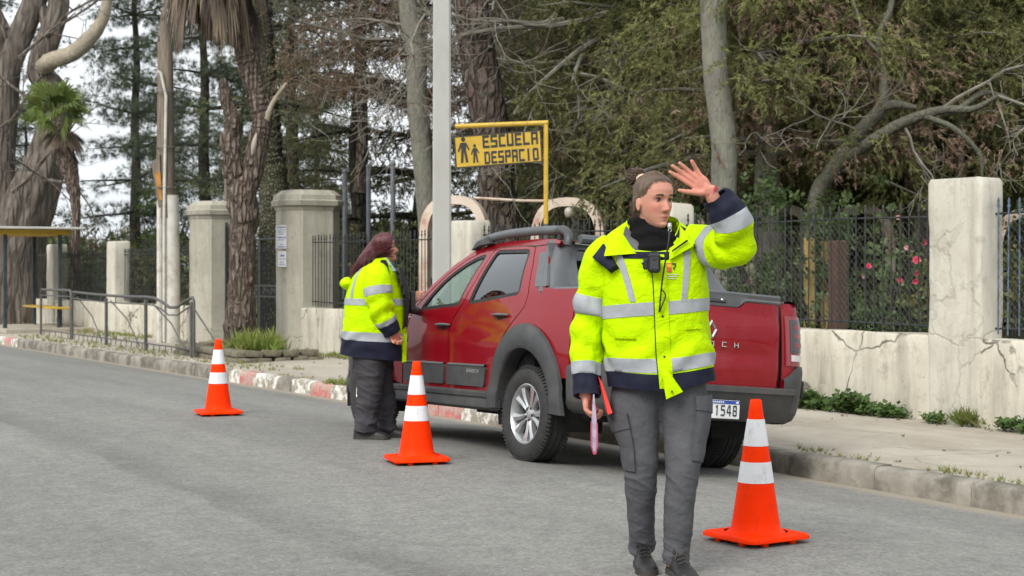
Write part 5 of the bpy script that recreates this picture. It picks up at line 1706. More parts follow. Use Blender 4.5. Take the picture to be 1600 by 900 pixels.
def strip(fn, s0, s1, p0, p1, off=.003, ns=8, nphi=24, thick=.004, mb=None, edge=.0):
    """a raised patch on a garment surface; p0/p1 may be functions of the fraction along s"""
    mb = mb or MB()
    P0 = p0 if callable(p0) else (lambda k: p0); P1 = p1 if callable(p1) else (lambda k: p1)
    rows = []
    def f(i, j):
        ii = min(max(i - 1, 0), ns - 1); jj = min(max(j - 1, 0), nphi - 1)
        k = ii / (ns - 1)
        o = off if (0 < i < ns + 1 and 0 < j < nphi + 1) else off - thick
        return fn((s0(jj / (nphi - 1)) if callable(s0) else s0) + ((s1(jj / (nphi - 1)) if callable(s1) else s1) - (s0(jj / (nphi - 1)) if callable(s0) else s0)) * k, P0(k) + (P1(k) - P0(k)) * jj / (nphi - 1), o)
    mb.grid(ns + 2, nphi + 2, f)
    return mb
def ringband(fn, s0, s1, off=.002, ns=6, nphi=64, thick=.005):
    mb = MB()
    ss = [s0 + (s1 - s0) * i / (ns - 1) for i in range(ns)]
    seq = [(ss[0], off - thick)] + [(s, off) for s in ss] + [(ss[-1], off - thick)]
    mb.grid(len(seq), nphi, lambda i, j: fn(seq[i][0], -PI + 2 * PI * j / nphi, seq[i][1]), wrap=True)
    return mb
def sheet(corners, nu=10, nv=10, bulge=0.0, thick=.006, nrm_=(0, -1, 0)):
    """thin slab spanning a 3D quad given as four corners in order"""
    A, B, C, D = [Vector(c) for c in corners]; N = Vector(nrm_)
    mb = MB()
    def f(i, j, back):
        u, v = i / (nu - 1), j / (nv - 1)
        p = A.lerp(B, u).lerp(D.lerp(C, u), v)
        return p + N * (bulge * math.sin(PI * u) * math.sin(PI * v) - (thick if back else 0))
    def g(i, j):
        ii = min(max(i - 1, 0), nu - 1); jj = min(max(j - 1, 0), nv - 1)
        return f(ii, jj, i in (0, nu + 1) or j in (0, nv + 1))
    mb.grid(nu + 2, nv + 2, g)
    return mb
def shoe(parent, M, L=.275, w=.098, laces=True, name='shoe'):
    """toe towards local -y; heel at y = +0.08"""
    mb = MB(); n, m_ = 22, 20
    def f(i, j):
        k = i / (n - 1); y = .085 - L * k
        wid = float(np.interp(k, [0, .06, .25, .45, .7, .88, .97, 1], [.030, .036, .037, .040, .049, .043, .026, .008])) * w / .098
        hgt = float(np.interp(k, [0, .05, .2, .34, .5, .7, .9, 1], [.085, .105, .112, .104, .080, .060, .046, .022]))
        a = PI * j / (m_ - 1)
        return (wid * math.copysign(abs(math.cos(a)) ** .75, math.cos(a)), y, .022 + (hgt - .022) * math.sin(a) ** .8)
    mb.grid(n, m_, f)
    nn = len(mb.v); mb.f.append(tuple(range(m_))); mb.f.append(tuple(range(nn - m_, nn))); mb.m += [0, 0]
    mb.v = [tuple(M @ Vector(p)) for p in mb.v]
    s_ = mb.build(name, M_shoe, parent, smooth=60)
    sb_ = MB()
    outl = [(float(np.interp(k, [0, .06, .25, .45, .7, .88, .97, 1], [.030, .040, .040, .043, .053, .047, .030, .010])) * w / .098, .088 - (L + .006) * k) for k in np.linspace(0, 1, 18)]
    poly = outl + [(-x, y) for x, y in reversed(outl)]
    sb_.prism(poly, 0.0, .026, 'z', M=M); sb_.build('sole', M_sole, s_, smooth=40)
    if laces:
        lb = MB()
        for k in range(4):
            y = -.015 - k * .024; z = .118 - k * .012
            lb.tube([M @ Vector((-.026, y, z - .012)), M @ Vector((0, y - .008, z)), M @ Vector((.026, y, z - .012))], .003, 5)
        for sg in (-1, 1):
            lb.tube([M @ Vector(p) for p in catmull([(0, -.01, .122), (sg * .022, -.018, .126), (sg * .038, -.028, .108), (sg * .018, -.022, .116), (0, -.01, .122)], 12)], .0025, 5)
            lb.tube([M @ Vector(p) for p in catmull([(0, -.01, .122), (sg * .018, -.035, .108), (sg * .030, -.05, .085)], 7)], .0025, 5)
        lb.build('laces', M_sole, s_, smooth=60)
    return s_

def seq_mesh(mb, name, mats, parent, displace=None):
    me = remesh(mb, .006, 2)
    if displace:
        V = co_of(me); me.update()
        N = np.empty(len(me.vertices) * 3, np.float32); me.vertices.foreach_get('normal', N); N = N.reshape(-1, 3)
        d = np.array([displace(Vector(p)) for p in V], np.float32)
        V = V + N * d[:, None]
        me.vertices.foreach_set('co', V.ravel().astype(np.float32)); me.update()
    return link(name, me, parent, mats)

# ------------------------------------------------------------------ officer A: waving, facing the camera
Y0 = 7.60
XA = (1030 - 800) / FPX * Y0
offA = empty('person', (XA, Y0, 0.0), 0, 'officer in a yellow high-visibility jacket waving a raised hand and blowing a whistle', 'person', 'officers in yellow jackets')
def qa(u, v, y=0.0):
    Y = Y0 + y
    return Vector(((u - 800) / FPX * Y - XA, y, CH - (v - HZ) / FPX * Y))
MhA = Matrix.Translation(qa(1021, 357.5, -.03)) @ Matrix.Rotation(R(33), 4, 'Z') @ Matrix.Rotation(R(2), 4, 'X') @ Matrix.Scale(1.04, 4)
wr_l = qa(1110, 300, -.27)
MlA = frame(wr_l, (-.80, -.10, .60), (0, 1, .12))
wr_r = qa(915, 612, -.06)
MrA = frame(wr_r, (.10, -.12, -1.0), (-1, .25, 0))
tipsL = {'little': (.057, -.012, .152), 'ring': (.018, -.010, .188), 'middle': (-.010, -.008, .205), 'index': (-.038, -.008, .198), 'thumb': (-.077, -.022, .117)}
tipsR = {'little': (.030, 0, .14), 'ring': (.012, 0, .17), 'middle': (-.006, 0, .18), 'index': (-.027, 0, .17), 'thumb': (-.030, -.045, .092)}
mb = MB()
head_mesh(mb, MhA)
nb = qa(1022, 368, .0)
limb(mb, [MhA @ Vector((0, .025, .06)), nb, qa(1024, 400, .0)], [.056, .056, .065])
limb(mb, [qa(1024, 420, .02), qa(1024, 480, .0), qa(1026, 540, .0), qa(1028, 565, 0)], [.12, .12, .12, .11], 16)
limb(mb, [qa(960, 388, .01), qa(1090, 386, .0)], .065)
elb_l = qa(1146, 392, -.22)
limb(mb, [qa(1088, 388, .0), elb_l, wr_l, MlA @ Vector((0, 0, .012))], [.055, .042, .030, .029])
limb(mb, [qa(945, 392, .01), qa(917, 500, .03), wr_r, MrA @ Vector((0, 0, .012))], [.055, .042, .030, .028])
lkA = [[qa(1000, 590, 0), qa(1004, 700, -.03), qa(1004, 742, -.03), qa(1004, 800, .04), qa(1004, 868, .13)], [qa(1058, 590, 0), qa(1066, 700, -.06), qa(1064, 742, -.09), qa(1058, 800, -.07), qa(1055, 880, -.06)]]
for P in lkA: limb(mb, P, [.085, .065, .055, .05, .038])
hand_mesh(mb, MlA, tipsL, -1)
hand_mesh(mb, MrA, tipsR, -1, curl=.85)
bme = remesh(mb, .0042, 1, .4)
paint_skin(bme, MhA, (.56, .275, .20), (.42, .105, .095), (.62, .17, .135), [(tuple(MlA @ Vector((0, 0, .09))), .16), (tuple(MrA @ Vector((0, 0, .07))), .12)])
bodyA = link('body', bme, offA, M_skin)
face_parts(bodyA, MhA, look=.3)

# jacket
rowsA = [(604, 947, 1117, .185, .17, 0), (580, 945, 1115, .187, .17, 0), (545, 942, 1112, .185, .17, 0), (500, 941, 1109, .182, .165, 0), (450, 940, 1106, .180, .16, 0), (420, 937, 1104, .176, .155, 0), (398, 935, 1101, .165, .15, 0), (380, 940, 1095, .148, .135, 0), (366, 951, 1084, .125, .12, 0), (354, 967, 1071, .10, .105, 0), (346, 978, 1060, .085, .095, 0)]
TA = Torso(rowsA, qa, .012, 3, hem=lambda phi, k: (1 - k) ** 3 * (.028 * max(0, math.sin(phi)) - .006 * math.cos(phi * 3)) - .125 * max(0, math.cos(phi)) ** 1.5 * max(0, (k - .80) / .20) ** 1.2)
SL = Sleeve([(*qa(1076, 382, .01), .090), (*qa(1104, 385, -.04), .096), (*qa(1129, 387, -.13), .093), (*qa(1149, 380, -.21), .088), (*qa(1145, 350, -.25), .087), (*qa(1133, 325, -.26), .080), (*qa(1119, 306, -.27), .060)], .012, 1.0, .52)
SR = Sleeve([(*qa(962, 388, .01), .080), (*qa(944, 404, .012), .088), (*qa(930, 450, .02), .083), (*qa(921, 500, .025), .080), (*qa(917, 550, .0), .073), (*qa(916, 585, -.03), .067), (*qa(916, 619, -.06), .064)], .012, 5.0, .48)
jk = bpy.data.objects.new('jacket', None); COL.objects.link(jk); jk.parent = offA
z0A, z1A = TA.z0, TA.z1
zv = lambda v: qa(1030, v, 0).z
nav = zv(580)
skin_of(TA, nav, z1A, 84, 84).build('torso', M_hv, jk, smooth=80)
skin_of(TA, z0A, nav + .002, 12, 84, off=.001, mb=None).build('hem', M_navy, jk, smooth=80)
mb = skin_of(TA, z0A, z0A + .03, 3, 84, off=-.006); mb.build('lining', M_navy, jk, smooth=80)
def sleeve_set(S, cuts, nm):
    """cuts: list of (s0, s1, material)"""
    for a, b, m_ in cuts:
        k = max(4, int((b - a) * 70))
        skin_of(S, a, b, k, 44, off=.0015 if m_ is M_navy else 0).build(nm if m_ is M_hv else 'cuff', m_, jk, smooth=80)
    b = cuts[-1][1]
    mb = MB()
    seq = [(b, .0015), (b - .006, -.010), (b - .08, -.014), (b - .10, -.035)]
    mb.grid(4, 44, lambda i, j: S(seq[i][0], -PI + 2 * PI * j / 44, seq[i][1]), wrap=True); mb.build('cuff_lining', M_navy, jk, smooth=80)
sleeve_set(SL, [(0, .755, M_hv), (.755, 1.0, M_navy)], 'sleeve')
sleeve_set(SR, [(0, .845, M_hv), (.845, 1.0, M_navy)], 'sleeve')
for S, bands in ((SL, ((.20, .305), (.655, .758))), (SR, ((.375, .475), (.755, .848)))):
    for a, b in bands: ringband(S, a, b).build('reflective_tape', M_refl, jk, smooth=80)
# tapes round the body, rising a little towards her left side
def tb(v0, v1, rise=0.0):
    mb = MB(); n_ = 96
    za, zb_ = zv(v1), zv(v0)
    seq = [(za, -.003)] + [(za + (zb_ - za) * i / 5, .003) for i in range(6)] + [(zb_, -.003)]
    mb.grid(len(seq), n_, lambda i, j: TA(seq[i][0] + rise * math.sin(-PI + 2 * PI * j / n_) - .5 * rise * (1 - abs(math.cos(-PI + 2 * PI * j / n_))), -PI + 2 * PI * j / n_, seq[i][1]), wrap=True)
    return mb
tb(470, 490, .018).build('reflective_tape', M_refl, jk, smooth=80)
tb(556, 577, .006).build('reflective_tape', M_refl, jk, smooth=80)
# braces: front and back
for ph0, ph1 in ((-.40, -.66), (.40, .60)):
    strip(TA, zv(470), zv(388), lambda k: ph0 - .055 + (ph1 - ph0) * k - .03 * k, lambda k: ph0 + .055 + (ph1 - ph0) * k + .03 * k, .0042, 18, 6).build('reflective_tape', M_refl, jk, smooth=80)
    strip(TA, zv(470), zv(380), PI - ph0 * .9 - .06, PI - ph0 * .9 + .06, .004, 14, 5).build('reflective_tape', M_refl, jk, smooth=80)
# navy shoulder yokes
sheet([qa(925, 402, -.085), qa(944, 378, -.05), qa(962, 414, -.185), qa(949, 422, -.165)], 8, 8, .022, .05, (-.4, -.8, .3)).build('shoulder_patch', M_navy, jk, smooth=60)
strip(TA, zv(382), zv(347), lambda k: .92 - .1 * k, lambda k: 1.40 - .1 * k, .0045, 10, 10).build('shoulder_patch', M_navy, jk, smooth=80)
# placket, zip, studs, pocket welts
strip(TA, z0A + .01, zv(398), -.045, .115, .0052, 40, 6).build('placket', M_hv, jk, smooth=80)
strip(TA, z0A + .02, zv(402), -.058, -.043, .0048, 40, 3).build('zip', M_navy, jk, smooth=80)
for v in (415, 492, 553):
    p = TA(zv(v), .03, .0075); b_ = MB(); b_.ball(p, (.005, .003, .005), 8, 6); b_.build('stud', M_dkgrey, jk)
for v0, v1, p0, p1 in ((522, 528, -.85, -.38), (508, 514, .42, .85)):
    strip(TA, zv(v1), zv(v0), p0, p1, .006, 4, 12, .008).build('pocket_flap', M_hv, jk, smooth=80)
# collar: stand and two open flaps, grey inside
def ql(u, v, y): return qa(u, v, y)
sheet([ql(974, 352, -.02), ql(952, 366, -.07), ql(944, 400, -.175), ql(994, 396, -.165)], 10, 10, .030, .008).build('collar', M_hv, jk, smooth=60)
sheet([ql(978, 352, -.04), ql(972, 372, -.10), ql(993, 396, -.158), ql(1012, 397, -.16)], 8, 8, .006, .006).build('collar_lining', M_grey, jk, smooth=60)
sheet([ql(1062, 352, -.03), ql(1062, 372, -.09), ql(1046, 402, -.180), ql(1086, 380, -.150)], 10, 10, .022, .008).build('collar', M_hv, jk, smooth=60)
sheet([ql(1046, 406, -.184), ql(1046, 388, -.165), ql(1073, 370, -.15), ql(1084, 384, -.16)], 10, 8, .006, .006).build('collar', M_hv2, jk, smooth=60)
sheet([ql(1050, 394, -.192), ql(1050, 391, -.192), ql(1074, 374, -.172), ql(1075, 377, -.172)], 6, 3, .0, .003).build('collar_zip', M_navy, jk, smooth=0)
mb = MB(); mb.grid(6, 40, lambda i, j: (lambda a: qa(1020, 366, 0) + Vector((.135 * math.sin(a) * (1 - .12 * i / 5), -.115 * math.cos(a) * (1 - .1 * i / 5) + .02, .075 * i / 5 - .03 * math.cos(a) - .01)))(R(62) + R(236) * j / 39)); mb.build('collar', M_hv, jk, smooth=60)
strip(TA, zv(404), zv(388), -.62, .22, .004, 5, 16).build('chest_panel', M_navy, jk, smooth=80)
# loose tail of the placket
sheet([ql(1033, 576, -.197), ql(1043, 577, -.197), ql(1067, 612, -.21), ql(1041, 624, -.215)], 8, 10, .012, .005).build('placket_tail', M_hv, jk, smooth=60)
b_ = MB(); b_.ball(ql(1050, 612, -.225), (.005, .003, .005), 8, 6); b_.build('stud', M_dkgrey, jk)
# chest emblem: small red and yellow shield, a dark figure and fine print
pe = lambda u, v, o: (lambda p: p)(qa(u, v, -.1875 - o))
M_er = mk('print_red', (.62, .10, .03), .6); M_ey = mk('print_orange', (.85, .36, .02), .6); M_eg = mk('print_green', (.05, .10, .02), .6)
def tagp(u0, v0, u1, v1, m_, o=.004, nm='print'):
    z1_, z0_ = zv(v0), zv(v1)
    xa, xb = qa(u0, v0, -.18).x, qa(u1, v0, -.18).x
    cxx = float(np.interp((z0_ + z1_) / 2, TA.D[:, 0], TA.D[:, 1])); aa = float(np.interp((z0_ + z1_) / 2, TA.D[:, 0], TA.D[:, 3]))
    f_ = lambda x: math.asin(max(-1, min(1, math.copysign((abs(x - cxx) / aa) ** (1 / .82), x - cxx))))
    strip(TA, z0_, z1_, f_(xa), f_(xb), o, 3, 4, .003).build(nm, m_, jk, smooth=80)
tagp(1042, 411, 1049, 425, M_er); tagp(1042.5, 413, 1048, 418, M_ey, .0055)
tagp(1050, 411, 1057, 413.5, M_eg); tagp(1054, 413.5, 1056.5, 417, M_eg); tagp(1052, 417, 1054.5, 421, M_eg)
for k in range(3): tagp(1041 + k, 428 + k * 3, 1060 - 2 * k, 429.2 + k * 3, M_pipe)

# black neck gaiter with folds
mb = MB()
GA = catmull([(*qa(1015, 337, .012), .074), (*qa(1016, 348, -.006), .091), (*qa(1018, 363, -.030), .104), (*qa(1020, 376, -.055), .108), (*qa(1022, 388, -.075), .104), (*qa(1024, 398, -.085), .085)], 34)
def gf(i, j):
    c = GA[i]; a = -PI + 2 * PI * j / 56
    ti = (-.028 * math.cos(a - .5)) * (1 - i / 33) + (-.045 * math.cos(a)) * (i / 33)
    r = c[3] + .009 * math.sin(i * .62 + 1.5 * math.sin(a + 1) + 2 * math.cos(a * 2)) + .006 * noise.noise(Vector((math.cos(a) * 2, math.sin(a) * 2, i * .3)))
    return (c[0] + r * math.sin(a) * 1.02, c[1] - r * math.cos(a) * .92, c[2] + ti)
mb.grid(34, 56, gf, wrap=True); mb.build('neck_gaiter', M_gait, offA, smooth=80)

# hair: pulled back into a knot
def hair_cap(Mh, hl, off, mat, parent, seed=0, name='hair', nh=40, npz=96):
    mb = MB(); S = []
    vs, fs = [], []
    for i in range(nh):
        for j in range(npz):
            phi = -PI + 2 * PI * j / npz
            h0 = hl(phi)
            k = i / (nh - 1)
            h = h0 + (.999 - h0) * k
            o = .0012 + off * min(1, k * 4) * (1 + .15 * noise.noise(Vector((math.sin(phi) * 3 + seed, math.cos(phi) * 3, h * 4))))
            o += .0012 * math.sin(phi * 46 + 4 * math.sin(h * 7) + seed) * min(1, k * 5)
            h = h + .012 * noise.noise(Vector((phi * 14, seed, 1))) * (1 - k) * (i < 3)
            p = head_pt(h, phi, o, False)
            vs.append(Mh @ Vector(p)); S.append((phi * 46, h * 2.2, seed))
    for i in range(nh - 1):
        for j in range(npz):
            fs.append((i * npz + j, i * npz + (j + 1) % npz, (i + 1) * npz + (j + 1) % npz, (i + 1) * npz + j))
    me = bpy.data.meshes.new(name); me.from_pydata([tuple(v) for v in vs], [], fs); me.shade_smooth()
    strand_attr(me, S)
    return link(name, me, parent, mat)
def hlA(phi):
    a = abs(phi)
    return float(np.interp(a, [0, .35, .7, .95, 1.15, 1.3, 1.55, 1.75, 2.1, 2.6, PI], [.845, .845, .82, .75, .67, .61, .56, .42, .22, .17, .16]))
hairA = hair_cap(MhA, lambda p: min(.98, hlA(p) + .03), .0050, M_hairA, offA, 1)
def strands(paths, rad, mat, parent, name, seed=0, seg=8):
    mb = MB(); S = []
    for n_, P in enumerate(paths):
        q = catmull(P, 16); b0 = len(mb.v)
        mb.tube([tuple(k[:3]) for k in q], [float(k[3]) for k in q], seg, jitter=.08)
        for i in range(16):
            for j in range(seg): S.append((j * 1.7 + n_ * 3.3, i * .25, seed))
    me = mb.mesh(name, None, 80)
    strand_attr(me, S)
    return link(name, me, parent, mat)
def fine(paths, rad, mat, parent, name, n=12, seed=0):
    """thin three-sided strands with one tone each"""
    V, Fc, S = [], [], []
    for k, (P, r0) in enumerate(paths):
        q = catmull(P, n)
        tone = random.uniform(0, 40)
        for i in range(n):
            t_ = q[min(i + 1, n - 1)] - q[max(i - 1, 0)]; t_ = t_ / (np.linalg.norm(t_) + 1e-9)
            a = np.cross(t_, [.3, .2, .9]); a = a / (np.linalg.norm(a) + 1e-9); b = np.cross(t_, a)
            r = r0 * (1 if i < n - 3 else (n - 1 - i) / 3 + .15)
            for an in (0, 2.094, 4.189):
                V.append(tuple(q[i] + (a * math.cos(an) + b * math.sin(an)) * r)); S.append((tone, i * .12, seed))
        b0 = k * n * 3
        for i in range(n - 1):
            for m__ in range(3):
                Fc.append((b0 + i * 3 + m__, b0 + i * 3 + (m__ + 1) % 3, b0 + (i + 1) * 3 + (m__ + 1) % 3, b0 + (i + 1) * 3 + m__))
    me = bpy.data.meshes.new(name); me.from_pydata(V, [], Fc); me.shade_smooth(); strand_attr(me, S)
    o = link(name, me, parent, mat); o['kind'] = 'stuff'
    return o
EC, ER = Vector((0, .0065, .118)), Vector((.0755, .0920, .1235))
def on_scalp(d, k):
    d = Vector((d.x / ER.x, d.y / ER.y, d.z / ER.z)); d.normalize()
    return EC + Vector((d.x * ER.x, d.y * ER.y, d.z * ER.z)) * k
random.seed(3)
knot = Vector((-.012, .072, .212)); pth = []
for k in range(1150):
    phi = random.uniform(-PI, PI)
    h0 = hlA(phi) + random.uniform(-.012, .03) + (random.random() ** 2) * .12 * (abs(phi) < 1.6)
    s_ = Vector(head_pt(min(h0, .97), phi, .0, False)); b = knot + Vector((random.gauss(0, .012), 0, random.gauss(0, .010)))
    lift = random.uniform(1.045, 1.10); P = []
    for m__ in range(8):
        f_ = m__ / 7; d = (s_ - EC).normalized().slerp((b - EC).normalized(), f_) if (s_ - EC).angle(b - EC) < 3 else (s_ - EC)
        kk = 1.005 + (lift - 1.005) * min(1, f_ * 5)
        P.append(np.array(MhA @ on_scalp(d, kk)) if 0 < m__ else np.array(MhA @ s_))
    pth.append((P, random.uniform(.0009, .0017)))
fine(pth, .001, M_hairA, hairA, 'hair_strands', 12, 2)
bc = MhA @ (knot + Vector((0, .048, .020))); pth = []
for k in range(230):                                    # the knot: loops wound round each other
    ax = Vector((random.gauss(0, .4), random.gauss(0, .4), 1)).normalized(); u = ax.cross(Vector((.2, 1, .1))).normalized(); v = ax.cross(u)
    r_ = random.uniform(.024, .044); ph0 = random.random() * 6.28; tl = random.gauss(0, .010)
    P = [np.array(bc + (u * math.cos(ph0 + m__ * .65) * 1.12 + v * math.sin(ph0 + m__ * .65)) * r_ + ax * (tl + .004 * m__ - .010)) for m__ in range(7)]
    pth.append((P, random.uniform(.0012, .0022)))
fine(pth, .001, M_hairA, hairA, 'hair_knot', 12, 4)
b_ = MB(); b_.ball(bc, (.031, .031, .026), 12, 8); me_ = b_.mesh('hair_knot_core', M_hairA, 80); strand_attr(me_, [(p[0] * 200, p[2] * 60, 0) for p in b_.v]); link('hair_knot', me_, hairA)
b_ = MB(); hd = (MhA.to_3x3() @ Vector((0, .5, .5))).normalized(); hu = hd.cross(Vector((1, 0, 0))).normalized(); hv_ = hd.cross(hu); ht = MhA @ (knot + Vector((0, .010, .010)))
b_.tube([ht + (hu * math.cos(a * PI / 6) + hv_ * math.sin(a * PI / 6)) * .021 for a in range(13)], .0055, 6, cap=False); b_.build('hair_tie', mk('cream_tie', (.60, .47, .33), .8), hairA, smooth=60)
random.seed(5); pth = []
for k in range(46):                                     # loose wisps behind the ear and along the hairline
    a = MhA @ Vector(head_pt(random.uniform(.25, .55), -random.uniform(1.75, 2.5), .008, False)); e = a + Vector((random.uniform(-.035, .0), .01, -random.uniform(.05, .11)))
    pth.append(([np.array(a), np.array(a.lerp(e, .5) + Vector((-.010 * random.random(), 0, 0))), np.array(e)], .0007))
for k in range(40):
    phi = random.uniform(-1.3, 1.3); a = MhA @ Vector(head_pt(hlA(phi) - .005, phi, .001, False)); e = a + Vector((random.gauss(0, .012), -.004, random.uniform(.0, .03)))
    pth.append(([np.array(a), np.array(a.lerp(e, .5) + Vector((0, -.003, .004))), np.array(e)], .0005))
fine(pth, .001, M_hairA, hairA, 'hair_wisps', 8, 6)

# trousers with cargo pockets
mb = MB()
legA = [[(*qa(1002, 585, .0), .125), (*qa(993, 640, -.01), .118), (*qa(1000, 690, -.03), .088), (*qa(1002, 740, -.03), .074), (*qa(1001, 795, .04), .067), (*qa(1003, 845, .11), .061), (*qa(1003, 860, .125), .058)],
        [(*qa(1058, 585, .0), .125), (*qa(1068, 640, -.02), .116), (*qa(1068, 690, -.06), .093), (*qa(1066, 740, -.09), .076), (*qa(1061, 795, -.08), .070), (*qa(1058, 850, -.06), .064), (*qa(1056, 880, -.05), .061)]]
for P in legA:
    q = catmull(P, 40); mb.tube([tuple(k[:3]) for k in q], [float(k[3]) for k in q], 28)
mb.ball(qa(1029, 580, .0), (.20, .14, .12), 20, 12)
zk = qa(1030, 742, 0).z
def crease(p, fx, fz, sh, pw=5):
    """sharp-edged cloth ridges"""
    return (1 - abs(noise.noise(Vector((p.x * fx + sh, p.y * fx, p.z * fz + p.x * fx * .6))))) ** pw
def tfold(p):
    kn = math.exp(-((p.z - zk) / .13) ** 2); an = max(0, 1 - (p.z - .08) / .20); hp = max(0, min(1, (p.z - .62) / .15))
    s = .004 * noise.noise(Vector((p.x * 5, p.y * 5, p.z * 6)))
    s += (.0008 + .0065 * kn + .0080 * an) * crease(p, 5, 11, 1) + (.0006 + .0025 * kn + .004 * an + .001 * hp) * crease(p, 9, 22, 5)
    return s - .003
trA = seq_mesh(mb, 'trousers', M_trou, offA, tfold)
for leg, ph, vs_, nm in ((legA[0], -1, (632, 700), 0), (legA[1], 1, (618, 690), 1)):
    S = Sleeve(leg, .004, 2 + nm, .5)
    s0, s1 = (.20, .47) if nm == 0 else (.13, .44)
    c_ = None
    # find the angle that points outwards and a little to the front
    best = min(np.linspace(-PI, PI, 73), key=lambda a: -((S(.3, a) - S(.3, a + PI)).normalized().dot(Vector((ph * .80, -.60, 0)))))
    pk = strip(S, s0, s1, best - .52, best + .52, .013, 14, 14, .03); pk.build('cargo_pocket', M_trou, trA, smooth=70)
    strip(S, s0 - .012, s0 + .062, best - .56, best + .56, .018, 6, 14, .02).build('pocket_flap', M_trou, trA, smooth=70)
ah = qa(1004, 868, .13); shoe(offA, Matrix.Translation((ah.x, .08, .0)) @ Matrix.Rotation(R(3), 4, 'Z'))
ah = qa(1056, 880, -.06); shoe(offA, Matrix.Translation((ah.x + .008, -.095, .0)) @ Matrix.Rotation(R(12), 4, 'Z'))

# things she carries
wp_ = qa(1046, 352, -.215)
whs = empty('whistle', (XA + wp_.x, Y0 + wp_.y, wp_.z), 0, 'small silver whistle between the lips of the waving officer', 'whistle')
b_ = MB(); b_.box((0, 0, .004), (.016, .034, .013), bevel=.003); b_.ball((0, -.008, -.004), (.010, .013, .012), 12, 8); b_.build('shell', M_silver, whs, smooth=40)
b_ = MB(); b_.tube([Vector((.007 * math.cos(a * PI / 5), -.016, -.022 + .008 * math.sin(a * PI / 5))) for a in range(11)], .0018, 5, cap=False); b_.build('ring', M_silver, whs)
b_ = MB()
P = catmull([qa(1046, 360, -.23), qa(1045, 375, -.235), qa(1041, 400, -.235), qa(1036, 430, -.22), qa(1033, 455, -.212), qa(1030, 488, -.208)], 24)
b_.tube([Vector(p) + Vector((XA, Y0, 0)) for p in P], .0042, 6)
P = catmull([qa(1034, 452, -.213), qa(1040, 462, -.212), qa(1034, 478, -.211), qa(1031, 488, -.208)], 12)
b_.tube([Vector(p) + Vector((XA, Y0, 0)) for p in P], .0032, 6)
tag(b_.build('lanyard', M_blkp, smooth=60), 'thin black whistle cord hanging down the front of the yellow jacket', 'lanyard')
rc = qa(1022, 411, -.222)
cam_o = empty('body_camera', (XA + rc.x, Y0 + rc.y, rc.z), 0, 'black body camera clipped to the chest of the waving officer', 'body camera')
b_ = MB(); b_.box((0, 0, 0), (.056, .028, .088), bevel=.010); b_.build('case', M_blkp, cam_o)
b_ = MB(); b_.box((.0, -.015, -.002), (.040, .006, .055), bevel=.003); b_.build('face_plate', mk('device_grey', (.035, .038, .042), .5), cam_o)
b_ = MB(); b_.lathe([(.009, 0), (.009, .006), (.006, .006)], 14, M=Matrix.Translation((0, -.016, .022)) @ Matrix.Rotation(PI / 2, 4, 'X')); b_.build('lens', M_lensd, cam_o)
b_ = MB(); b_.box((-.036, .012, -.004), (.026, .016, .05), bevel=.006); b_.tube([(-.04, .01, .012), (-.052, .008, 0), (-.04, .01, -.016)], .005, 6); b_.build('clip', M_blkp, cam_o)
bk = qa(928, 660, -.13)
book = empty('ticket_booklet', (XA + bk.x, Y0 + bk.y, bk.z), R(-2.2), 'pink-edged booklet held edge-on in the lowered hand of the waving officer', 'booklet')
b_ = MB(); b_.prism([(-.004, .125), (.002, .125), (.011, .02), (.012, -.10), (.006, -.128), (-.002, -.128), (-.008, -.10), (-.010, .02)], -.05, .05, 'y'); b_.build('pages', mk('paper_violet', (.40, .33, .42), .7, var=.25, vs=30), book)
b_ = MB(); b_.prism([(-.014, .0), (-.011, .0), (-.010, -.10), (-.003, -.131), (.007, -.131), (.014, -.10), (.013, .0), (.016, .0), (.018, -.10), (.009, -.137), (-.004, -.137), (-.014, -.10)], -.054, .054, 'y'); b_.build('cover', mk('pink_cover', (.62, .08, .17), .5, var=.1), book)
rd_ = empty('red_folder', (XA, Y0, 0), 0, 'bright red folded card between the lowered sleeve and the thigh', 'folder')
a, b, c, d = qa(935, 588, -.10), qa(941, 598, -.10), qa(957, 645, -.13), qa(950, 648, -.13)
sheet([a, b, c, d], 8, 4, .0, .16).build('cover', mk('folder_red', (.75, .035, .02), .5, var=.08), rd_, smooth=40)
br = MB(); br.tube([MlA @ Vector((.031 * math.cos(k * PI / 10), .025 * math.sin(k * PI / 10), .0 + .004 * math.sin(k))) for k in range(21)], .0045, 6, cap=False); br.tube([MlA @ Vector((.033 * math.cos(k * PI / 10), .027 * math.sin(k * PI / 10), -.012 - .004 * math.cos(k))) for k in range(21)], .0035, 6, cap=False)
br.build('bracelet', mk('red_bracelet', (.42, .02, .05), .6), offA, smooth=60)

# ------------------------------------------------------------------ officer B: side view, talking at the driver's window
Y1 = 13.60
XB = (585 - 800) / FPX * Y1
ZB_ = zroad(XB * CT + Y1 * ST, 12.5)
offB = empty('person', (XB, Y1, 0.0), 0, 'officer with long dark red hair in a yellow jacket at the pickup window', 'person', 'officers in yellow jackets')
def qb(u, v, y=0.0):
    Y = Y1 + y
    return Vector(((u - 800) / FPX * Y - XB, y, CH - (v - HZ) / FPX * Y))
MhB = Matrix.Translation(qb(605, 409.5, .0)) @ Matrix.Rotation(R(97), 4, 'Z') @ Matrix.Rotation(R(-8), 4, 'X') @ Matrix.Scale(.96, 4)
wrB = qb(612, 516, -.22)
MrB = frame(wrB, (.35, -.05, -.94), (-.6, .8, 0))
tipsB = {'little': (.030, 0, .14), 'ring': (.012, 0, .17), 'middle': (-.006, 0, .18), 'index': (-.027, 0, .17), 'thumb': (-.040, -.040, .085)}
wrB2 = qb(640, 470, .10)
MlB = frame(wrB2, (.8, 0, .5), (0, -1, 0))
mb = MB()
head_mesh(mb, MhB)
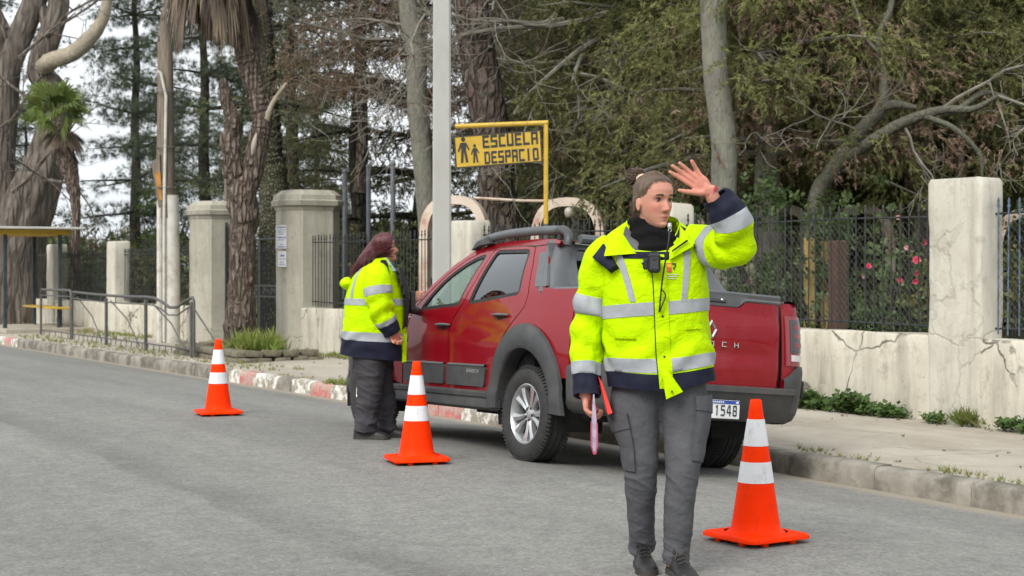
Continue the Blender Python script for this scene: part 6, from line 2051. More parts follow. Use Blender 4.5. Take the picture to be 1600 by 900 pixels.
limb(mb, [MhB @ Vector((0, .02, .05)), qb(597, 418, 0), qb(592, 435, 0)], [.055, .058, .07])
limb(mb, [qb(588, 450, 0), qb(586, 490, 0), qb(584, 520, 0)], [.15, .16, .14], 16)
limb(mb, [qb(590, 428, -.17), qb(590, 428, .17)], .07)
limb(mb, [qb(590, 430, -.2), qb(597, 486, -.25), wrB, MrB @ Vector((0, 0, .012))], [.06, .045, .031, .028])
limb(mb, [qb(592, 430, .2), qb(612, 480, .2), wrB2, MlB @ Vector((0, 0, .012))], [.06, .045, .031, .028])
for P in ([qb(579, 570, -.11), qb(577, 620, -.12), qb(571, 672, -.12)], [qb(593, 570, .10), qb(600, 620, .11), qb(606, 668, .11)]): limb(mb, P, [.07, .055, .04])
hand_mesh(mb, MrB, tipsB, -1, curl=.75)
hand_mesh(mb, MlB, tipsB, 1, curl=.5)
bme = remesh(mb, .0055, 1, .4)
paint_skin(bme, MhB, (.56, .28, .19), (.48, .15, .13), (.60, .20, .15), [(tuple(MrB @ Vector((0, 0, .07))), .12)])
bodyB = link('body', bme, offB, M_skin)
face_parts(bodyB, MhB)
rowsB = [(558, 532, 634, .25, .25, 0), (540, 533, 635, .25, .25, 0), (515, 535, 636, .25, .25, 0), (485, 538, 634, .245, .245, 0), (460, 542, 629, .24, .24, 0), (440, 547, 622, .23, .23, 0), (424, 556, 616, .20, .20, 0), (412, 568, 611, .14, .14, 0), (404, 580, 607, .09, .09, 0)]
TB = Torso(rowsB, qb, .010, 11, hem=lambda phi, k: (1 - k) ** 3 * (-.03 * math.sin(phi)))
zw = lambda v: qb(585, v, 0).z
jb = bpy.data.objects.new('jacket', None); COL.objects.link(jb); jb.parent = offB
jk_keep = jk; jk = jb
skin_of(TB, zw(531), TB.z1, 60, 72).build('torso', M_hv, jb, smooth=80)
skin_of(TB, TB.z0, zw(531) + .002, 12, 72, off=.002).build('hem', M_navy, jb, smooth=80)
skin_of(TB, TB.z0, TB.z0 + .03, 3, 72, off=-.01).build('lining', M_navy, jb, smooth=80)
for v0, v1 in ((466, 476), (518, 531.5)):
    ringband(TB, zw(v1), zw(v0), .004, 6, 80).build('reflective_tape', M_refl, jb, smooth=80)
for ph in (-2.0, -.75):                                   # straps over back and chest on the near side
    strip(TB, zw(468), zw(416), ph - .07, ph + .07, .0045, 14, 6).build('reflective_tape', M_refl, jb, smooth=80)
strip(TB, zw(440), zw(414), -1.75, -1.25, .005, 8, 10).build('shoulder_patch', M_navy, jb, smooth=80)
strip(TB, zw(430), zw(406), .2, .85, .006, 10, 10).build('shoulder_patch', M_navy, jb, smooth=80)
SB = Sleeve([(*qb(588, 424, -.15), .10), (*qb(589, 440, -.23), .115), (*qb(592, 462, -.26), .108), (*qb(597, 488, -.26), .100), (*qb(605, 505, -.24), .085), (*qb(614, 521, -.22), .068)], .010, 7, .55)
sleeve_set(SB, [(0, .80, M_hv), (.80, 1.0, M_navy)], 'sleeve')
for a, b in ((.30, .395), (.71, .805)): ringband(SB, a, b).build('reflective_tape', M_refl, jb, smooth=80)
SB2 = Sleeve([(*qb(594, 426, .16), .10), (*qb(600, 445, .22), .11), (*qb(612, 478, .20), .10), (*qb(626, 480, .15), .085), (*qb(638, 472, .11), .07)], .010, 9, .55)
sleeve_set(SB2, [(0, .80, M_hv), (.80, 1.0, M_navy)], 'sleeve')
jk = jk_keep
# open front: dark grey sweater with a placket edge, hood bundle on the back, collar
mb = MB(); mb.grid(12, 16, lambda i, j: qb(616 + 18 * math.sin(PI * (i + 2) / 15), 418 + 118 * i / 11, 0) + Vector((.0 + .028 * math.cos((j - 7.5) / 7.5 * 1.4), -.15 * (j - 7.5) / 7.5, 0))); mb.build('sweater', M_dkgrey, offB, smooth=80)
sheet([qb(628, 520, -.14), qb(636, 521, -.13), qb(635, 565, -.12), qb(629, 566, -.13)], 6, 10, .004, .01, (.6, -.8, 0)).build('jacket_edge', M_hv, jb, smooth=60)
mb = MB(); mb.ball(qb(545, 443, .02), (.075, .16, .055), 16, 10); mb.v = [tuple(Vector(p) + Vector((0, 0, .02)) * noise.noise(Vector(p) * 9)) for p in mb.v]; mb.build('hood', M_hv, jb, smooth=80)
sheet([qb(584, 404, -.06), qb(603, 402, -.07), qb(610, 414, -.10), qb(588, 413, -.10)], 8, 6, .02, .01, (0, -1, .3)).build('collar', M_hv, jb, smooth=60)
sheet([qb(600, 402, -.075), qb(606, 404, -.075), qb(619, 423, -.07), qb(612, 424, -.08)], 6, 6, .006, .006, (.3, -1, 0)).build('shirt_collar', mk('pale_blue_shirt', (.30, .42, .46), .8), offB, smooth=60)
# hair: long, swept back over the collar
def hlB(phi):
    a = abs(phi)
    return float(np.interp(a, [0, .4, .8, 1.1, 1.35, 1.7, 2.2, PI], [.86, .84, .70, .45, .28, .10, .05, .04]))
hairB = hair_cap(MhB, hlB, .016, M_hairB, offB, 6)
random.seed(11); pt_ = []
for k in range(1300):
    sx = random.uniform(-1, 1); up_ = random.random()
    a = MhB @ Vector((sx * .080, -.03 + .11 * random.random(), .09 + .135 * up_)); ctr = MhB @ Vector((0, .01, .12))
    a = ctr + (a - ctr).normalized() * random.uniform(.100, .112)
    mid = a.lerp(qb(575, 409, 0), .5) + Vector((-.012, sx * .045, .004 + .012 * random.random()))
    e_ = qb(547 + 34 * random.random() * (1 - up_ * .3), 434 - 16 * up_ + 8 * random.random(), 0) + Vector((0, sx * .13, 0))
    mid2 = mid.lerp(e_, .5) + Vector((-.004, sx * .03, .010))
    pt_.append(([np.array(p) for p in (a, mid, mid2, e_)], random.uniform(.0020, .0034)))
fine(pt_, .01, M_hairB, hairB, 'hair_lengths', 10, 8)
mb = MB(); q = catmull([(*(MhB @ Vector((0, .04, .13))), .075), (*qb(585, 397, 0), .070), (*qb(571, 412, 0), .060), (*qb(558, 426, 0), .040)], 20)
mb.tube([tuple(k[:3]) for k in q], [float(k[3]) for k in q], 16, flat=1.3); me_ = mb.mesh('hair_volume', M_hairB, 80); strand_attr(me_, [(i % 16 * 5, i * .01, 0) for i in range(len(mb.v))]); link('hair_volume', me_, hairB)
b_ = MB(); b_.tube([MhB @ Vector(p) for p in ((.070, -.035, .205), (.074, -.052, .195), (.062, -.075, .192), (0, -.088, .196), (-.062, -.075, .192), (-.074, -.052, .195), (-.070, -.035, .205))], .005, 6); b_.build('sunglasses_on_head', M_blkp, offB, smooth=60)
# trousers and shoes
mb = MB()
legB = [[(*qb(577, 545, -.09), .150), (*qb(579, 585, -.11), .118), (*qb(577, 620, -.12), .098), (*qb(573, 650, -.12), .088), (*qb(571, 675, -.12), .084)], [(*qb(590, 545, .08), .145), (*qb(594, 585, .10), .108), (*qb(600, 620, .11), .088), (*qb(604, 650, .11), .080), (*qb(606, 672, .11), .078)]]
for P in legB:
    q = catmull(P, 30); mb.tube([tuple(k[:3]) for k in q], [float(k[3]) for k in q], 26)
mb.ball(qb(584, 545, 0), (.20, .22, .12), 18, 10)
def tfb(p):
    an = max(0, 1 - p.z / .4)
    return .006 * noise.noise(Vector((p.x * 4, p.y * 4, p.z * 6))) + (.010 + .012 * an) * crease(p, 4, 8, 3, 4) + (.006 + .006 * an) * crease(p, 8, 18, 7) - .008
trB = seq_mesh(mb, 'trousers', M_trou2, offB, tfb)
a = qb(571, 674, -.10); shoe(offB, Matrix.Translation((a.x - .005, -.11, zroad(5.55, 12.4))) @ Matrix.Rotation(R(84), 4, 'Z'), .29, .11, True)
a = qb(604, 672, .09); shoe(offB, Matrix.Translation((a.x - .01, .09, zroad(5.75, 12.4))) @ Matrix.Rotation(R(88), 4, 'Z'), .29, .11, True)
ph_ = qb(645, 470, .02)
dv = empty('handheld_radio', (XB + ph_.x, Y1 + ph_.y, ph_.z), R(10), 'black handheld device held up beside the mirror of the pickup', 'device')
b_ = MB(); b_.box((0, 0, 0), (.045, .03, .16), bevel=.008); b_.build('case', M_blkp, dv)
b_ = MB(); b_.box((-.024, 0, .02), (.004, .024, .06), bevel=.002); b_.build('screen', M_lensd, dv)

# passenger in the back seat, only the head showing through the tinted window
pas = empty('person', car.matrix_basis @ Vector((.45, .42, .62)), car.rotation_euler[2], 'dark-haired passenger on the back seat seen through the tinted rear door window', 'person')
mb = MB()
MhP = Matrix.Translation((.0, 0, .50)) @ Matrix.Rotation(R(75), 4, 'Z') @ Matrix.Scale(.95, 4)
head_mesh(mb, MhP)
limb(mb, [(0, 0, .56), (0, 0, .45), (-.02, 0, .38)], [.05, .05, .07])
limb(mb, [(-.03, 0, .34), (-.03, 0, .18)], [.14, .15], 14); limb(mb, [(-.02, -.16, .36), (-.02, .16, .36)], .06)
for sg in (-1, 1): limb(mb, [(-.02, sg * .18, .35), (.05, sg * .22, .17), (.25, sg * .12, .15)], [.055, .045, .035])
bme = remesh(mb, .009, 1)
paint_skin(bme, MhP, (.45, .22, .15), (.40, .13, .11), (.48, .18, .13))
link('body', bme, pas, M_skin)
mb = MB(); limb(mb, [(-.03, 0, .37), (-.03, 0, .18)], [.155, .165], 14); limb(mb, [(-.02, -.17, .36), (-.02, .17, .36)], .072)
link('shirt', remesh(mb, .012), pas, M_dkgrey)
hair_cap(MhP, hlB, .014, hair_mat('black_hair', (.008, .007, .006), (.03, .025, .02)), pas, 3, nh=20, npz=48)
# ================================================================== vegetation
def bark_mat(name, a, b, sc=9, st=(1, 1, .16), bump=1.0, lichen=None, fis=.10, gm=.6):
    """bark plates parted by dark fissures"""
    t = NT(name)
    co = t.coord(st)
    nz = t.n('ShaderNodeTexNoise'); nz.inputs['Scale'].default_value = sc * .5; nz.inputs['Detail'].default_value = 4; t.l(co, nz.inputs['Vector'])
    wv = t.mix(.9 / sc, co, nz.outputs['Color'], 'ADD')
    f = t.noise(sc * 1.6, co, 7, .75, .4)
    v = t.voro(sc, wv, 'DISTANCE_TO_EDGE')
    gap = t.ramp(v, fis * .15, fis * 2.2, (1, 1, 1), (0, 0, 0))
    c = t.ramp(f, .30, .70, a, b)
    if lichen: c = t.mix(t.math('MULTIPLY', t.ramp(t.noise(3.5, t.coord((1, 1, .5)), 6, .75), .48, .62), .75), c, lichen)
    c = t.mix(t.math('MULTIPLY', gap, gm), c, tuple(k * .45 for k in a))
    t.set(c, .95, spec=.15)
    n1 = t.bump(t.math('SUBTRACT', t.math('MULTIPLY', f, .7), t.math('MULTIPLY', gap, gm * 1.6)), bump, .06)
    t.bump(t.noise(50, t.coord((1, 1, .5)), 4), .5, .012, n1)
    return t.mat
M_bark_old = bark_mat('old_fissured_bark', (.095, .078, .064), (.27, .235, .20), 5.5, (1, 1, .16), 1.0, fis=.10, gm=.45)
M_bark_pine = bark_mat('pine_bark', (.095, .068, .055), (.23, .175, .150), 9, (1, 1, .35), 1.2, (.20, .20, .165))
M_bark_grey = bark_mat('grey_bark', (.13, .122, .10), (.27, .255, .215), 12, (1, 1, .35), .6, (.23, .24, .18), fis=.08, gm=.12)
M_bark_gnarl = bark_mat('gnarled_bark', (.12, .088, .07), (.38, .31, .255), 13, (1, 1, .2), 1.2, fis=.11)
M_bark_limb = bark_mat('lichened_limb_bark', (.075, .072, .055), (.17, .163, .128), 12, (1, 1, .6), .6, (.15, .16, .11), fis=.08, gm=.15)
M_bark_pale = bark_mat('bleached_wood', (.25, .215, .16), (.44, .39, .30), 5, (1, 1, 1), .5, fis=.05, gm=.1)
M_twig = mk('lichened_twig', (.20, .185, .15), .95, var=.35, vs=6)
M_bark_dark = bark_mat('dark_bark', (.045, .040, .034), (.11, .10, .085), 10, (1, 1, .3), .9)

def leaf_mat(name, cols, trans=.25, rough=.6):
    t = NT(name)
    at = t.n('ShaderNodeAttribute'); at.attribute_name = 'tint'
    oi = t.n('ShaderNodeObjectInfo')
    r = t.n('ShaderNodeValToRGB')
    els = r.color_ramp.elements
    els[0].position, els[0].color = 0, (*cols[0], 1)
    els[1].position, els[1].color = 1, (*cols[-1], 1)
    for i, c in enumerate(cols[1:-1]):
        e = els.new((i + 1) / (len(cols) - 1)); e.color = (*c, 1)
    t.l(at.outputs['Fac'], r.inputs[0])
    hs = t.n('ShaderNodeHueSaturation')
    t.l(r.outputs[0], hs.inputs['Color'])
    mr = t.n('ShaderNodeMapRange'); mr.inputs['To Min'].default_value = .78; mr.inputs['To Max'].default_value = 1.22
    t.l(oi.outputs['Random'], mr.inputs[0]); t.l(mr.outputs[0], hs.inputs['Value'])
    t.set(hs.outputs[0], rough, spec=.25)
    tr = t.n('ShaderNodeBsdfTranslucent'); t.l(hs.outputs[0], tr.inputs[0])
    mx = t.n('ShaderNodeMixShader'); mx.inputs[0].default_value = trans
    t.l(t.b.outputs[0], mx.inputs[1]); t.l(tr.outputs[0], mx.inputs[2]); t.l(mx.outputs[0], t.out.inputs[0])
    return t.mat
M_cyp = leaf_mat('cypress_foliage', [(.203, .135, .084), (.115, .116, .054), (.155, .159, .062), (.196, .205, .073), (.250, .263, .095)], .35)
M_cypd = leaf_mat('cypress_foliage_dark', [(.176, .124, .074), (.078, .086, .043), (.108, .116, .051), (.149, .155, .062)], .35)
M_brn = leaf_mat('dead_foliage', [(.127, .083, .057), (.207, .140, .098), (.253, .184, .127), (.138, .115, .057)], .25)
M_pine = leaf_mat('pine_needles', [(.038, .052, .036), (.058, .076, .048), (.080, .10, .060), (.11, .125, .072)], .3)
M_broad = leaf_mat('broad_leaves', [(.034, .058, .022), (.058, .094, .031), (.096, .138, .048), (.156, .192, .078)], .25, .45)
M_olive = leaf_mat('olive_bush', [(.06, .06, .022), (.10, .10, .035), (.15, .145, .055)])
M_grass = leaf_mat('grass_blades', [(.13, .19, .035), (.19, .26, .05), (.25, .27, .08), (.30, .26, .13)], .35)
M_weed = leaf_mat('weed_leaves', [(.045, .085, .022), (.075, .13, .032), (.12, .18, .05)], .3)
M_palm = leaf_mat('palm_fan', [(.08, .12, .03), (.13, .18, .045), (.20, .24, .07), (.34, .29, .13)], .3, .45)
M_palmd = leaf_mat('dead_palm', [(.045, .032, .024), (.12, .088, .064), (.21, .16, .115), (.28, .225, .16)], .12)

def rand_unit(n): 
    v = rng.normal(size=(n, 3)); return v / np.linalg.norm(v, axis=1, keepdims=True)
def feather(n=16):
    """irregular spray of thin scale-leaf slivers along a bending stem"""
    V, T = [], []
    r_ = random.Random(4)
    for i in range(n):
        z = i / n * .95; a = 2.4 * i + r_.uniform(-.6, .6); l = (.20 + .32 * r_.random()) * (1 - .5 * z)
        o = np.array([.10 * math.sin(z * 5), .08 * math.sin(z * 3 + 1), z])
        d = np.array([math.cos(a), math.sin(a) * .55, .55 + .7 * r_.random()]); d /= np.linalg.norm(d)
        p = np.cross(d, [r_.gauss(0, 1), r_.gauss(0, 1), r_.gauss(0, 1)]); p = p / np.linalg.norm(p) * .045
        b = len(V); V += [tuple(o - p), tuple(o + p), tuple(o + d * l)]; T.append((b, b + 1, b + 2))
    return np.array(V, np.float32), np.array(T)
def tuft(n=15, w=.05, cone=1.1):
    V, T = [], []
    for i in range(n):
        a = 2.4 * i; t_ = cone * math.sqrt((i + .5) / n)
        d = np.array([math.sin(t_) * math.cos(a), math.sin(t_) * math.sin(a), math.cos(t_)])
        p = np.cross(d, [.3, .5, .8]); p = p / np.linalg.norm(p) * w / 2
        b = len(V); V += [tuple(-p), tuple(p), tuple(d)]; T.append((b, b + 1, b + 2))
    return np.array(V, np.float32), np.array(T)
def twig_leaves(n=7, w=.36):
    V, T = [], []
    for i in range(n):
        z = i / n; a = 2.4 * i
        d = np.array([math.cos(a) * .75, math.sin(a) * .75, .45]); d /= np.linalg.norm(d)
        p = np.cross(d, [0, 0, 1]); p = p / np.linalg.norm(p)
        o = np.array([0, 0, z]); L = .55; b = len(V)
        V += [tuple(o), tuple(o + d * L * .5 + p * L * w), tuple(o + d * L - np.array([0, 0, .06])), tuple(o + d * L * .5 - p * L * w)]
        T += [(b, b + 1, b + 2), (b, b + 2, b + 3)]
    return np.array(V, np.float32), np.array(T)
def blades(n=9, w=.07):
    V, T = [], []
    for i in range(n):
        a = 2.4 * i; l = .35 + .6 * ((i * 7) % n) / n; out = .12 + .35 * ((i * 5) % n) / n
        c, s = math.cos(a), math.sin(a)
        b = len(V)
        V += [(-s * w / 2 + c * .03, c * w / 2 + s * .03, 0), (s * w / 2 + c * .03, -c * w / 2 + s * .03, 0), (c * out * .5 + s * w * .3, s * out * .5 - c * w * .3, l * .65), (c * out, s * out, l)]
        T += [(b, b + 1, b + 2), (b, b + 2, b + 3)]
    return np.array(V, np.float32), np.array(T)
TPL = {'feather': feather(), 'tuft': tuft(), 'twig': twig_leaves(), 'blade': blades()}

def leaf_mesh(name, C, D, S, tint, tpl, mat):
    """copies of a leaf template at centres C, along D, of size S"""
    V, T = TPL[tpl]
    n = len(C)
    D = D / np.linalg.norm(D, axis=1, keepdims=True)
    A = rand_unit(n); X = np.cross(A, D); X /= np.linalg.norm(X, axis=1, keepdims=True); Y = np.cross(D, X)
    P = (C[:, None, :] + S[:, None, None] * (V[None, :, 0:1] * X[:, None, :] + V[None, :, 1:2] * Y[:, None, :] + V[None, :, 2:3] * D[:, None, :])).reshape(-1, 3)
    F = (T[None] + (np.arange(n) * len(V))[:, None, None]).reshape(-1, 3)
    me = bpy.data.meshes.new(name)
    me.vertices.add(len(P)); me.vertices.foreach_set('co', P.astype(np.float32).ravel())
    me.loops.add(len(F) * 3); me.loops.foreach_set('vertex_index', F.astype(np.int32).ravel())
    me.polygons.add(len(F)); me.polygons.foreach_set('loop_start', np.arange(0, len(F) * 3, 3, dtype=np.int32)); me.polygons.foreach_set('loop_total', np.full(len(F), 3, np.int32))
    at = me.attributes.new('tint', 'FLOAT', 'POINT')
    at.data.foreach_set('value', np.clip(np.repeat(tint, len(V)), 0, 1).astype(np.float32))
    me.materials.append(mat)
    me.update(); me.validate()
    return me

def clumps(centers, radii, per, flat=.6, droop=.5, size=(.25, .45), outward=None, tvar=.25, shell=.55):
    """leaf positions, directions, sizes and tints clustered round clump centres"""
    C, D, S, Tn = [], [], [], []
    for (c, r, t0) in zip(centers, radii, rng.random(len(centers))):
        n = max(4, int(per * r * r))
        u = rand_unit(n); rad = r * (shell + (1 - shell) * rng.random(n)) ** 1.0
        p = u * rad[:, None]; p[:, 2] *= flat
        C.append(np.array(c) + p)
        d = u * .8 + rng.normal(size=(n, 3)) * .45; d[:, 2] -= droop
        if outward is not None:
            o = np.array(c[:2]) - np.array(outward[:2]); o = o / (np.linalg.norm(o) + 1e-6)
            d[:, 0] += o[0] * .6; d[:, 1] += o[1] * .6
        D.append(d)
        S.append(rng.uniform(size[0], size[1], n))
        # tint varies at random and rises a little towards each clump's top
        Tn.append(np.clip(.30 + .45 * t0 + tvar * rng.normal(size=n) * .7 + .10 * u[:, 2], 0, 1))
    return np.concatenate(C), np.concatenate(D), np.concatenate(S), np.concatenate(Tn)

def branch_rec(mb, p, d, L, r, depth, tips, bend=.35, split=(2, 3), seg=6, grav=0.0, shrink=.68, wild=.7):
    n = 5
    pts, rad = [Vector(p)], [r]
    q = Vector(p); dd = Vector(d).normalized()
    for i in range(n):
        dd = (dd + Vector((random.gauss(0, bend), random.gauss(0, bend), random.gauss(0, bend * .7) + grav)) * .5).normalized()
        q = q + dd * L / n
        pts.append(q.copy()); rad.append(max(.004, r * (1 - .45 * (i + 1) / n)))
    mb.tube(pts, rad, seg if depth > 1 else 4, cap=False)
    tips.append(q.copy())
    if depth <= 0: return
    for k in range(random.randint(*split)):
        at = random.choice(pts[2:])
        nd = (dd + Vector((random.gauss(0, wild), random.gauss(0, wild), random.gauss(0, wild * .8)))).normalized()
        branch_rec(mb, at, nd, L * random.uniform(.5, .8), rad[-1] * random.uniform(.6, .95) if depth > 1 else rad[-1] * .7, depth - 1, tips, bend, split, seg, grav, shrink, wild)

# ---------------------------------------------------------------- tree kinds (mesh data shared between trees)
def conifer(name, H, z0, rbase, rtop, layers, arms, per, tpl, mat, droop, size, trunk_r, bark, clr=(.55, .95), flat=.45, lean=(0, 0)):
    """trunk with whorls of arms carrying clumps"""
    mb = MB(); cs, rs = [], []
    n = 12
    tp = [(lean[0] * (i / n) ** 2 + .05 * math.sin(i * 1.7), lean[1] * (i / n) ** 2 + .05 * math.cos(i * 1.3), H * i / n - .3) for i in range(n + 1)]
    mb.tube(tp, [trunk_r * (1.25 if i == 0 else 1) * (1 - .75 * i / n) for i in range(n + 1)], 10, jitter=.06)
    for l in range(layers):
        k = l / max(1, layers - 1); z = z0 + (H - z0 - .4) * k
        R_ = rbase + (rtop - rbase) * k
        cx = np.interp(z, [p[2] for p in tp], [p[0] for p in tp]); cy = np.interp(z, [p[2] for p in tp], [p[1] for p in tp])
        for a in range(arms):
            an = 2 * PI * (a + random.random() * .7) / arms + l * 1.3
            L = R_ * random.uniform(.55, 1.1)
            dz = random.uniform(-.18, .28) * L
            pts = [(cx, cy, z)]
            for s in (.35, .7, 1.0):
                pts.append((cx + math.cos(an) * L * s + random.gauss(0, .08), cy + math.sin(an) * L * s + random.gauss(0, .08), z + dz * s - .12 * L * s * s * droop * 2))
            mb.tube(pts, [trunk_r * .22, trunk_r * .16, trunk_r * .1, trunk_r * .04], 5, cap=False)
            for s in (.5, .78, 1.0):
                if random.random() < .88:
                    b = pts[{.5: 1, .78: 2, 1.0: 3}[s]]
                    rr = random.uniform(*clr) * (.7 + .3 * s)
                    cs.append((b[0] + random.gauss(0, .15), b[1] + random.gauss(0, .15), b[2] - .1 * droop)); rs.append(rr)
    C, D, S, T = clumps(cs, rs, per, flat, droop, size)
    return mb.mesh(name + '_trunk', bark, 60), leaf_mesh(name + '_crown', C, D, S, T, tpl, mat)

random.seed(21)
K = {}
K['cypA'] = conifer('cypress', 9.5, 2.9, 2.6, .8, 10, 7, 105, 'feather', M_cyp, .75, (.17, .33), .24, M_bark_grey)
K['cypB'] = conifer('cypress', 10.5, 1.2, 2.4, .7, 12, 7, 100, 'feather', M_cypd, .6, (.17, .33), .26, M_bark_dark)
K['cypC'] = conifer('cypress', 8.5, 3.0, 2.8, 1.2, 8, 8, 100, 'feather', M_cyp, .9, (.17, .36), .20, M_bark_grey)
K['cypS'] = conifer('cypress', 10.5, 1.4, 2.5, .8, 10, 6, 62, 'feather', M_cypd, .4, (.17, .33), .24, M_bark_dark, (.45, .8), .5)
K['brn'] = conifer('withered_conifer', 9.5, 2.6, 2.2, 1.0, 9, 7, 85, 'feather', M_brn, .8, (.16, .30), .16, M_bark_pine)
K['pineA'] = conifer('pine', 13, 3.2, 2.6, 1.8, 9, 5, 62, 'tuft', M_pine, .15, (.20, .34), .24, M_bark_dark, (.55, 1.0), .6)
K['pineB'] = conifer('pine', 14, 4.5, 3.0, 2.0, 8, 5, 58, 'tuft', M_pine, .1, (.20, .34), .28, M_bark_dark, (.6, 1.1), .6, (.8, .2))
K['dense'] = conifer('dense_conifer', 11, .4, 3.0, 1.0, 12, 8, 50, 'feather', M_cypd, .5, (.28, .5), .3, M_bark_dark, (.7, 1.2), .6)
def tree(kind, p, s, rz, name, label, group='trees in the park behind the fence', sz=None):
    o = empty(name, (p[0], p[1], p[2] if len(p) > 2 else .1), rz, label, 'tree', group)
    o.scale = (s, s, sz or s)
    link('trunk', K[kind][0], o); link('crown', K[kind][1], o)
    return o
def at(x, Y, z=.1): return ((x - 800) / FPX * Y, Y, z)

# right: feathery cypresses close behind the fence
tree('cypA', at(1200, 23.5), 1.0, .4, 'cypress_tree', 'olive green cypress with hanging sprays right of the raised hand')
tree('cypC', at(1010, 27.5), 1.05, 1.9, 'cypress_tree', 'dark cypress whose sprays hang behind the head of the waving officer')
tree('cypB', at(1345, 27.5), 1.0, 2.6, 'cypress_tree', 'dark cypress behind the leaning lichened limb')
tree('cypC', at(1500, 26.0), 1.0, 4.1, 'cypress_tree', 'pale green drooping cypress above the broad cream pillar')
tree('cypA', at(1655, 25.0), .95, 5.3, 'cypress_tree', 'cypress leaning into the photo at its right border')
tree('cypB', at(1130, 31), 1.0, .9, 'cypress_tree', 'dark cypress behind the grey trunk beside the raised hand')
tree('brn', at(1290, 23.6, .8), .95, 3.3, 'withered_conifer', 'half withered brown conifer between two cypresses on the right')
tree('cypA', at(1440, 24.6, 1.2), .8, .3, 'cypress_tree', 'light green boughs high above the camellia bush')
tree('cypB', at(900, 32), 1.0, 3.9, 'cypress_tree', 'dark cypress right of the yellow school sign')
tree('dense', at(1000, 38), 1.0, 1.1, 'dense_conifer', 'deep green conifer far behind the waving officer')
tree('dense', at(1250, 37), 1.0, 2.2, 'dense_conifer', 'deep green conifer far behind the withered brown conifer')
tree('dense', at(1480, 36), 1.05, 4.2, 'dense_conifer', 'deep green conifer far behind the slim wooden stake')
tree('dense', at(1690, 33), 1.0, 5.2, 'dense_conifer', 'deep green conifer at the right border behind all others')
tree('dense', at(850, 42), .85, .2, 'dense_conifer', 'deep green conifer behind the yellow school sign')
# middle: conifers with brown tips and sky gaps
tree('cypS', at(560, 37), 1.0, 2.0, 'cypress_tree', 'bronze green conifer above the three grey masts')
tree('cypS', at(455, 41), 1.0, 4.4, 'cypress_tree', 'conifer with a bright green bough right of the palm trunk')
tree('cypS', at(660, 38), 1.0, 5.5, 'cypress_tree', 'dark conifer just left of the white lamp post')
tree('brn', at(565, 33.5, 3.1), .8, 1.2, 'withered_conifer', 'withered brown boughs above the three grey masts')
tree('brn', at(770, 36, 2.4), .8, 4.9, 'withered_conifer', 'withered brown conifer behind the big pine trunk')
tree('dense', at(520, 56), .36, .7, 'dense_conifer', 'deep green conifer far behind the cap of the gate pillar')
# left: tall airy pines against the sky
tree('pineA', at(212, 58), .98, .5, 'pine_tree', 'tall pine with a dark straight trunk left of the utility pole')
tree('pineB', at(322, 54), .9, 1.8, 'pine_tree', 'tall pine behind the utility pole and the palm skirt')
tree('pineA', at(420, 55), .95, 2.9, 'pine_tree', 'blue green pine behind the gnarled trunk')
tree('pineA', at(40, 70), .62, 5.1, 'pine_tree', 'distant pine behind the forked old trunk')
tree('pineB', at(-60, 60), .9, .9, 'pine_tree', 'pine at the left border behind the old trunk')
tree('pineA', at(495, 66), .75, 3.6, 'pine_tree', 'distant pine between the palm trunk and the bronze conifer')
tree('pineA', at(255, 66), .62, 2.1, 'pine_tree', 'low far pine showing beside the limewashed stub')
tree('pineB', at(365, 68), .66, 5.8, 'pine_tree', 'low far pine showing through the iron gate')

# unseen trees added behind the camera to darken reflections in paint and glass
for k, (w_, t_) in enumerate(((-17, -14), (-16, -7), (-18, 0), (-16.5, 8), (-18, 16), (-17, 25), (-8, -26), (1, -30), (10, -28), (20, -24))):
    p = W(w_, t_, 0); tree('dense', (p.x, p.y, 0), .95, k * 1.7, 'dense_conifer', 'unseen conifer added across the street to darken reflections in the pickup', 'unseen trees added across the street')
# broadleaf shrubs filling in under the trees
def shrub_mesh(name, rx, rz_, n, tpl, mat, size, seed):
    random.seed(seed)
    cs, rs = [], []
    for k in range(n):
        a = random.random() * 2 * PI; r = math.sqrt(random.random()) * rx
        z = rz_ * random.uniform(.15, .95) * (1 - .45 * (r / rx) ** 2)
        cs.append((r * math.cos(a), r * math.sin(a), z)); rs.append(random.uniform(.28, .5) * rx * .8)
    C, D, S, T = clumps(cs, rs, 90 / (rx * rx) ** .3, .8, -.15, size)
    C[:, 2] = np.maximum(C[:, 2], .03)
    mb = MB()
    for k in range(7):
        a = random.random() * 2 * PI
        mb.tube([(0.05 * math.cos(a), .05 * math.sin(a), -.1), (.3 * rx * math.cos(a), .3 * rx * math.sin(a), rz_ * .4), (.6 * rx * math.cos(a + .3), .6 * rx * math.sin(a + .3), rz_ * .75)], [.03, .022, .008], 5, cap=False)
    return mb.mesh(name + '_stems', M_bark_dark, 60), leaf_mesh(name + '_leaves', C, D, S, T, tpl, mat)
SH = {'dark': shrub_mesh('shrub', 1.1, 2.0, 16, 'twig', M_broad, (.10, .18), 1), 'olive': shrub_mesh('shrub', 1.2, 2.2, 14, 'twig', M_olive, (.12, .2), 2), 'tall': shrub_mesh('shrub', 1.3, 3.2, 20, 'twig', M_broad, (.13, .22), 3)}
def shrub(kind, p, s, rz, name, label, sz=None, group='shrubs behind the fence'):
    o = empty(name, p, rz, label, 'shrub', group); o.scale = (s, s, sz or s)
    link('stems', SH[kind][0], o); link('leaves', SH[kind][1], o)
    return o
shrub('tall', at(1200, 21.5), .85, .3, 'leafy_shrub', 'leafy dark shrub behind the wire mesh right of the raised elbow')
shrub('tall', at(1120, 23.5), .8, 1.3, 'leafy_shrub', 'dark shrub behind the grey trunk below the raised arm')
shrub('dark', at(1395, 22.0), 1.3, 2.3, 'leafy_shrub', 'dark shrub behind the camellia')
shrub('tall', at(1285, 20.8), .72, 3.0, 'leafy_shrub', 'shrub smothering the cream arch above the brown post')
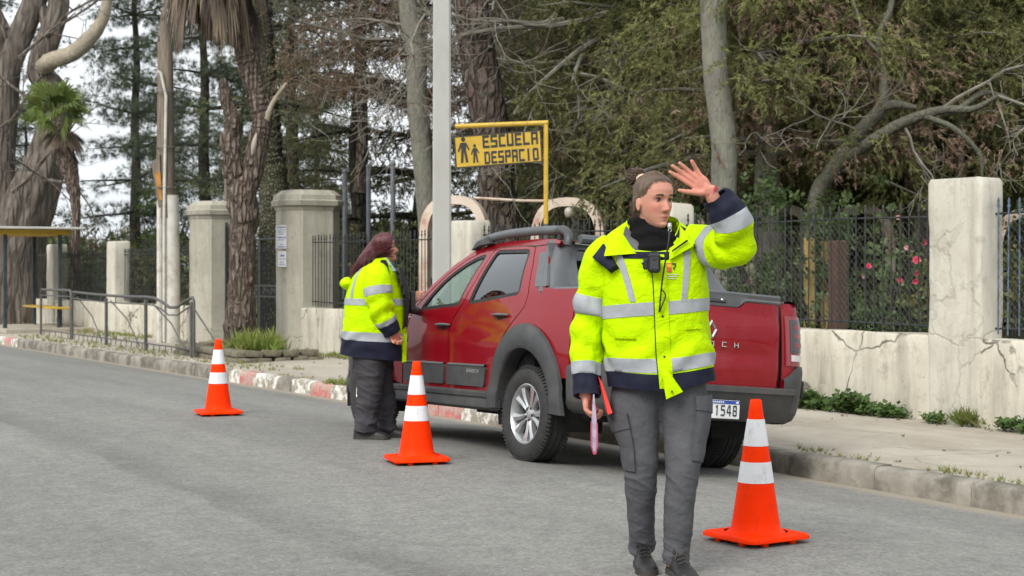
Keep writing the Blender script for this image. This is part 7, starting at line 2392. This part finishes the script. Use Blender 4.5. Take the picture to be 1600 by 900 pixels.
shrub('olive', at(1560, 21.0), 1.0, 4.0, 'leafy_shrub', 'olive shrub behind the blue-tinged fence')
shrub('tall', at(1660, 22.0), .8, 5.0, 'leafy_shrub', 'dark shrub at the right border behind the blue-tinged fence')
shrub('dark', at(960, 27), 1.2, .5, 'leafy_shrub', 'dark shrub behind the shoulder of the waving officer')
shrub('dark', at(880, 28), 1.1, 1.5, 'leafy_shrub', 'dark shrub behind the roof rails of the pickup')
shrub('dark', at(790, 29.5), 1.1, 2.5, 'leafy_shrub', 'dark shrub under the big pine trunk')
shrub('dark', at(640, 30), 1.1, 3.5, 'leafy_shrub', 'dark shrub left of the lamp post behind the fence')
shrub('olive', at(560, 33), 1.0, 4.5, 'leafy_shrub', 'brownish shrub behind the officer with red hair')
shrub('tall', at(470, 40), 1.0, 5.5, 'leafy_shrub', 'shrub behind the gate pillar with the notices')
shrub('dark', at(405, 42), 1.3, .7, 'leafy_shrub', 'dark shrub seen through the gate bars')
shrub('dark', at(345, 44), 1.3, 1.7, 'leafy_shrub', 'dark shrub behind the far gate leaf')
shrub('olive', at(225, 43), .95, 2.7, 'leafy_shrub', 'bright grassy bush behind the fence left of the utility pole', group='bushes left of the gate')
shrub('olive', at(150, 54), 1.5, 3.7, 'leafy_shrub', 'pale olive bush above the pillar left of the pole', group='bushes left of the gate')
shrub('dark', at(120, 50), 1.3, 4.7, 'leafy_shrub', 'dark bush behind the bus shelter post', group='bushes left of the gate')
shrub('dark', at(50, 56), 1.5, 5.7, 'leafy_shrub', 'dark bush beneath the roof of the bus shelter', group='bushes left of the gate')
shrub('tall', at(255, 56), 1.4, .1, 'leafy_shrub', 'dark leafy thicket behind the limewashed stub', group='bushes left of the gate')
shrub('tall', at(0, 62), 1.4, 1.1, 'leafy_shrub', 'dark thicket at the left border behind the wall', group='bushes left of the gate')

# a far wood closing the view behind everything
cs, rs = [], []
random.seed(31)
for k in range(230):
    x = random.uniform(-200, 2000); Y = random.uniform(72, 92)
    h = (1.6 if x < 560 else 2.6 if x < 900 else 5.0) * random.random() ** .8 + .4
    cs.append(((x - 800) / FPX * Y, Y, h)); rs.append(random.uniform(1.0, 1.9))
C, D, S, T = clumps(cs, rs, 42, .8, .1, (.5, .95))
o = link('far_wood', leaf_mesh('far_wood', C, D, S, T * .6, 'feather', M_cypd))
tag(o, 'far dark green wood closing the view behind the park', 'wood', kind='stuff')

# ---------------------------------------------------------------- individual trunks
def trunk_tree(name, label, pts, rad, bark, limbs=(), bare=None, seg=14, jit=.05, crown=None, base_at=None):
    """pts in world; each limb: (points, radii)"""
    P0 = Vector(pts[0])
    o = empty(name, P0, 0, label, 'tree', 'bare trunks of the park')
    mb = MB()
    q = catmull([(*(Vector(p) - P0), r) for p, r in zip(pts, rad)], max(12, len(pts) * 6))
    mb.tube([tuple(k[:3]) for k in q], [float(k[3]) for k in q], seg, jitter=jit)
    if seg >= 20:
        for i, p in enumerate(mb.v):
            c = Vector(q[i // seg][:3]); d = Vector(p) - c; a_ = i % seg * 2 * PI / seg
            mb.v[i] = tuple(c + d * (1 + .15 * noise.noise(Vector((math.cos(a_) * 2.6, math.sin(a_) * 2.6, c.z * .35))) + .10 * noise.noise(Vector((math.cos(a_) * 6, math.sin(a_) * 6, c.z * .8)))))
    for lp_, lr in limbs:
        q = catmull([(*(Vector(p) - P0), r) for p, r in zip(lp_, lr)], max(8, len(lp_) * 5))
        mb.tube([tuple(k[:3]) for k in q], [float(k[3]) for k in q], 9, jitter=jit)
    mb.build('trunk', bark, o, smooth=70)
    if bare:
        b2 = MB(); tips = []
        for (p, d, L, r, dep) in bare:
            branch_rec(b2, Vector(p) - P0, d, L, r, dep, tips, .42, (3, 4), 5, 0.0, .68, .75)
        b2.build('branches', M_twig, o, smooth=0, recalc=False)
    return o
random.seed(9)
def up(x0, y0, x1, y1, Y, n=4, wob=4):
    """straight-ish trunk between two photo points at distance Y, prolonged into the ground and above the frame"""
    a, b = px(x0, y0, Y), px(x1, y1, Y)
    d = (b - a) / max(.1, (b.z - a.z))
    g_ = a - d * (a.z + .2)
    t_ = b + d * 4.5
    pts = [g_]
    for k in range(n + 1): pts.append(a.lerp(b, k / n) + Vector((random.uniform(-1, 1) * wob / FPX * Y, 0, 0)))
    pts.append(t_)
    return pts
P = up(668, 325, 641, 0, 29); trunk_tree('slender_tree', 'slender grey trunk leaning left just beside the white lamp post', P, [.24, .19, .18, .175, .17, .165, .10], M_bark_grey)
P = up(783, 350, 737, 0, 26.5); big = trunk_tree('pine_tree', 'thick reddish pine trunk behind the yellow school sign', P, [.42, .30, .295, .30, .29, .28, .18], M_bark_pine, seg=18, jit=.07)
P = up(852, 300, 843, 0, 33); trunk_tree('slender_tree', 'pale grey trunk right of the school sign post', P, [.26, .22, .21, .21, .2, .2, .12], M_bark_grey, bare=[(px(846, 80, 33), (.5, -.3, .1), 2.6, .06, 3), (px(850, 150, 33), (-.6, -.4, .1), 2.4, .05, 3), (px(846, 30, 33), (-.5, -.4, .2), 2.5, .05, 3)])
P = up(1140, 460, 1115, 0, 21.8); trunk_tree('slender_tree', 'grey lichened trunk just behind the raised hand', P, [.22, .185, .175, .17, .165, .16, .10], M_bark_grey)
# leafless tree with pale twigs hanging over the sign
root_ = px(905, 330, 30)
P = [root_ - Vector((0, 0, root_.z + .2)), root_, px(925, 200, 30), px(960, 80, 30), px(985, -40, 30), px(1000, -180, 30)]
bare = [(px(950, 20, 27), (-.7, -.2, -.15), 2.6, .05, 4), (px(900, 130, 26.5), (.1, -.1, -.5), 1.3, .03, 4), (px(905, 115, 26.5), (.8, 0, -.25), 1.5, .03, 4), (px(880, 30, 27), (-.8, 0, -.25), 2.4, .045, 4), (px(935, 60, 27), (-.6, -.1, -.5), 2.0, .04, 4), (px(800, 40, 28), (-.5, 0, -.4), 2.0, .035, 4), (px(760, 90, 28), (.5, 0, -.2), 1.8, .03, 4), (px(610, 60, 31), (-.7, 0, -.05), 2.2, .035, 4), (px(660, 40, 30), (-.8, 0, .0), 2.0, .03, 4), (px(1000, 225, 26), (.5, 0, .1), 1.0, .02, 3)]
bt = trunk_tree('leafless_tree', 'leafless tree with pale tangled twigs hanging right of the school sign', P, [.16, .13, .11, .09, .07, .05], M_bark_grey, limbs=[([px(960, 80, 30), px(930, 50, 28), px(900, 110, 26.5), px(893, 140, 26.5)], [.05, .05, .035, .02]), ([px(975, 0, 30), px(900, -10, 28), px(860, 30, 27), px(800, 60, 27.5)], [.06, .05, .04, .02])], bare=bare)
# leaning lichened limb on the right
g0 = px(1270, 330, 22.3)
trunk_tree('leaning_tree', 'lichened leaning tree with an arching limb above the camellia', [g0 - Vector((.3, 0, g0.z + .2)), g0, px(1300, 268, 22.3), px(1345, 205, 22.1), px(1378, 165, 21.9), px(1380, 110, 21.9), px(1372, 60, 21.9), px(1392, 10, 21.9), px(1400, -80, 21.9)], [.09, .10, .105, .10, .085, .045, .042, .04, .03], M_bark_limb,
    limbs=[([px(1312, 258, 22.3), px(1360, 222, 21.9), px(1410, 192, 21.7), px(1470, 172, 21.5), px(1520, 170, 21.3), px(1560, 150, 21.1)], [.08, .08, .075, .06, .045, .025]), ([px(1378, 168, 21.9), px(1400, 163, 21.8), px(1432, 168, 21.7)], [.07, .06, .03]), ([px(1440, 180, 21.6), px(1490, 200, 21.3), px(1530, 240, 21.3), px(1535, 275, 21.3)], [.04, .035, .03, .015]), ([px(1500, 170, 21.4), px(1540, 145, 21.3), px(1590, 160, 21.3)], [.05, .035, .02])],
    bare=[(px(1372, 80, 21.9), (-.3, 0, .3), 1.2, .025, 3), (px(1470, 172, 21.5), (.3, -.2, .4), 1.2, .025, 3), (px(1410, 192, 21.7), (.3, -.2, -.4), 1.0, .02, 3), (px(1345, 205, 22.1), (-.4, -.2, .2), 1.2, .02, 3), (px(1560, 150, 21.1), (.3, -.2, -.1), 1.0, .02, 3)])
P = up(1262, 320, 1285, 160, 26); trunk_tree('slender_tree', 'thin pale trunk half hidden by brown sprays on the right', P, [.12, .10, .095, .09, .085, .08, .05], M_bark_grey)
P = up(1225, 310, 1232, 200, 27); trunk_tree('slender_tree', 'faint thin trunk left of the leaning limb', P, [.14, .12, .11, .11, .10, .10, .06], M_bark_grey)

# the old forked tree on the left
Y = 46
b0 = px(20, 415, Y)
P = [Vector((b0.x - .3, Y, -.3)), px(15, 400, Y), px(45, 320, Y), px(75, 240, Y), px(88, 150, Y), px(62, 110, Y), px(80, 50, Y), px(92, 0, Y), px(70, -60, Y)]
old = trunk_tree('old_tree', 'massive old fissured tree with forked limbs at the left border', P, [1.1, .86, .70, .52, .35, .35, .31, .28, .2], M_bark_old,
    limbs=[([px(0, 330, Y), px(-5, 250, Y), px(5, 170, Y), px(12, 110, Y), px(30, 60, Y), px(55, 0, Y), px(75, -60, Y)], [.55, .5, .42, .36, .34, .32, .25]), ([px(25, 80, Y), px(8, 50, Y), px(-10, 10, Y)], [.2, .18, .15]), ([px(-15, 420, Y), px(-25, 250, Y), px(-15, 100, Y), px(0, 40, Y)], [.5, .45, .4, .3]),
           ([px(62, 115, Y), px(78, 60, Y), px(60, 0, Y)], [.25, .2, .16])], seg=44, jit=.03)
mb = MB(); q = catmull([(*(px(66, 105, Y - .3) - Vector(P[0])), .22), (*(px(80, 95, Y - .6) - Vector(P[0])), .24), (*(px(110, 85, Y - .8) - Vector(P[0])), .22), (*(px(138, 62, Y - .8) - Vector(P[0])), .21), (*(px(158, 35, Y - .8) - Vector(P[0])), .17), (*(px(168, 0, Y - .8) - Vector(P[0])), .14), (*(px(166, -40, Y - .8) - Vector(P[0])), .12)], 26)
mb.tube([tuple(k[:3]) for k in q], [float(k[3]) for k in q], 12, jitter=.08); mb.build('bare_limb', M_bark_pale, old, smooth=70)
mb = MB(); tips = []
for (p, d, L, r) in ((px(40, 260, Y - 1), (.6, -.4, -.5), 2.2, .06), (px(20, 300, Y - 1), (.8, -.3, .5), 2.6, .07), (px(0, 200, Y - .8), (.6, -.3, .4), 2.0, .05), (px(30, 90, Y - .6), (.5, -.2, .5), 2.2, .06), (px(75, 60, Y - .6), (.4, -.2, .6), 1.8, .05), (px(10, 60, Y - .6), (-.4, -.2, .7), 2.0, .06), (px(50, 160, Y - .6), (-.5, -.2, .5), 1.8, .05)):
    branch_rec(mb, p - Vector(P[0]), d, L, r, 3, tips, .35, (2, 4), 5)
mb.build('branches', M_bark_old, old, smooth=0, recalc=False)
cs = [(px(random.uniform(-20, 120), random.uniform(60, 190), Y + random.uniform(.5, 2.5)) - Vector(P[0])) for k in range(16)]
C, D, S, T = clumps([tuple(c) for c in cs], [random.uniform(.4, .75) for c in cs], 40, .7, .2, (.2, .34)); link('crown', leaf_mesh('old_crown', C, D, S, T, 'tuft', M_pine), old)

# ---------------------------------------------------------------- gnarled trunk with the palm growing out of it, in the planter
tg_ = W(9.55, t_on(378, 9.55), 0); Yg = tg_.y
gp = lambda x, y, dy=0: px(x, y, Yg + dy)
P0 = gp(377, 545)
gn = empty('gnarled_palm_tree', (P0.x, P0.y, slope(28) + .0), 0, 'gnarled burled trunk carrying a shaggy palm crown in front of the gate', 'tree')
loc = lambda x, y, dy=0: tuple(gp(x, y, dy) - Vector((P0.x, P0.y, slope(28))))
def knobbly(ctrl, n, seg, amp, name, mat, freq=3.0):
    q = catmull(ctrl, n)
    mb = MB(); mb.tube([tuple(k[:3]) for k in q], [float(k[3]) for k in q], seg)
    V = []
    for i, p in enumerate(mb.v):
        c = Vector(q[i // seg][:3]); d = (Vector(p) - c); r = d.length
        k = (1 + amp * noise.noise(Vector(p) * freq) + .5 * amp * noise.noise(Vector(p) * freq * 2.7 + Vector((5, 1, 2))))
        V.append(tuple(c + d * k))
    mb.v = V
    return mb.build(name, mat, gn, smooth=70)
knobbly([(*loc(376, 555), .32), (*loc(375, 520), .27), (*loc(376, 470), .235), (*loc(378, 420), .215), (*loc(380, 370), .215), (*loc(381, 335), .245), (*loc(380, 300), .25), (*loc(392, 268), .20), (*loc(402, 235), .18), (*loc(405, 205), .17)], 110, 34, .17, 'trunk', M_bark_gnarl, 5)
knobbly([(*loc(380, 325), .20), (*loc(372, 290), .18), (*loc(364, 255, -.1), .16), (*loc(360, 225, -.1), .16), (*loc(362, 200, -.1), .14), (*loc(362, 180, -.1), .12), (*loc(354, 158, -.1), .10), (*loc(350, 130, -.1), .07), (*loc(350, 122, -.1), .05)], 80, 26, .38, 'broken_limb', M_bark_gnarl, 7)
knobbly([(*loc(412, 200), .10), (*loc(418, 180, -.1), .06), (*loc(428, 158, -.1), .045), (*loc(448, 130, -.2), .03)], 16, 9, .2, 'side_limb', M_bark_pale)
knobbly([(*loc(394, 245, -.16), .015), (*loc(397, 225, -.19), .05), (*loc(401, 208, -.18), .015)], 14, 10, .2, 'sky_gap_patch', mk('sky_gap_pale', (.36, .32, .27), .8, var=.15))  # pale piece on the trunk standing in for a bright gap of sky
# palm stem: ringed with old leaf scars
pal = catmull([(*loc(406, 215), .16), (*loc(410, 185), .165), (*loc(403, 150), .17), (*loc(392, 115), .18), (*loc(385, 80), .19), (*loc(376, 40), .22), (*loc(366, 0), .24), (*loc(352, -60), .24), (*loc(338, -120), .22)], 90)
mb = MB(); rr = [float(k[3]) * (1 + .10 * ((i % 3) == 0)) for i, k in enumerate(pal)]
mb.tube([tuple(k[:3]) for k in pal], rr, 18, jitter=.06); mb.build('palm_stem', M_bark_gnarl, gn, smooth=50)
# skirt of dead fronds: each hanging frond is a folded fan
def fan_leaf(mbv, mbf, o, d, upv, L, spread, n, fold, tints, tint, droop=0.0, wid=.045):
    d = d.normalized(); sd_ = d.cross(upv).normalized(); nn = sd_.cross(d).normalized()
    for k in range(n):
        a = spread * (k / (n - 1) - .5) * 2
        t_ = (d * math.cos(a) + sd_ * math.sin(a)).normalized()
        l = L * (1 - .25 * abs(k / (n - 1) - .5) * 2) * random.uniform(.85, 1.08)
        base = o + t_ * L * .12
        mid = o + t_ * l * .6 + nn * fold * ((k % 2) - .5)
        tip = o + t_ * l + Vector((0, 0, -droop * l * random.uniform(.6, 1.3)))
        p = t_.cross(nn).normalized() * L * wid
        b = len(mbv)
        mbv += [tuple(base - p * .5), tuple(base + p * .5), tuple(mid + p), tuple(mid - p), tuple(tip)]
        mbf += [(b, b + 1, b + 2, b + 3), (b + 3, b + 2, b + 4)]
        tints += [min(1, max(0, tint + random.gauss(0, .12)))] * 5
def fan_mesh(name, V, F_, T_, mat):
    me = bpy.data.meshes.new(name); me.from_pydata(V, [], F_)
    at_ = me.attributes.new('tint', 'FLOAT', 'POINT'); at_.data.foreach_set('value', np.array(T_, np.float32))
    me.materials.append(mat); me.update(); return me
random.seed(44)
pc = Vector(loc(336, -38))
for k in range(170):                                       # one frond each
    V, F_, T_ = [], [], []
    a = random.random() * 2 * PI; rad = random.uniform(.10, 1.0)
    o = pc + Vector((math.cos(a) * rad * .85 - .04, math.sin(a) * rad * .75, random.uniform(-.15, .8) - .25 * rad))
    d = Vector((math.cos(a) * .22, math.sin(a) * .22, -1))
    fan_leaf(V, F_, o, d, Vector((math.sin(a), -math.cos(a), 0)).cross(d), random.uniform(.7, 1.45), random.uniform(.05, .15), 9, .06, T_, random.uniform(.0, .85), .05, .013)
    link('dead_frond', fan_mesh('dead_frond', V, F_, T_, M_palmd), gn)
for k in range(22):
    V, F_, T_ = [], [], []
    a = 2 * PI * k / 22; el = random.uniform(.1, 1.2)
    d = Vector((math.cos(a) * math.cos(el), math.sin(a) * math.cos(el), math.sin(el)))
    o = Vector(loc(345, -120)) + d * .5
    fan_leaf(V, F_, o, d, Vector((0, 0, 1)), random.uniform(1.0, 1.4), 1.1, 26, .04, T_, random.uniform(.1, .5), .2, .03)
    link('frond', fan_mesh('frond', V, F_, T_, M_palm), gn)

# second palm stem behind, mossy, cut by the gate pillar cap
b0 = px(428, 415, 34)
sp_ = catmull([(b0.x, 34, 0, .30), (*px(428, 290, 34), .27), (*px(422, 240, 34), .25), (*px(420, 200, 34), .24), (*px(414, 140, 34), .23), (*px(408, 40, 34), .23), (*px(405, -60, 34), .22)], 60)
M_moss = bark_mat('mossy_palm_bark', (.09, .085, .055), (.24, .235, .17), 14, (1, 1, .8), 1.1, (.17, .19, .10))
p2 = empty('palm_tree', (b0.x, 34, 0), 0, 'mossy palm stem behind the gate pillar with the notices', 'tree')
mb = MB(); mb.tube([(k[0] - b0.x, k[1] - 34, k[2]) for k in sp_], [float(k[3]) * (1 + .12 * ((i % 3) == 0)) for i, k in enumerate(sp_)], 16, jitter=.08); mb.build('trunk', M_moss, p2, smooth=50)
V, F_, T_ = [], [], []
for k in range(24):
    a = 2 * PI * k / 24; el = random.uniform(-.4, 1.1); d = Vector((math.cos(a) * math.cos(el), math.sin(a) * math.cos(el), math.sin(el)))
    fan_leaf(V, F_, Vector((sp_[-1][0] - b0.x, sp_[-1][1] - 34, sp_[-1][2])) + d * .5, d, Vector((0, 0, 1)), 1.2, 1.1, 22, .04, T_, random.uniform(.1, .5), .2, .03)
link('crown', fan_mesh('palm_crown', V, F_, T_, M_palm), p2)

# small fan palm in front of the old tree
Yp = 43
b0 = px(118, 415, Yp)
fp = empty('fan_palm', (b0.x, Yp, 0), 0, 'small fan palm with a green crown and brown skirt left of the utility pole', 'tree')
lp2 = lambda x, y, dy=0: px(x, y, Yp + dy) - Vector((b0.x, Yp, 0))
mb = MB(); q = catmull([(0, 0, -.2, .16), (*lp2(118, 380), .12), (*lp2(119, 330), .115), (*lp2(114, 290), .17), (*lp2(104, 250), .26), (*lp2(98, 215), .24), (*lp2(92, 190), .14)], 40)
mb.tube([tuple(k[:3]) for k in q], [float(k[3]) for k in q], 14, jitter=.14); mb.build('trunk', M_bark_gnarl, fp, smooth=60)
c0 = lp2(90, 180)
random.seed(6)
for k in range(32):
    V, F_, T_ = [], [], []
    a = 2.4 * k + random.uniform(-.3, .3); el = 1.25 - 1.75 * (k / 32) + random.uniform(-.2, .2)
    d = Vector((math.cos(a) * math.cos(el), math.sin(a) * math.cos(el), math.sin(el)))
    o = c0 + d * random.uniform(.30, .50)
    n_ = Vector((random.gauss(0, .8), random.gauss(-.5, .7), random.gauss(.5, .6)))
    fan_leaf(V, F_, o, d, n_, random.uniform(.55, .78), random.uniform(.8, 1.05), 20, .05, T_, .12 + .45 * random.random() + (.25 if el < -.1 else 0), random.uniform(.1, .35), .045)
    b = len(V); p = d.cross(Vector((0, .4, 1))).normalized() * .016
    V += [tuple(c0 - p), tuple(c0 + p), tuple(o + p + d * .08), tuple(o - p + d * .08)]; F_.append((b, b + 1, b + 2, b + 3)); T_ += [.7] * 4
    link('frond', fan_mesh('frond', V, F_, T_, M_palm), fp)
for k in range(24):
    V, F_, T_ = [], [], []
    a = random.uniform(-.9, .9) if k % 2 else random.random() * 6.28
    d = Vector((math.cos(a) * .75, math.sin(a) * .75, random.uniform(-1.3, -.5)))
    fan_leaf(V, F_, c0 + Vector((.12, 0, -.25)) + d * .2, d, Vector((0, 0, 1)), random.uniform(.5, .85), .45, 12, .03, T_, random.uniform(.1, .8), .15, .03)
    link('dead_frond', fan_mesh('dead_frond', V, F_, T_, M_palmd), fp)

# ---------------------------------------------------------------- camellia with pink flowers
cm = shrub('dark', at(1400, 18.6, .15), .82, 1.0, 'camellia_bush', 'glossy dark bush with pink flowers left of the broad cream pillar')
M_pink = mk('pink_petal', (.62, .06, .13), .55, var=.2)
M_pinkp = mk('pale_petal', (.62, .33, .33), .6, var=.2)
fm = MB()
for ring_, (n_, r_, el) in enumerate(((7, .048, .25), (6, .036, .7), (4, .02, 1.1))):
    for k in range(n_):
        a = 2 * PI * k / n_ + ring_ * .5
        d = Vector((math.cos(a) * math.cos(el), -math.sin(el) - .1, math.sin(a) * math.cos(el)))
        p = d.cross(Vector((0, 1, 0))).normalized() * r_ * .55
        b = Vector((0, 0, 0))
        fm.add([b, d * r_ * .6 + p, d * r_ * 1.05, d * r_ * .6 - p], [(0, 1, 2, 3)])
for mname, mm_ in (('a', M_pink), ('b', M_pinkp)): pass
FL = [fm.mesh('flower', M_pink, 0, recalc=False), fm.mesh('flower', M_pinkp, 0, recalc=False)]
for (x, y, pale, s) in ((1444, 379, 0, 1.0), (1432, 407, 0, 1.35), (1432, 427, 0, 1.05), (1431, 440, 0, 1.0), (1406, 438, 0, .9), (1357, 416, 0, 1.0), (1349, 431, 1, .8), (1433, 459, 1, .9), (1417, 387, 1, .9), (1403, 340, 1, .8)):
    w_ = px(x, y, 17.35)
    f_ = link('flower', FL[pale], cm, loc=cm.matrix_basis.inverted() @ w_); f_.scale = (s * .72 / .82,) * 3; f_.rotation_euler = (random.uniform(-.5, .5), random.random() * 6, -1.0 + random.uniform(-.5, .5))
    f_['label'] = 'pink camellia flower' if not pale else 'faded pale camellia flower'
nb_ = shrub('dark', at(1395, 17.6, .1), .42, 2.2, 'leafy_shrub', 'low light green plant at the foot of the camellia', .5)

# ---------------------------------------------------------------- weeds and grass
def leaf_obj(name, C, D, S, T, tpl, mat, label=None, cat=None, group=None, kind=None, parent=None, loc=None, rot=None):
    o = link(name, leaf_mesh(name, np.array(C, np.float32), np.array(D, np.float32), np.array(S), np.array(T), tpl, mat), parent, None, loc, rot)
    return tag(o, label, cat, group, kind)
random.seed(77)
def weed(x, y, rw, h, n, tpl, mat, name, label, w=None):
    ww = w or 10.52
    t_ = t_on(x, ww)
    base = W(ww, t_, zp(min(ww, 10.6), t_))
    C, D, S, T = [], [], [], []
    for k in range(n):
        a = max(-1, min(1, random.gauss(0, .36))) * rw
        C.append((random.uniform(-.10, .04), a, random.uniform(0, .5) * h * max(.1, 1 - abs(a) / rw))); D.append((random.gauss(-.35, .4), random.gauss(0, .45), 1.0)); S.append(random.uniform(.5, 1.0) * h); T.append(random.random())
    return leaf_obj(name, C, D, S, T, tpl, mat, label, 'weed', 'weeds at the foot of the wall', loc=base, rot=(0, 0, TH))
weed(1268, 630, .36, .16, 70, 'twig', M_weed, 'weed_plant', 'leafy weed at the wall foot closest to the bumper')
weed(1338, 630, .42, .17, 90, 'twig', M_weed, 'weed_plant', 'bushiest leafy weed at the wall foot, second from the bumper')
weed(1392, 640, .34, .12, 60, 'twig', M_weed, 'weed_plant', 'low leafy weed at the wall foot, third from the bumper')
weed(1470, 652, .18, .10, 26, 'twig', M_weed, 'weed_plant', 'small sparse weed under the broad cream pillar')
weed(1510, 655, .34, .18, 40, 'blade', M_grass, 'grass_tuft', 'tuft of grass with dry stalks at the foot of the broad pillar')
weed(1590, 668, .30, .11, 45, 'twig', M_weed, 'weed_plant', 'leafy weed at the wall foot by the right border')
weed(530, 530, .9, .12, 50, 'blade', M_grass, 'grass_tuft', 'thin grass at the wall foot behind the officer with red hair')['kind'] = 'stuff'
weed(480, 530, .9, .12, 40, 'blade', M_grass, 'grass_tuft', 'thin grass at the foot of the gate pillar with the notices')['kind'] = 'stuff'
# tall grass in the planter
C, D, S, T = [], [], [], []
for k in range(150):
    C.append((random.gauss(-.1, .16), random.gauss(-.7, .25), .12)); D.append((random.gauss(0, .25), random.gauss(0, .25), 1)); S.append(random.uniform(.18, .5)); T.append(random.uniform(.1, .8))
leaf_obj('grass', C, D, S, T, 'blade', M_grass, 'tall bright green grass growing in the planter', 'grass', kind='stuff', loc=pl.location, rot=(0, 0, TH))
# straggly grass along the back of the kerb and round the railing
C, D, S, T = [], [], [], []
def along(t0, t1, n, w0, w1, smin, smax, dens=1.0):
    for k in range(n):
        t_ = random.uniform(t0, t1); w_ = random.uniform(w0, w1)
        if noise.noise(Vector((t_ * .9, w_, 3))) < -.05 and dens < 1: continue
        C.append((w_, t_, zp(w_, t_) - .005)); D.append((random.gauss(0, .4), random.gauss(0, .4), 1)); S.append(random.uniform(smin, smax)); T.append(random.uniform(.25, 1))
along(4, 13, 420, 8.17, 8.30, .03, .075, .9); along(13, 22, 160, 8.17, 8.26, .03, .06, .9)
along(18.7, 19.4, 90, 8.02, 8.30, .05, .11); along(22, 38, 380, 8.2, 8.9, .04, .11); along(34, 60, 600, 9.6, 10.5, .06, .16)
along(22, 40, 160, 10.2, 10.55, .06, .16); along(12, 26, 120, 10.4, 10.56, .05, .12)
leaf_obj('grass', C, D, S, T, 'blade', M_grass, 'straggly grass along the kerb and round the railing', 'grass', kind='stuff', rot=ROT)
# park grass just behind the wall
C, D, S, T = [], [], [], []
for k in range(9000):
    t_ = random.uniform(4, 60); w_ = 10.95 + 9 * random.random() ** 1.5
    C.append((w_, t_, .03 + .08 * min(1, (w_ - 10.85) / 3.2) + slope(min(t_, 60)))); D.append((random.gauss(0, .3), random.gauss(0, .3), 1)); S.append(random.uniform(.12, .38)); T.append(random.random() * .8)
leaf_obj('grass', C, D, S, T, 'blade', M_grass, 'rough grass of the park behind the wall', 'grass', kind='stuff', rot=ROT)
# litter of dry leaves on pavement and soil
C, D, S, T = [], [], [], []
for k in range(260):
    t_ = random.uniform(5, 40); w_ = random.choice((random.uniform(8.2, 8.5), random.uniform(8.2, 10.5), random.uniform(10.2, 10.55)))
    C.append((w_, t_, zp(w_, t_) + .004)); D.append((random.gauss(0, 1), random.gauss(0, 1), .15)); S.append(random.uniform(.015, .04)); T.append(random.random())
leaf_obj('leaf_litter', C, D, S, T, 'twig', M_brn, 'scattered dry leaves on the pavement', 'litter', kind='stuff', rot=ROT)
